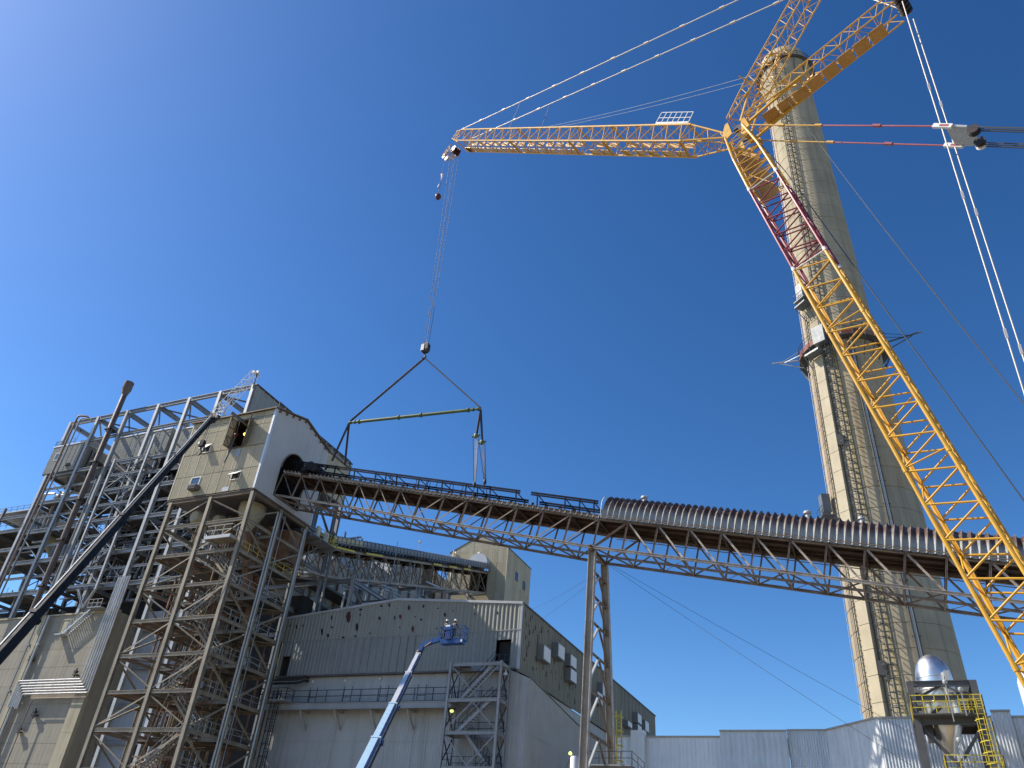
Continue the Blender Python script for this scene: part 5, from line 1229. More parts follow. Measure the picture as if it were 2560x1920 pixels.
# lean-to along the right side of the hall
le = thing('lean_to', 'pale clad lean-to with a slanting top edge against the right side of the hall', 'building', (-29, 94, 0))
LX = -28.6
def letop(y): return 18.9 - (y - 67.95) * .108 if y < 81 else 17.49
clad(le, 'front_panel', (0, 67.92, 0), UX, UZ, -30.75, LX, 0, lambda u: 19.75 - (u + 30.75) * .4, 'hall_panel', width=1.1, pitch=.27, depth=.02)
for y0, y1 in ((67.95, 72.3), (72.3, 76.65), (76.65, 81.0), (81.0, 85.5), (85.5, 90), (90, 95), (95, 100), (100, 105), (105, 110)):
    for r0, r1 in ((0, 5.2), (5.2, 10.2), (10.2, 14.2)): sheet(le, 'side_panel', (LX, 0, 0), UY, UZ, y0 + .01, y1 - .01, r0 + .01, r1 - .01, 'lean_panel', pitch=.29, depth=.02)
    sheet(le, 'side_panel', (LX, 0, 0), UY, UZ, y0 + .01, y1 - .01, 14.21, lambda u: letop(min(u, y1 - .02)), 'lean_panel', pitch=.29, depth=.02)
for y0, y1 in ((67.9, 81.0), (81.01, 110)):
    v = [(LX + .1, y0, letop(y0) + .02), (LX + .1, y1, letop(y1 - .02) + .02), (X1 - .1, y1, max(letop(y1 - .02) + .1, 17.9)), (X1 - .1, y0, letop(y0) + .75)]
    solid(le, 'roof_slope', v + [(x, y, z + .08) for x, y, z in v], [(0, 1, 2, 3), (7, 6, 5, 4), (0, 4, 5, 1), (1, 5, 6, 2), (2, 6, 7, 3), (3, 7, 4, 0)], 'hall_side')
block(le, 'corner_trim', (LX - .06, 67.88, 0), (LX + .05, 67.98, 18.9), 'lean_panel')
# the hall and what stands against it, scaled about the camera to stand deeper
HS = 1.0338
for o_, l_ in ((hal, (-45.69, 96.14, -.05)), (wk, (-48.59, 69.88, 16.90)), (cl, (-57.79, 69.88, -.05)), (dp, (-57.69, 69.78, 19.79)), (st, (-34.43, 69.26, -.05)), (le, (-29.98, 97.18, -.05))):
    o_.location = l_; o_.scale = (HS, HS, HS)
# access platform, lamp and cabinet by the trestle foot
ap = thing('access_platform', 'small platform with dark handrail at the foot of the trestle', 'platform', (-23, 67, 10))
pA, pB, pC = onY(1470, 1912, 66.0), onY(1580, 1912, 66.0), onY(1612, 1938, 65.0)
block(ap, 'deck', (pA.x, 65.6, pA.z - .1), (pB.x, 68.2, pA.z), 'stair_steel'); railing(ap, [pA, pB, (pB.x + 1.2, 65.2, pA.z - .9)], 'rail_dark', 1.0, .9, .05)
bar(ap, 'post', (pA.x + .1, 66, 0), (pA.x + .1, 66, pA.z - .1), .2, 'stair_steel', 'ibeam'); bar(ap, 'post', (pB.x - .1, 66, 0), (pB.x - .1, 66, pA.z - .1), .2, 'stair_steel', 'ibeam')
yl = thing('yellow_ladder', 'yellow caged ladder behind the trestle beside the white duct', 'ladder', (-21.6, 69, 0))
k = MB(); yx = onY(1547, 1800, 69.0).x
for x in (yx - .22, yx + .22): k.bar((x, 69, 0), (x, 69, 16.2), .09)
for i in range(53): k.bar((yx - .22, 69, .3 + i * .3), (yx + .22, 69, .3 + i * .3), .05)
k.build(yl, 'ladder', 'rail_yellow'); k = MB()
for i in range(12):
    z = 3 + i * 1.15; ps = [v3(yx + .4 * math.cos(t), 68.9 - .65 * math.sin(t), z) for t in [math.pi * j / 6 for j in range(7)]]
    for p, q in zip(ps[:-1], ps[1:]): k.bar(p, q, .05, .1)
for j in (1, 3, 5): k.bar((yx + .4 * math.cos(math.pi * j / 6), 68.9 - .65 * math.sin(math.pi * j / 6), 3), (yx + .4 * math.cos(math.pi * j / 6), 68.9 - .65 * math.sin(math.pi * j / 6), 16.2), .05)
k.build(yl, 'cage', 'rail_yellow')
yd = thing('yard_light', 'small green glowing floodlight on a leaning post left of the trestle foot', 'floodlight', (-25.5, 63, 0))
pl = onY(1426, 1884, 63); k = MB(); k.path([(pl.x - .6, 63, 0), (pl.x - .5, 63, pl.z - 1.5), (pl.x, 63, pl.z - .2)], .05, 6); k.build(yd, 'post', 'rail_dark')
k = MB(); k.lathe(pl, [(0, -.13), (.13, -.08), (.15, .05), (.06, .15)], 12); k.build(yd, 'lamp', 'lamp_green', True)
cb = MB(); q = onY(1433, 1905, 63); cb.lathe((q.x + .1, 63, 0), [(.33, 0), (.33, q.z + .3), (.25, q.z + .4), (0, q.z + .42)], 16)
tag(cb.build(None, 'white_post', 'duct_pale', True, origin=(q.x, 63, 0)), 'thick pale post beside the green floodlight', 'post')

# ================================================================== FLUE DUCTS
fd = thing('flue_duct', 'blue grey corrugated flue duct casing in front of the chimney', 'duct', (-4, 70, 0))
def duct_face(x0, y0, x1, y1, zt, m, w=1.1, pitch=.3, depth=.04, z0=0, rows=None):
    U = v3(x1 - x0, y1 - y0, 0); L_ = U.length
    clad(fd, 'casing_panel', (x0, y0, 0), U, UZ, 0, L_, z0, zt, m, width=w, pitch=pitch, depth=depth, rows=rows, slope=.3)
    U.normalize(); n_ = U.cross(UZ); p = v3(x0, y0, zt) + n_ * .05; q = v3(x1, y1, zt) + n_ * .05
    k = MB(); k.bar(p, q, .16, .12); k.build(fd, 'top_flashing', 'lean_panel')
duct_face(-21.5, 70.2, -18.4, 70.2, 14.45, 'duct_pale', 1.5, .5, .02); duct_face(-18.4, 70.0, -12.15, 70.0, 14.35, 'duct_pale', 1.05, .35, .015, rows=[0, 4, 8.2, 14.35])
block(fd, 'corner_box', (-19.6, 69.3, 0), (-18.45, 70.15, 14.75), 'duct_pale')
duct_face(-12.15, 69.7, -6.85, 69.7, 14.75, 'duct_siding', .88, .44, .02, rows=[0, 4.4, 8.7, 12.6, 14.75]); duct_face(-6.85, 70.0, -3.9, 70.0, 14.85, 'duct_siding', .74, .185, .04)
duct_face(-3.9, 70.0, -.05, 65.6, 14.85, 'duct_pale', 1.45, .5, .015, rows=[0, 4.5, 9, 12.2, 14.85]); duct_face(-.05, 65.6, 7.3, 65.6, 14.85, 'duct_siding', 1.05, .21, .05)  # slanted face gets the paler casing, its sunlight put into the colour
duct_face(7.3, 65.4, 8.5, 65.4, 15.2, 'duct_siding', .6, .2, .04); duct_face(8.5, 65.6, 16, 65.6, 14.85, 'duct_siding', 1.05, .21, .05)
block(fd, 'roof_plate', (-21.4, 70.25, 14.2), (16, 78, 14.3), 'duct_siding'); block(fd, 'roof_plate', (.0, 65.7, 14.5), (16, 70.24, 14.6), 'duct_siding')
v = [(-3.8, 70.1, 14.6), (0, 65.8, 14.6), (0, 70.1, 14.6)]; solid(fd, 'roof_plate', v + [(x, y, z + .05) for x, y, z in v], [(0, 1, 2), (5, 4, 3), (0, 3, 4, 1), (1, 4, 5, 2), (2, 5, 3, 0)], 'duct_siding')

# ================================================================== SILVER SILO ON ITS STAND
so = thing('silver_silo', 'shiny silver domed silo on a dark stand in front of the chimney', 'silo', (4.05, 60.6, 0))
c = v3(3.95, 60.6, 0)
k = MB(); prof = [(.35, 11.6), (.5, 12.0), (1.12, 13.4), (1.12, 16.2)]
for i in range(1, 9):
    t = math.pi / 2 * i / 8; prof.append((1.12 * math.cos(t), 16.2 + 1.65 * math.sin(t)))
k.lathe(c, prof, 40); k.build(so, 'shell', 'silver', True)
for z in (14.6, 15.4, 16.2):
    k = MB(); k.lathe(c, [(1.125, z), (1.14, z + .02), (1.14, z + .06), (1.125, z + .08)], 40); k.build(so, 'shell_band', 'silver', True)
k = MB(); k.box((4.55, 59.4, 15.0), (4.85, 59.85, 16.5)); k.build(so, 'label_plate', 'vessel_grey')
ss = thing('silo_stand', 'charcoal steel silo stand with yellow handrails and caged ladder', 'stand', (4.2, 60.6, 0))
gx = (2.35, 6.05); gy = (59.1, 62.2)
for x in gx:
    for y in gy: bar(ss, 'column', (x, y, 0), (x, y, 15.75), .4, 'charcoal_steel', 'ibeam', .4)
for z, h in ((15.6, .36), (14.75, .3), (13.3, .4)):
    for y in gy: bar(ss, 'beam', (gx[0] + .2, y, z), (gx[1] - .2, y, z), .2, 'charcoal_steel', 'ibeam', h)
    for x in gx: bar(ss, 'beam', (x, gy[0] + .2, z), (x, gy[1] - .2, z), .2, 'charcoal_steel', 'ibeam', h)
for a, b in (((gx[0], 13.1), (gx[1], 8.4)), ((gx[1], 13.1), (gx[0], 8.4)), ((gx[0], 8.2), (gx[1], 3.4)), ((gx[1], 8.2), (gx[0], 3.4))):
    bar(ss, 'brace', (a[0], gy[0], a[1]), (b[0], gy[0], b[1]), .2, 'charcoal_steel', 'angle')
bar(ss, 'brace', (gx[0], gy[0], 14.6), (4.2, gy[0], 15.5), .14, 'charcoal_steel', 'angle'); bar(ss, 'brace', (gx[1], gy[0], 14.6), (4.2, gy[0], 15.5), .14, 'charcoal_steel', 'angle')
block(ss, 'deck', (2.15, 58.1, 13.5), (6.3, 62.3, 13.58), 'grating')
railing(ss, [(2.2, 62, 13.58), (2.2, 58.15, 13.58), (6.25, 58.15, 13.58), (6.25, 62, 13.58)], 'rail_yellow', 1.1, .65, .05, mids=2)
railing(ss, [(4.9, 58.5, 13.58), (5.9, 58.5, 13.58)], 'rail_yellow', .9, .5, .05, mids=2)
block(ss, 'lower_deck', (3.4, 57.6, 9.9), (6.5, 60, 9.98), 'grating'); railing(ss, [(3.4, 59.6, 9.98), (3.4, 57.6, 9.98), (6.5, 57.6, 9.98), (6.5, 59.6, 9.98)], 'rail_yellow', 1.1, .75, .05, mids=2)
k = MB()
for x in (5.75, 6.15): k.bar((x, 58.0, 4), (x, 58.0, 14.6), .045)
for i in range(35): k.bar((5.75, 58.0, 4.2 + i * .3), (6.15, 58.0, 4.2 + i * .3), .025)
k.build(ss, 'ladder', 'rail_yellow'); k = MB()
for i in range(5):
    z = 10.6 + i * .62; ps = [v3(5.95 + .42 * math.cos(t), 57.95 - .7 * math.sin(t), z) for t in [math.pi * j / 6 for j in range(7)]]
    for p, q in zip(ps[:-1], ps[1:]): k.bar(p, q, .03, .045)
for j in (1, 3, 5): k.bar((5.95 + .42 * math.cos(math.pi * j / 6), 57.95 - .7 * math.sin(math.pi * j / 6), 10.6), (5.95 + .42 * math.cos(math.pi * j / 6), 57.95 - .7 * math.sin(math.pi * j / 6), 13.2), .035)
k.build(ss, 'ladder_cage', 'rail_yellow')
for (px, py, y, L_) in ((2362, 1704, 58.0, 2.4), (2401, 1722, 58.0, 1.6), (2397, 1848, 57.4, 2.6)):
    p = onY(px, py, y); k = MB(); k.bar(p, p - v3(0, 0, L_), .06); k.lathe(p, [(.02, .12), (.14, .06), (.16, -.04), (.1, -.16), (0, -.18)], 10); k.build(ss, 'lamp_post', 'galv', True)
k = MB(); k.box((2.8, 59.9, 12.2), (3.2, 60.3, 13.2)); k.path([(3.4, 60, 12.4), (3.4, 59.4, 13.9), (3.9, 59.2, 14.2)], .12, 8); k.box((5.2, 58.6, 13.6), (5.5, 59.0, 14.3)); k.build(ss, 'feeder_machine', 'charcoal_steel')
# white tank at the right edge
pe = onY(2536, 1700, 60); rt_ = 2.6; k = MB(); zt_ = pe.z + .4
k.lathe((pe.x + rt_ * 1.05, 60, 0), [(rt_, 0), (rt_, zt_ - .5), (rt_ - .1, zt_ - .15), (rt_ - .5, zt_), (0, zt_ + .4)], 40)
tag(k.build(None, 'storage_tank', 'duct_pale', True, origin=(pe.x + rt_, 60, 0)), 'pale blue white storage tank cut by the right edge', 'tank')
# ================================================================== YELLOW CRANE
TIP = Vector((-43.6, 61.8)); CD = (Vector((6.2, 43.5)) - TIP).normalized(); CN = Vector((-CD.y, CD.x))
def CP(k, z, off=0.0):
    p = TIP + CD * k + CN * off; return v3(p.x, p.y, z)
FOOT = CP(55.9, 1.8)
cr = thing('lattice_crane', 'giant yellow and red lattice boom crane lifting beside the chimney', 'crane', (FOOT.x, FOOT.y, 0))
W2 = 1.2
def lat(name, o, a, p, s0, s1, dep0, dep1, w0, w1, bay, m, mb=None, rc=.085, rb=.05, plate0=None, cross=True, cs=(0, 1)):
    """lattice section in the crane's plane: o=(k,z) of its lower chord line at s=0, a along, p across; returns the part"""
    mb = mb or m; o = Vector(o); a = Vector(a).normalized(); p = Vector(p).normalized()
    def pt(s, q, side):
        t = (s - s0) / (s1 - s0); dep = dep0 + (dep1 - dep0) * t; w = w0 + (w1 - w0) * t
        k = o + a * s + p * ((q - .5) * dep); return CP(k.x, k.y, side * w)
    b = MB()
    for q in (0, 1):
        for side in (-1, 1): b.bar(pt(s0, q, side), pt(s1, q, side), rc * 2, rc * 2, 8)
    part = b.build(cr, name, m, True)
    n = max(1, round((s1 - s0) / bay)); h = (s1 - s0) / n
    for i in range(n):
        sa, sb, sm = s0 + i * h, s0 + (i + 1) * h, s0 + (i + .5) * h
        for side in (-1, 1):
            bar(part, 'brace', pt(sa, 0, side), pt(sm, 1, side), rb * 2, mb, 'tube6'); bar(part, 'brace', pt(sm, 1, side), pt(sb, 0, side), rb * 2, mb, 'tube6')
        for q in (0, 1):
            if i % 2 == 0: bar(part, 'brace', pt(sa, q, -1), pt(sb, q, 1), rb * 1.7, mb, 'tube6')
            else: bar(part, 'brace', pt(sa, q, 1), pt(sb, q, -1), rb * 1.7, mb, 'tube6')
            bar(part, 'batten', pt(sa, q, -1), pt(sa, q, 1), rb * 1.7, mb, 'tube6')
    return part, pt
AB = Vector((-.2311, .9729)); PB = Vector((.9729, .2311)); OB = Vector((44.31, 50.75)) + PB * 1.225
secs = [('boom_section', 0, -10.35, 'crane_red'), ('boom_section', -10.35, -16.9, 'yellow'), ('boom_section', -16.9, -28.3, 'yellow'), ('boom_section', -28.3, -39.6, 'yellow'), ('boom_section', -39.6, -46.5, 'yellow')]
parts = {}
for nm, s1, s0, m in secs:
    part, pt = lat(nm, OB, AB, PB, s0 + .12, s1 - .12, 2.45, 2.45, W2, W2, 2.13, m, rc=.112, rb=.06)
    part['label'] = {0: 'dark red boom section', -10.35: 'short yellow boom section below the red one', -16.9: 'upper middle yellow boom section', -28.3: 'lower middle yellow boom section', -39.6: 'yellow boom section near the foot'}[s1]
    parts[s1] = part
    b = MB()                                      # perforated catwalk on the rear face, board after board
    for i in range(int((s1 - s0) / 1.42)):
        s = s0 + .3 + i * 1.42
        q = [pt(s, 1.0, .55), pt(s, 1.0, .95), pt(s + 1.15, 1.0, .95), pt(s + 1.15, 1.0, .55)]
        o_ = PB * .05; d = CP((OB + o_).x, (OB + o_).y) - CP(OB.x, OB.y)
        solid(part, 'catwalk_board', q + [x + d for x in q], [(3, 2, 1, 0), (4, 5, 6, 7), (0, 1, 5, 4), (1, 2, 6, 5), (2, 3, 7, 6), (3, 0, 4, 7)], m)
    b = MB(); 
    b.bar(pt(s0 + .1, .06, .9), pt(s1 - .1, .06, .9), .34, .05); b.build(part, 'cable_tray', m)
    for q in (0, 1):                             # pinned joint lugs
        for side in (-1, 1):
            c_ = pt(s1 - .12, q, side); d_ = pt(s1, q, side) - c_; k = MB(); k.bar(c_ - d_ * .4, c_ + d_ * 2.4, .28, .28, 8); k.build(part, 'pin_lug', 'white_paint' if s1 in (0, -10.35) else m)
    if m == 'crane_red' or s1 == -10.35: bar(part, 'end_batten', pt(s1 - .1, 0, -1), pt(s1 - .1, 1, -1), .1, 'white_paint', 'tube6')
    bar(part, 'end_batten', pt(s0 + .1, 0, -1), pt(s0 + .1, 1, -1), .1, m, 'tube6')
# foot and head of the main boom
ft, _ = lat('boom_foot', OB, AB, PB, -50.2, -46.4, .5, 2.45, W2, W2, 1.9, 'yellow', rc=.11)
hd, hp_ = lat('boom_head', OB, AB, PB, .12, 4.6, 2.45, 2.3, W2, W2, 1.15, 'yellow', rc=.11, rb=.05)
hd2, hq_ = lat('boom_head_top', OB, AB, PB, 4.6, 7.9, 2.3, 1.75, W2, W2 * .95, 1.1, 'yellow', rc=.12, rb=.05)
def plate(par, name, pts, m, th=.06):
    v = [Vector(x) for x in pts]; nn = (v[1] - v[0]).cross(v[2] - v[0]).normalized() * th; n = len(v)
    return solid(par, name, v + [x + nn for x in v], [tuple(range(n))[::-1], tuple(range(n, 2 * n))] + [(i, (i + 1) % n, n + (i + 1) % n, n + i) for i in range(n)], m)
for s0_, s1_ in ((.3, 2.3), (2.4, 4.4), (4.7, 7.6)):
    F_ = hp_ if s1_ < 4.6 else hq_
    plate(hd, 'head_plate', [F_(s0_, .05, 1), F_(s1_, .05, 1), F_(s1_, .05, -.4), F_(s0_, .05, -.4)], 'yellow_panel')
    plate(hd, 'head_plate', [F_(s0_, .1, 1.0), F_(s0_, .75, 1.0), F_(s1_, .6, 1.0), F_(s1_, .1, 1.0)], 'yellow_panel')
def sheave(par, k, z, off, r, w, m):
    c_ = CP(k, z, off); nrm = v3(CN.x, CN.y, 0); R = nrm.to_track_quat('Z', 'Y').to_matrix(); b = MB()
    b.lathe(c_ - nrm * w / 2, [(0, 0), (r, 0), (r * .85, w * .35), (r * .85, w * .65), (r, w), (0, w)], 20, R=R); return b.build(par, 'sheave', m, True)
for off in (-.6, 0, .6): sheave(hd, 43.9, 59.4, off, .45, .16, 'dark_iron'); sheave(hd, 44.5, 58.6, off, .4, .16, 'yellow_pale')
for side in (-1, 1):
    plate(hd, 'head_lug', [CP(42.6, 58.9, side * W2), CP(42.95, 60.1, side * W2), CP(43.25, 60.2, side * W2), CP(43.5, 58.5, side * W2), CP(43.0, 58.2, side * W2)], 'yellow', .1)
    plate(hd, 'head_lug', [CP(44.4, 58.0, side * W2), CP(44.45, 59.6, side * W2), CP(44.8, 59.6, side * W2), CP(45.15, 58.2, side * W2)], 'yellow', .1)
# luffing jib
AJ = Vector((-.7735, .6339)); PJ = Vector((.6339, .7735)); OJ = Vector((42.75, 59.35)) + PJ * .0
OJc = Vector((42.9, 59.2)) - PJ * .065
WJ = 1.25
jb, jp0 = lat('jib_butt', OJc, AJ, PJ, .3, 5.0, .45, 1.85, .75, WJ, 1.5, 'yellow', rc=.085, rb=.04)
jsec = [(5.0, 16.8), (16.8, 23.0), (23.0, 36.0), (36.0, 51.0)]
jl = ['inner jib section beside the boom head', 'short middle jib section', 'long middle jib section', 'outer jib section at the tip']
for (a_, b_), lb in zip(jsec, jl):
    part, pt = lat('jib_section', OJc, AJ, PJ, a_ + .05, b_ - .05, 1.85, 1.85, WJ, WJ, 2.1, 'yellow', 'yellow_pale', rc=.105, rb=.055); part['label'] = lb
    for q in (0, 1):
        for side in (-1, 1):
            c_ = pt(a_ + .05, q, side); d_ = (pt(a_ + .5, q, side) - c_).normalized(); k = MB(); k.bar(c_ - d_ * .25, c_ + d_ * .25, .24, .24, 8); k.build(part, 'pin_lug', 'yellow')
    bar(part, 'end_frame', pt(a_ + .15, 0, -1), pt(a_ + .15, 1, -1), .1, 'yellow', 'tube6'); bar(part, 'end_frame', pt(a_ + .15, 0, -1), pt(a_ + .6, 0, 1), .16, 'yellow', 'box'); bar(part, 'end_frame', pt(a_ + .15, 1, -1), pt(a_ + .15, 1, 1), .16, 'yellow', 'box')
    i = a_ + .6
    while i < b_ - 1.6:                          # walkway boards along the bottom far side
        plate(part, 'walkway_board', [pt(i, .04, .35), pt(i + 1.5, .04, .35), pt(i + 1.5, .04, .95), pt(i, .04, .95)], 'yellow', .05)
        plate(part, 'guard_plate', [pt(i + .2, .52, .92), pt(i + 1.7, .52, .92), pt(i + 1.7, .82, .92), pt(i + .2, .82, .92)], 'yellow_panel', .04); i += 2.1
jt, tp = lat('jib_tip', OJc, AJ, PJ, 51.0, 52.4, 1.85, 1.2, WJ, WJ, .7, 'yellow', rc=.085)
plate(jt, 'tip_plate', [tp(50.2, 0, -1), tp(52.2, 0, -1), tp(52.2, 0, 1), tp(49.3, 0, 1)], 'yellow_panel', .06)
for off in (-.5, -.2, .1, .4): sheave(jt, 1.6, 90.6, off, .55, .18, 'sheave_red')
nose, npt = lat('tip_bracket', Vector((1.2, 91.1)), Vector((-1, -.05)), Vector((-.05, 1)), 0, 2.0, 1.1, .5, .8, .45, .7, 'yellow_pale', rc=.06, rb=.04)
for off in (-.25, .25): sheave(nose, -.75, 91.1, off, .38, .14, 'white_paint')
# white platform rails on top of the jib
ps = [CP(k, z, -WJ - .05) for k, z in ((35.94, 66.2), (39.45, 63.3))]
q_ = [CP(k, z, -WJ - .05) for k, z in ((36.7, 67.25), (40.1, 64.35))]
k = MB()
for j in range(7):
    t = j / 6; k.bar(ps[0].lerp(ps[1], t), q_[0].lerp(q_[1], t), .05)
for t in (.02, .5, 1.0): k.bar(ps[0].lerp(q_[0], t), ps[1].lerp(q_[1], t), .05)
k.build(cr, 'jib_platform_rail', 'white_paint'); k = MB(); k.bar(ps[0], ps[1], .05, .28); k.build(cr, 'jib_platform_toe_board', 'white_paint')
# two luffing masts
def mast(name, f0, f1, dep, w, m, lab, panels):
    a = (Vector(f1) - Vector(f0)); L_ = a.length; a.normalize(); p = Vector((-a.y, a.x))
    if p.y < 0: p = -p
    b0, _ = lat(name, f0, a, p, 0.2, 4.2, .35, dep, W2 * .95, w, 1.3, m, 'yellow_pale', rc=.07, rb=.035); b0['label'] = lab + ', foot'
    b1, pt = lat(name, f0, a, p, 4.2, L_ - .6, dep, dep, w, w, 1.5, m, 'yellow_pale', rc=.07, rb=.035); b1['label'] = lab
    if panels:
        s = 1.2
        while s < L_ - 2.4:
            F_ = _ if s < 4.2 else pt
            plate(b1, 'walkway_panel', [F_(s, 0, -.15), F_(s + 1.25, 0, -.15), F_(s + 1.25, 0, .95), F_(s, 0, .95)], 'yellow_panel', .05); s += 1.4
    return b1, pt, L_
m1, mp1, L1 = mast('front_mast', (43.2, 60.6), (53.4, 74.2), 1.25, 1.05, 'yellow', 'front luffing mast', False)
m2, mp2, L2 = mast('rear_mast', (44.7, 59.9), (58.5, 63.35), 1.25, 1.05, 'yellow', 'rear luffing mast', True)
for par, (k_, z_) in ((m1, (53.4, 74.2)), (m2, (58.45, 63.35))):
    for off in (-.8, -.4, 0, .4, .8): sheave(par, k_, z_, off, .5, .2, 'dark_iron')
    bar(par, 'head_axle', CP(k_, z_, -1.15), CP(k_, z_, 1.15), .22, 'dark_iron', 'tube')
for side in (-1, 1):
    bar(m2, 'mast_prop', CP(44.5, 58.9, side * .9), CP(50.0, 60.7, side * .95), .2, 'yellow', 'box'); bar(m1, 'mast_prop', CP(44.3, 59.8, side * .9), CP(45.6, 63.2, side * .95), .16, 'yellow', 'box')
random.seed(21)
k = MB()
for i in range(46):
    s = random.uniform(2.5, 9); q0 = random.uniform(0, 1); p = mp1(max(4.2, s), q0, random.uniform(-1, 1)); k.bar(p, p + v3(random.uniform(-.8, .8), random.uniform(-.5, .5), random.uniform(-.7, .7)), random.uniform(.04, .1))
k.build(m1, 'winch_frame', 'yellow_pale')
k = MB()
for i in range(30):
    s = random.uniform(4.2, 7.5); p = mp2(s, random.uniform(0, 1), random.uniform(-1, 1)); k.bar(p, p + v3(random.uniform(-.7, .7), random.uniform(-.4, .4), random.uniform(-.6, .6)), random.uniform(.04, .12))
k.build(m2, 'winch_frame', 'yellow')
# pendants: linked bars
def pend(name, a, b, w, m, n, lug=.2, ml=None):
    a = Vector(a); b = Vector(b)
    for i in range(n):
        p, q = a.lerp(b, i / n), a.lerp(b, (i + 1) / n); d = (q - p).normalized()
        bar(cr, name, p + d * .25, q - d * .25, w, m, 'tube6'); k = MB(); k.bar(q - d * .32, q + d * .32, lug, lug * .7); k.build(cr, 'pendant_link', ml or m)
for off, k0, z0 in ((-1.05, 3.2, 92.9), (1.05, 3.2, 92.9)): pend('jib_pendant', CP(k0, z0, off), CP(53.3, 74.4, off), .13, 'pendant_grey', 11)
for off, dk in ((-1.0, 0), (1.0, .22)): pend('back_pendant', CP(58.62 + dk * .4, 62.4, off), CP(56.82 + dk * 1.2, 8.0, off), .09, 'pendant_grey', 5, .13)
for off in (-1.05, 1.05): pend('mast_pendant', CP(53.4, 74.1, off), CP(58.5, 63.5, off), .1, 'pendant_grey', 2)
BLK = (59.2, 46.1)
for off in (-1.05, 1.05):
    a = CP(44.9, 58.6, off); b = CP(BLK[0] - .9, BLK[1] + .95, off); m_ = a.lerp(b, .42)
    pend('boom_pendant', a, m_, .12, 'yellow_pale', 2, .22); pend('boom_pendant', m_, b, .13, 'pendant_red', 2, .24, 'pendant_red')
pb_ = thing('suspension_block', 'grey sheave block where the red boom pendants meet the ropes at the right', 'sheave block', CP(*BLK))
plate(pb_, 'spreader_plate', [CP(BLK[0] - .9, BLK[1] + .95, -1.1), CP(BLK[0] + .2, BLK[1] + .0, -1.0), CP(BLK[0] + .5, BLK[1] - .3, .95), CP(BLK[0] - .9, BLK[1] + .95, 1.1)], 'vessel_grey', .14)
for off in (-.85, -.6, .45, .75): 
    c_ = CP(BLK[0] + .5, BLK[1] - .35, off); nrm = v3(CN.x, CN.y, 0); b = MB(); b.lathe(c_ - nrm * .1, [(0, 0), (.36, 0), (.3, .08), (.3, .14), (.36, .2), (0, .2)], 18, R=nrm.to_track_quat('Z', 'Y').to_matrix()); b.build(pb_, 'sheave', 'white_paint' if off > .6 else 'dark_iron', True)
for off in (-1.05, 1.05):
    k = MB(); k.bar(CP(BLK[0] - 1.5, BLK[1] + 1.5, off), CP(BLK[0] - .5, BLK[1] + .6, off), .22, .3); k.build(pb_, 'link_plate', 'white_paint')
END = (72.0, 34.8)
for off in (-.95, -.75, -.55, .45, .65, .85):
    k = MB(); k.path([CP(BLK[0] + .5, BLK[1] - .3 + .12 * (1 if off < 0 else -1), off), CP(*END, off)], .045, 5); k.build(cr, 'suspension_rope', 'rope')
dm = MB()                                         # derrick mast and counterweight frame behind, out of the picture
for s in (-1, 1): dm.bar(CP(61, 2.0, s * 1.1), CP(72.2, 34.9, s * .7), .35); dm.bar(CP(71, 2.2, s * 1.2), CP(72.2, 34.9, s * .7), .12)
for i in range(9): dm.bar(CP(61 + 1.24 * i, 2 + 3.65 * i, -1.05), CP(61 + 1.24 * (i + 1), 2 + 3.65 * (i + 1), 1.0), .14)
dm.build(cr, 'derrick_mast', 'yellow')
b = MB(); 
for s in (-1, 1):
    c0 = CP(58.5, 0, s * 3.2); ax = v3(CD.x, CD.y, 0); sd = v3(CN.x, CN.y, 0)
    v = [c0 + ax * u + sd * w + UZ * z for z in (.05, 1.4) for u, w in ((-4.6, -.6), (4.6, -.6), (4.6, .6), (-4.6, .6))]
    b.add(v, [(3, 2, 1, 0), (4, 5, 6, 7), (0, 1, 5, 4), (1, 2, 6, 5), (2, 3, 7, 6), (3, 0, 4, 7)])
b.build(cr, 'crawler_track', 'dark_iron')
ax = v3(CD.x, CD.y, 0); sd = v3(CN.x, CN.y, 0); c0 = CP(60.0, 0, 0)
for nm, u0, u1, w, z0, z1, m in (('car_body', -2.6, 2.0, 2.6, .6, 1.5, 'yellow'), ('machinery_deck', -4.5, 8.5, 1.6, 1.52, 2.9, 'yellow'), ('counterweight', 7.0, 10.5, 2.6, 2.92, 5.2, 'yellow'), ('operator_cab', -4.4, -2.2, .6, 2.92, 4.9, 'white_paint')):
    o_ = sd * (-1.8 if nm == 'operator_cab' else 0)
    v = [c0 + o_ + ax * u + sd * ww + UZ * z for z in (z0, z1) for u, ww in ((u0, -w), (u1, -w), (u1, w), (u0, w))]
    solid(cr, nm, v, [(3, 2, 1, 0), (4, 5, 6, 7), (0, 1, 5, 4), (1, 2, 6, 5), (2, 3, 7, 6), (3, 0, 4, 7)], m)
# hoist ropes along the boom and the free rope to the right
k = MB()
for off in (-.3, 0, .3): k.path([CP(60.5, 3.0, off), CP(47.0, 52.0, off), CP(44.6, 59.0, off)], .03, 5)
k.build(cr, 'hoist_rope', 'rope')
for i, off in enumerate((-.5, .5)):
    k = MB(); a = CP(47.8, 62.0, off); b_ = CP(58.6, 20.5, off * 1.4); k.path(sag(a, b_, .9, 18), .018, 5); k.build(cr, 'slack_rope', 'rope')
for i in range(2):
    k = MB(); k.path(sag(CP(20 + i * .5, 80.2, -.3 + .6 * i), CP(46.0, 65.6, -.3 + .6 * i), .35, 12), .02, 5); k.build(cr, 'jib_rope', 'conduit')
    k = MB(); k.path([CP(15.5 + 3.2 * i, 88.3 - 1.6 * i, -1.05 + 2.1 * i), CP(13.6 + 3.4 * i, 83.8 - 2.8 * i, -1.0 + 2 * i)], .035, 5); k.build(cr, 'pendant_strap', 'rope')

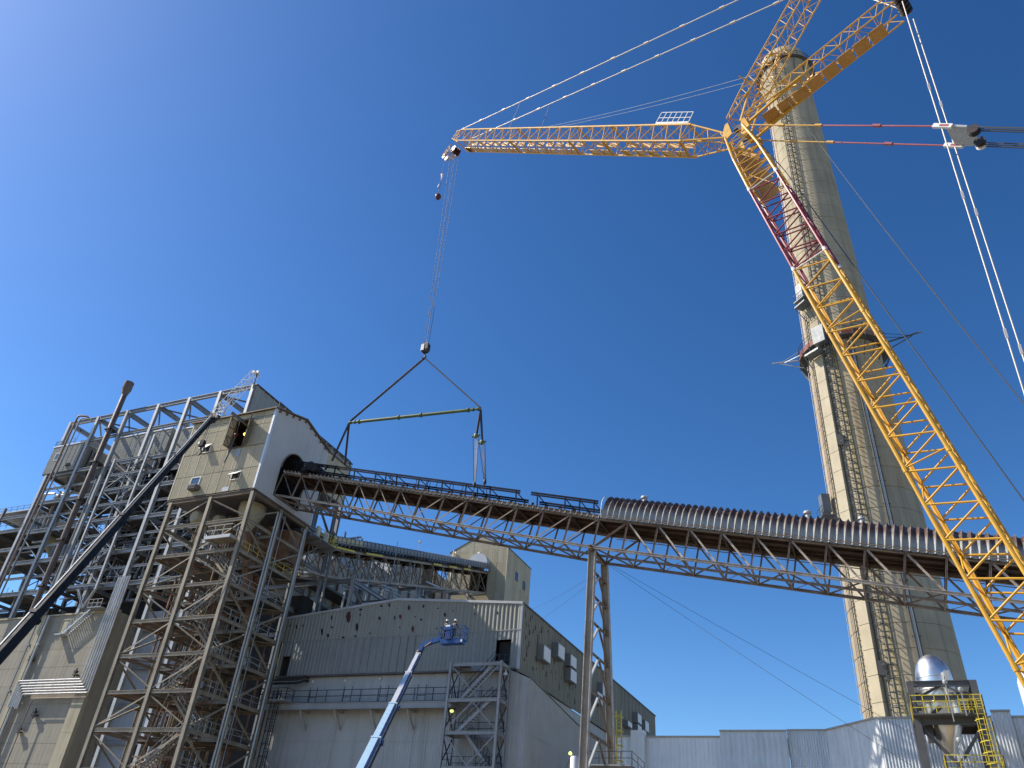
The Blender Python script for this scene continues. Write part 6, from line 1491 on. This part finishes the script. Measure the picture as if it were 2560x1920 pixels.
# ================================================================== RIGGING
HK = onY(1064, 872, 61.3)
hb = thing('hook_block', 'heavy black and white hook block hanging from the yellow jib', 'hook block', HK)
TIPS = CP(1.5, 90.3)
for i, (dx, dy) in enumerate(((-.25, -.1), (-.08, .1), (.08, -.1), (.25, .1))):
    bar(hb, 'fall_rope', HK + v3(dx, dy, .5), TIPS + v3(dx * 2.6, dy, 0), .055, 'rope', 'tube6')
b = MB(); b.add([HK + v3(x, y, z) for z, s in ((-.55, .7), (-.2, 1.0), (.55, 1.0), (.75, .8)) for x, y in ((-.42 * s, -.32 * s), (.42 * s, -.32 * s), (.42 * s, .32 * s), (-.42 * s, .32 * s))],
               [(3, 2, 1, 0)] + [(4 * i + j, 4 * i + (j + 1) % 4, 4 * i + 4 + (j + 1) % 4, 4 * i + 4 + j) for i in range(3) for j in range(4)] + [(12, 13, 14, 15)]); b.build(hb, 'block_body', 'dark_iron')
plate(hb, 'side_cheek', [HK + v3(-.46, -.34, -.4), HK + v3(-.46, .3, -.4), HK + v3(-.46, .3, .5), HK + v3(-.46, -.34, .5)], 'white_paint', .05); block(hb, 'front_cheek', HK + v3(-.40, -.36, -.35), HK + v3(-.05, -.325, .5), 'white_paint')
b = MB(); b.path([HK + v3(0, 0, -.5), HK + v3(0, 0, -.9), HK + v3(.2, 0, -1.15), HK + v3(.05, 0, -1.4), HK + v3(-.22, 0, -1.25)], .11, 8); b.build(hb, 'hook', 'dark_iron', True)
SPA, SPB = onY(872, 1057, 61.3), onY(1201, 1022, 61.3)
sp = thing('spreader_bar', 'green tubular spreader bar hanging level above the conveyor', 'spreader bar', (SPA + SPB) / 2)
sdv = (SPB - SPA).normalized()
b = MB(); b.bar(SPA + sdv * 1.5, SPB - sdv * 1.5, .36, .36, 16); b.build(sp, 'tube', 'spreader_green', True)
b = MB(); b.bar(SPA, SPA + sdv * 1.5, .25, .25, 12); b.build(sp, 'end_tube', 'spreader_green', True); b = MB(); b.bar(SPB - sdv * 1.5, SPB, .25, .25, 12); b.build(sp, 'end_tube', 'spreader_green', True)
for t in (.015, .05, .085, .40, .57, .915, .95, .985):
    c_ = SPA.lerp(SPB, t); b = MB(); b.bar(c_ - sdv * .07, c_ + sdv * .07, .55 if .06 < t < .93 else .42, .55 if .06 < t < .93 else .42, 16); b.build(sp, 'flange', 'spreader_green', True)
HKb = HK + v3(0, 0, -1.35)
for i, (a, b_, lab) in enumerate(((HKb, SPA + v3(0, 0, .15), 'left slanting sling from hook block to spreader bar'), (HKb + v3(.1, 0, 0), SPB + v3(0, 0, .15), 'right slanting sling from hook block to spreader bar'))):
    k = MB(); k.path([a, b_], .085, 6); k.path([a + v3(.06, .14, 0), b_ + v3(.0, .16, 0)], .05, 6); tag(k.build(None, 'sling', 'sling', True, origin=b_), lab, 'sling', 'slings of the spreader bar')
lo = [onY(829, 1152, GN + .6), onY(861, 1162, GF - .6), onY(1186, 1212, GN + .4), onY(1212, 1205, GF - .4)]
for i, (a, b_, lab) in enumerate(((SPA - v3(0, 0, .1), lo[0], 'left leg of the pair of slings at the left end of the spreader bar'), (SPA - v3(0, 0, .1), lo[1], 'right leg of the pair of slings at the left end of the spreader bar'),
                                  (SPB - v3(0, 0, .1), onY(1190, 1090, 61.3), 'left short sling below the right end of the spreader bar'), (SPB - v3(0, 0, .1), onY(1205, 1106, 62.3), 'right short sling below the right end of the spreader bar'))):
    k = MB(); k.path([a, b_], .09, 6); k.path([a + v3(.1, .05, 0), b_ + v3(.06, .1, 0)], .06, 6); tag(k.build(None, 'sling', 'sling', True, origin=b_), lab, 'sling', 'slings of the spreader bar')
for i, (a, b_) in enumerate(((onY(1190, 1090, 61.3), lo[2]), (onY(1205, 1106, 62.3), lo[3]))):
    t_ = thing('chain_fall', ['left chain fall with white falls clamped to the conveyor', 'right chain fall with white falls clamped to the conveyor'][i], 'chain fall', b_, 'chain falls at the conveyor')
    k = MB(); k.bar(a - v3(.45, 0, 0), a + v3(.45, 0, .05), .24, .2, 8); k.lathe(a, [(0, -.25), (.2, -.2), (.25, 0), (.2, .2), (0, .25)], 12); k.build(t_, 'upper_block', 'spreader_green', True)
    for dx in (-.32, -.1, .05, .2, .34): k = MB(); k.path([a + v3(dx, 0, -.1), b_ + v3(dx * .35, 0, .2)], .03, 5); k.build(t_, 'fall', 'pendant_grey' if abs(dx) < .3 else 'rope')
    k = MB(); k.lathe(b_, [(0, -.3), (.14, -.25), (.2, 0), (.12, .25), (0, .3)], 10); k.path([b_, b_ - v3(.05, .1, 3.4)], .06, 6); k.build(t_, 'lower_hook', 'dark_iron', True)
BA = CP(-.75, 82.7)
bl = thing('overhaul_ball', 'small dark red overhaul ball on the auxiliary line at the jib tip', 'overhaul ball', BA)
k = MB(); k.lathe(BA, [(0, -.55), (.16, -.5), (.42, -.1), (.42, .2), (.2, .5), (.06, .8)], 16); k.build(bl, 'ball', 'sheave_red', True); bar(bl, 'line', BA + v3(0, 0, .7), CP(-.75, 90.8), .05, 'rope', 'tube6')
v = []; f = []
for i in range(9):
    t = i / 8; z = BA.z + 4.9 - 3.0 * t; w = .42 * (1 - .55 * t)
    for j in (0, 1): v.append((BA.x + (j * w - .25) + .1 * math.sin(5 * t), BA.y + .18 * math.sin(4 * t + j * 2), z))
    if i: f.append((2 * i - 2, 2 * i - 1, 2 * i + 1, 2 * i))
fl = solid(None, 'line_flag', v, f, 'flag_cloth', True, origin=(BA.x, BA.y, BA.z + 5)); tag(fl, 'crumpled pinkish flag tied to the auxiliary line at the jib tip', 'flag')
md = fl.modifiers.new('thickness', 'SOLIDIFY'); md.thickness = .02

# ================================================================== DARK BLUE TELESCOPIC CRANE
TT = onY(530, 1047, 50.0); r0 = _ray(0, 1640); TB = EYE + r0 * (50 / 1923.0)
ax_ = (TT - TB).normalized(); G0 = TB - ax_ * ((TB.z - 2.6) / ax_.z)
tc = thing('telescopic_crane', 'dark navy telescopic crane boom with white lattice jib at the left', 'crane', (G0.x, G0.y, 0))
hz = v3(-ax_.x, -ax_.y, 0).normalized(); sd_ = ax_.cross(v3(0, 0, 1)).normalized(); up_ = sd_.cross(ax_).normalized()
if sd_.dot(EYE - TT) < 0: sd_ = -sd_
LB = (TT - G0).length
tseg = [(0, .34, 1.15, 1.0), (.34, .60, 1.0, .86), (.60, .82, .86, .74), (.82, 1.0, .74, .62)]
for i, (a, b_, h, w) in enumerate(tseg):
    p, q = G0 + ax_ * LB * a, G0 + ax_ * LB * b_; wv = .40 - .05 * i; hv = 1.06 - .13 * i
    v = [c_ + sd_ * x + up_ * y for c_ in (p, q) for x, y in ((-wv * .5, hv * .5), (wv * .5, hv * .5), (wv * .5, -hv * .25), (wv * .2, -hv * .5), (-wv * .2, -hv * .5), (-wv * .5, -hv * .25))]
    part = solid(tc, 'boom_stage', v, [tuple(range(6))[::-1], tuple(range(6, 12))] + [(j, (j + 1) % 6, 6 + (j + 1) % 6, 6 + j) for j in range(6)], 'boom_navy')
    part['label'] = ['lowest boom stage', 'second boom stage', 'third boom stage', 'top boom stage'][i]
    k = MB(); k.bar(p + up_ * (hv * .5 + .01) - sd_ * (wv * .42), q + up_ * (hv * .5 + .01) - sd_ * (wv * .42), .09, .05); k.build(part, 'sunlit_edge', 'boom_sunlit_edge')  # pale strip paints the sunlit edge line onto the boom
    k = MB(); k.bar(q - ax_ * .35, q, wv * 1.12, hv * 1.1); k.build(part, 'stage_collar', 'boom_navy')
    L_ = LB * (b_ - a); n = int(L_ / 1.15) 
    for j in range(n):
        if 1 <= i and j < n and (j % 9) < 5:
            c_ = p + ax_ * (.7 + j * 1.15) + sd_ * (wv * .5 + .004); k = MB(); k.lathe(c_, [(.19, 0), (.19, .012), (0, .013)], 14, R=sd_.to_track_quat('Z', 'Y').to_matrix()); k.build(part, 'pin_hole_disc', 'hole_black')  # black discs paint the dark inside the pin holes
hdp = TT
k = MB(); k.bar(hdp - ax_ * .3, hdp + ax_ * .7, .7, .7); k.bar(hdp + ax_ * .3, hdp + ax_ * .3 + v3(1.1, -.2, -.25), .32, .36); k.bar(hdp + ax_ * .2, hdp + v3(.5, -.4, -.8), .3); k.build(tc, 'boom_head', 'dark_iron')
JT = onY(641, 932, 50.0) ; ja = (JT - hdp); Lj = ja.length; ja.normalize(); js = ja.cross(v3(0, 0, 1)).normalized(); ju = js.cross(ja).normalized()
def jpt(s, x, y):
    w = .42 if s < Lj * .9 else .36; return hdp + ja * s + js * (x * w) + ju * (y * w)
k = MB()
for x in (-1, 1):
    for y in (-1, 1): k.bar(jpt(.4, x, y), jpt(Lj, x, y), .075, .075, 6)
lj = k.build(tc, 'lattice_jib', 'white_paint'); n = 6
for i in range(n):
    a, b_ = .4 + (Lj - .4) * i / n, .4 + (Lj - .4) * (i + 1) / n; m_ = (a + b_) / 2
    for q in (-1, 1):
        bar(lj, 'jib_lacing', jpt(a, q, -1), jpt(m_, q, 1), .034, 'white_paint', 'tube6'); bar(lj, 'jib_lacing', jpt(m_, q, 1), jpt(b_, q, -1), .034, 'white_paint', 'tube6')
        bar(lj, 'jib_lacing', jpt(a, -1, q), jpt(m_, 1, q), .034, 'white_paint', 'tube6'); bar(lj, 'jib_lacing', jpt(m_, 1, q), jpt(b_, -1, q), .034, 'white_paint', 'tube6')
k = MB()
for i in range(14): p = jpt(random.uniform(.2, 2.2), random.uniform(-1, 1), random.uniform(-1, 1)); k.bar(p, p + v3(random.uniform(-.5, .5), random.uniform(-.3, .3), random.uniform(-.6, .6)), .1)
k.build(tc, 'jib_foot_frame', 'white_paint')
k = MB(); k.bar(jpt(Lj - .1, -1.1, 0), jpt(Lj - .1, 1.1, 0), .3, .2); k.lathe(jpt(Lj + .15, 0, -.4) - js * .12, [(0, 0), (.18, 0), (.18, .24), (0, .24)], 14, R=js.to_track_quat('Z', 'Y').to_matrix()); k.build(tc, 'jib_head', 'white_paint'); 
k = MB(); k.path([jpt(Lj, 0, -.6), jpt(Lj, 0, -.6) - v3(0, 0, 1.9)], .06, 6); k.build(tc, 'jib_line', 'rope')
dh = onY(506, 1108, 49.6)
k = MB()
for dx in (-.12, .12): k.path([hdp + v3(.25 + dx, -.3, -.4), dh + v3(dx, 0, .5)], .03, 5)
k.build(tc, 'hoist_rope', 'rope')
hk = thing('crane_hook', 'black single hook block hanging below the dark blue crane boom', 'hook block', dh)
k = MB(); k.lathe(dh - v3(0, .16, 0) , [(0, 0), (.34, 0), (.4, .06), (.4, .26), (.34, .32), (0, .32)], 16, R=Matrix.Rotation(-math.pi / 2, 3, 'X')); k.box(dh + v3(-.3, -.2, -.4), dh + v3(.3, .2, .1)); k.build(hk, 'sheave_block', 'belt_black')
block(hk, 'warning_plate', dh + v3(-.36, -.23, -.2), dh + v3(-.14, -.205, .12), 'white_paint')
k = MB(); k.path([dh + v3(0, 0, -.3), dh + v3(.02, 0, -.75), dh + v3(.25, 0, -.95), dh + v3(.27, 0, -1.2), dh + v3(.05, 0, -1.36), dh + v3(-.2, 0, -1.3), dh + v3(-.3, 0, -1.1)], .09, 8); k.build(hk, 'hook', 'dark_iron', True)
for nm, lo_, hi_, m in (('carrier', (-1.4, -6.5, .55), (1.4, 6, 1.35), 'boom_navy'), ('turntable', (-1.3, -2.2, 1.37), (1.3, 2.4, 2.6), 'boom_navy'), ('driver_cab', (-1.3, 4.2, 1.37), (1.3, 6.1, 3.0), 'boom_navy'), ('counterweight', (-1.4, -3.3, 1.5), (1.4, -2.25, 2.9), 'charcoal_steel')): block(tc, nm, v3(G0.x, G0.y, 0) + v3(*lo_), v3(G0.x, G0.y, 0) + v3(*hi_), m)
for y in (-5.2, -3.6, -2, 3.0, 4.6):
    for x in (-1.25, 1.25):
        k = MB(); k.lathe(v3(G0.x + x - .2, G0.y + y, .6), [(0, 0), (.5, 0), (.6, .08), (.6, .32), (.5, .4), (0, .4)], 18, R=Matrix.Rotation(math.pi / 2, 3, 'Y')); k.build(tc, 'wheel', 'rubber', True)

# ================================================================== BLUE BOOM LIFT WITH TWO WORKERS
BT = onY(1048, 1632, 62.0); BB = EYE + _ray(907, 1920) * (50 / 1923.0)
la = (BT - BB).normalized(); LG = BB - la * ((BB.z - 2.2) / la.z); LLn = (BT - LG).length
li = thing('boom_lift', 'blue boom lift with a long pale telescopic boom raised to the hall', 'boom lift', (LG.x, LG.y, 0))
ls = la.cross(v3(0, 0, 1)).normalized(); lu = ls.cross(la).normalized()
for i, (a, b_, hv, mt) in enumerate(((0, .46, .62, 'lift_pale'), (.46, .64, .56, 'lift_pale'), (.64, .84, .48, 'lift_white_lit'), (.84, .985, .38, 'lift_white_lit'))):
    p, q = LG + la * LLn * a, LG + la * LLn * b_
    def pr(x0, x1, y0, y1): return [c_ + ls * x + lu * y for c_ in (p, q) for x, y in ((x0, y0), (x1, y0), (x1, y1), (x0, y1))]
    F6 = [(3, 2, 1, 0), (4, 5, 6, 7), (0, 1, 5, 4), (1, 2, 6, 5), (2, 3, 7, 6), (3, 0, 4, 7)]
    st_ = solid(li, 'boom_stage', pr(-hv * .5, hv * .28, -hv * .5, hv * .5), F6, mt); st_['label'] = ['lowest pale boom stage', 'second pale boom stage', 'third boom stage in sunlit white', 'slim top boom stage'][i]
    solid(st_, 'navy_side', pr(hv * .285, hv * .45, -hv * .42, hv * .46), F6, 'lift_navy'); solid(st_, 'hose_track', pr(hv * .455, hv * .62, -hv * .5, -hv * .1), F6, 'dark_iron'); solid(st_, 'cable_pipe', pr(hv * .455, hv * .55, hv * .0, hv * .14), F6, 'lift_white_lit')  # navy strip carries the boom's shaded right side as colour
    k = MB(); k.bar(q - la * .18, q, hv * 1.15, hv * 1.12); k.build(st_, 'stage_collar', mt)
for t in (.46, .64):
    p = LG + la * LLn * t + ls * .42 - lu * .1; k = MB(); k.lathe(p, [(0, 0), (.22, 0), (.24, .05), (.22, .1), (0, .1)], 14, R=ls.to_track_quat('Z', 'Y').to_matrix()); k.build(li, 'hose_guide', 'lift_blue', True)
k = MB(); k.lathe(BT - la * .25, [(0, 0), (.25, 0), (.3, .1), (.3, .3), (.2, .4), (0, .4)], 14, R=la.to_track_quat('Z', 'Y').to_matrix()); k.build(li, 'boom_nose', 'dark_iron', True)
J1 = onY(1058, 1612, 62.0); J2 = onY(1103, 1596, 62.0)
k = MB(); k.bar(BT, J1, .34, .4); k.bar(J1, J2, .26, .42); k.build(li, 'fly_jib', 'lift_blue'); k = MB(); k.bar(J1 + v3(.3, -.25, -.3), J1.lerp(J2, .55) + v3(0, -.25, -.15), .15, .15, 8); k.build(li, 'jib_cylinder', 'dark_iron', True)
BKc = onY(1132, 1600, 62.0); bz = BKc.z; bx0, bx1, by0, by1 = BKc.x - 1.22, BKc.x + 1.22, 61.55, 62.45
k = MB(); k.box((bx0, by0, bz - .12), (bx1, by1, bz + .0)); k.build(li, 'basket_floor', 'lift_blue'); k = MB(); k.box((BKc.x - 1.0, by0 - .05, bz - .42), (BKc.x + 1.15, by1 - .2, bz - .13)); k.build(li, 'basket_beam', 'lift_blue'); block(li, 'white_end_plate', (bx1 - .16, by0 - .07, bz - .34), (bx1 + .0, by0 - .055, bz - .14), 'white_paint')
k = MB(); ps = [(bx0, by0), (bx1, by0), (bx1, by1), (bx0, by1), (bx0, by0)]
for (xa, ya), (xb, yb) in zip(ps[:-1], ps[1:]):
    for h in (.55, 1.1): k.bar((xa, ya, bz + h), (xb, yb, bz + h), .05)
    for t in (0, .33, .66): x_, y_ = xa + (xb - xa) * t, ya + (yb - ya) * t; k.bar((x_, y_, bz), (x_, y_, bz + 1.1), .05)
k.build(li, 'basket_rail', 'lift_blue')
k = MB(); k.box((BKc.x - .62, by0 - .25, bz + .75), (BKc.x + .1, by0 + .1, bz + 1.2)); k.build(li, 'control_box', 'lift_blue'); block(li, 'control_panel', (BKc.x - .5, by0 - .27, bz + 1.0), (BKc.x - .05, by0 - .252, bz + 1.16), 'white_paint'); k = MB(); k.box((BKc.x - .45, by0 - .2, bz - .1), (BKc.x + .0, by0 - .02, bz + .75)); k.build(li, 'support_post', 'lift_navy')
for nm, lo_, hi_, m in (('chassis', (-1.2, -2.4, .5), (1.2, 2.4, 1.1), 'lift_blue'), ('turret', (-1.15, -2.6, 1.12), (1.15, 1.2, 2.3), 'lift_blue')): block(li, nm, v3(LG.x, LG.y, 0) + v3(*lo_), v3(LG.x, LG.y, 0) + v3(*hi_), m)
for y in (-1.8, 1.8):
    for x in (-1.2, 1.2):
        k = MB(); k.lathe(v3(LG.x + x - .22, LG.y + y, .55), [(0, 0), (.45, 0), (.55, .08), (.55, .36), (.45, .44), (0, .44)], 18, R=Matrix.Rotation(math.pi / 2, 3, 'Y')); k.build(li, 'wheel', 'rubber', True)
def person(loc, face, label, cloth, hat, reach):
    """one continuous skinned body standing at loc, facing angle face, hands on the rail"""
    loc = Vector(loc); Rz = Matrix.Rotation(face, 3, 'Z')
    J = {'pel': (0, 0, .95, .13), 'wst': (0, .01, 1.12, .125), 'chs': (0, .0, 1.35, .15), 'nck': (0, .01, 1.50, .065), 'hed': (0, -.02, 1.60, .085), 'hd2': (0, -.03, 1.71, .09)}
    E_ = [('pel', 'wst'), ('wst', 'chs'), ('chs', 'nck'), ('nck', 'hed'), ('hed', 'hd2')]
    for s, n_ in ((-1, 'l'), (1, 'r')):
        J.update({'hip' + n_: (s * .10, 0, .90, .10), 'kne' + n_: (s * .12, -.03, .50, .07), 'ank' + n_: (s * .13, .0, .09, .05), 'toe' + n_: (s * .14, -.17, .045, .04),
                  'sho' + n_: (s * .19, .0, 1.43, .07), 'elb' + n_: (s * .27, -.1 * reach, 1.2, .05), 'wri' + n_: (s * .2, -.32 * reach, 1.15, .035), 'hnd' + n_: (s * .19, -.41 * reach, 1.13, .04)})
        E_ += [('pel', 'hip' + n_), ('hip' + n_, 'kne' + n_), ('kne' + n_, 'ank' + n_), ('ank' + n_, 'toe' + n_), ('chs', 'sho' + n_), ('sho' + n_, 'elb' + n_), ('elb' + n_, 'wri' + n_), ('wri' + n_, 'hnd' + n_)]
    names = list(J); me = bpy.data.meshes.new('person'); me.from_pydata([Rz @ Vector(J[q][:3]) for q in names], [(names.index(a), names.index(b)) for a, b in E_], [])
    o = bpy.data.objects.new('person', me); _link(o, None, loc); sk = o.modifiers.new('skin', 'SKIN')
    for i, q in enumerate(names): me.skin_vertices[0].data[i].radius = (J[q][3], J[q][3])
    me.skin_vertices[0].data[0].use_root = True
    o.modifiers.new('sub', 'SUBSURF').levels = 1; o.modifiers['sub'].render_levels = 2
    me.materials.append(MATS[cloth]); tag(o, label, 'person', 'workers in the lift basket')
    k = MB(); hc = loc + Rz @ Vector((0, -.03, 1.76)); k.lathe(hc, [(.17, -.02), (.13, .0), (.125, .06), (.09, .12), (0, .14)], 16); k.build(o, 'hard_hat', hat, True)
    k = MB(); k.lathe(loc + Rz @ Vector((0, -.075, 1.66)), [(0, -.09), (.05, -.07), (.07, 0), (.06, .06), (0, .08)], 12); k.build(o, 'face', 'skin', True)
    v_ = MB(); v_.lathe(loc + v3(0, 0, 1.02), [(.19, 0), (.20, .2), (.21, .38), (.12, .47)], 16); v_.build(o, 'vest', 'cloth_tan' if cloth == 'cloth_dark' else 'lift_navy', True)
    for s in (-1, 1):                             # hands with fingers and thumb closed on the rail
        h0 = loc + Rz @ Vector((s * .19, -.41 * reach, 1.13)); hm = MB(); hm.box(h0 - v3(.04, .045, .02), h0 + v3(.04, .04, .02))
        for j in range(4):
            f0 = h0 + Rz @ Vector((-.03 + j * .02, -.045, 0)); ln = (.05, .06, .055, .042)[j]; hm.path([f0, f0 + Rz @ Vector((0, -ln * .5, -.005)), f0 + Rz @ Vector((0, -ln * .75, -ln * .6))], .009, 6)
        hm.path([h0 + Rz @ Vector((-s * .04, .01, 0)), h0 + Rz @ Vector((-s * .065, -.03, -.01)), h0 + Rz @ Vector((-s * .05, -.06, -.03))], .011, 6); hm.build(o, 'hand', 'skin', True)
    return o
person((BKc.x - .78, 61.95, bz + .01), math.radians(200), 'person in dark work clothes and white hard hat at the left of the blue basket', 'cloth_dark', 'hat_white', 1.0)
person((BKc.x + .02, 62.05, bz + .01), math.radians(160), 'person in white hard hat behind the blue control box of the basket', 'cloth_dark', 'hat_white', .9)
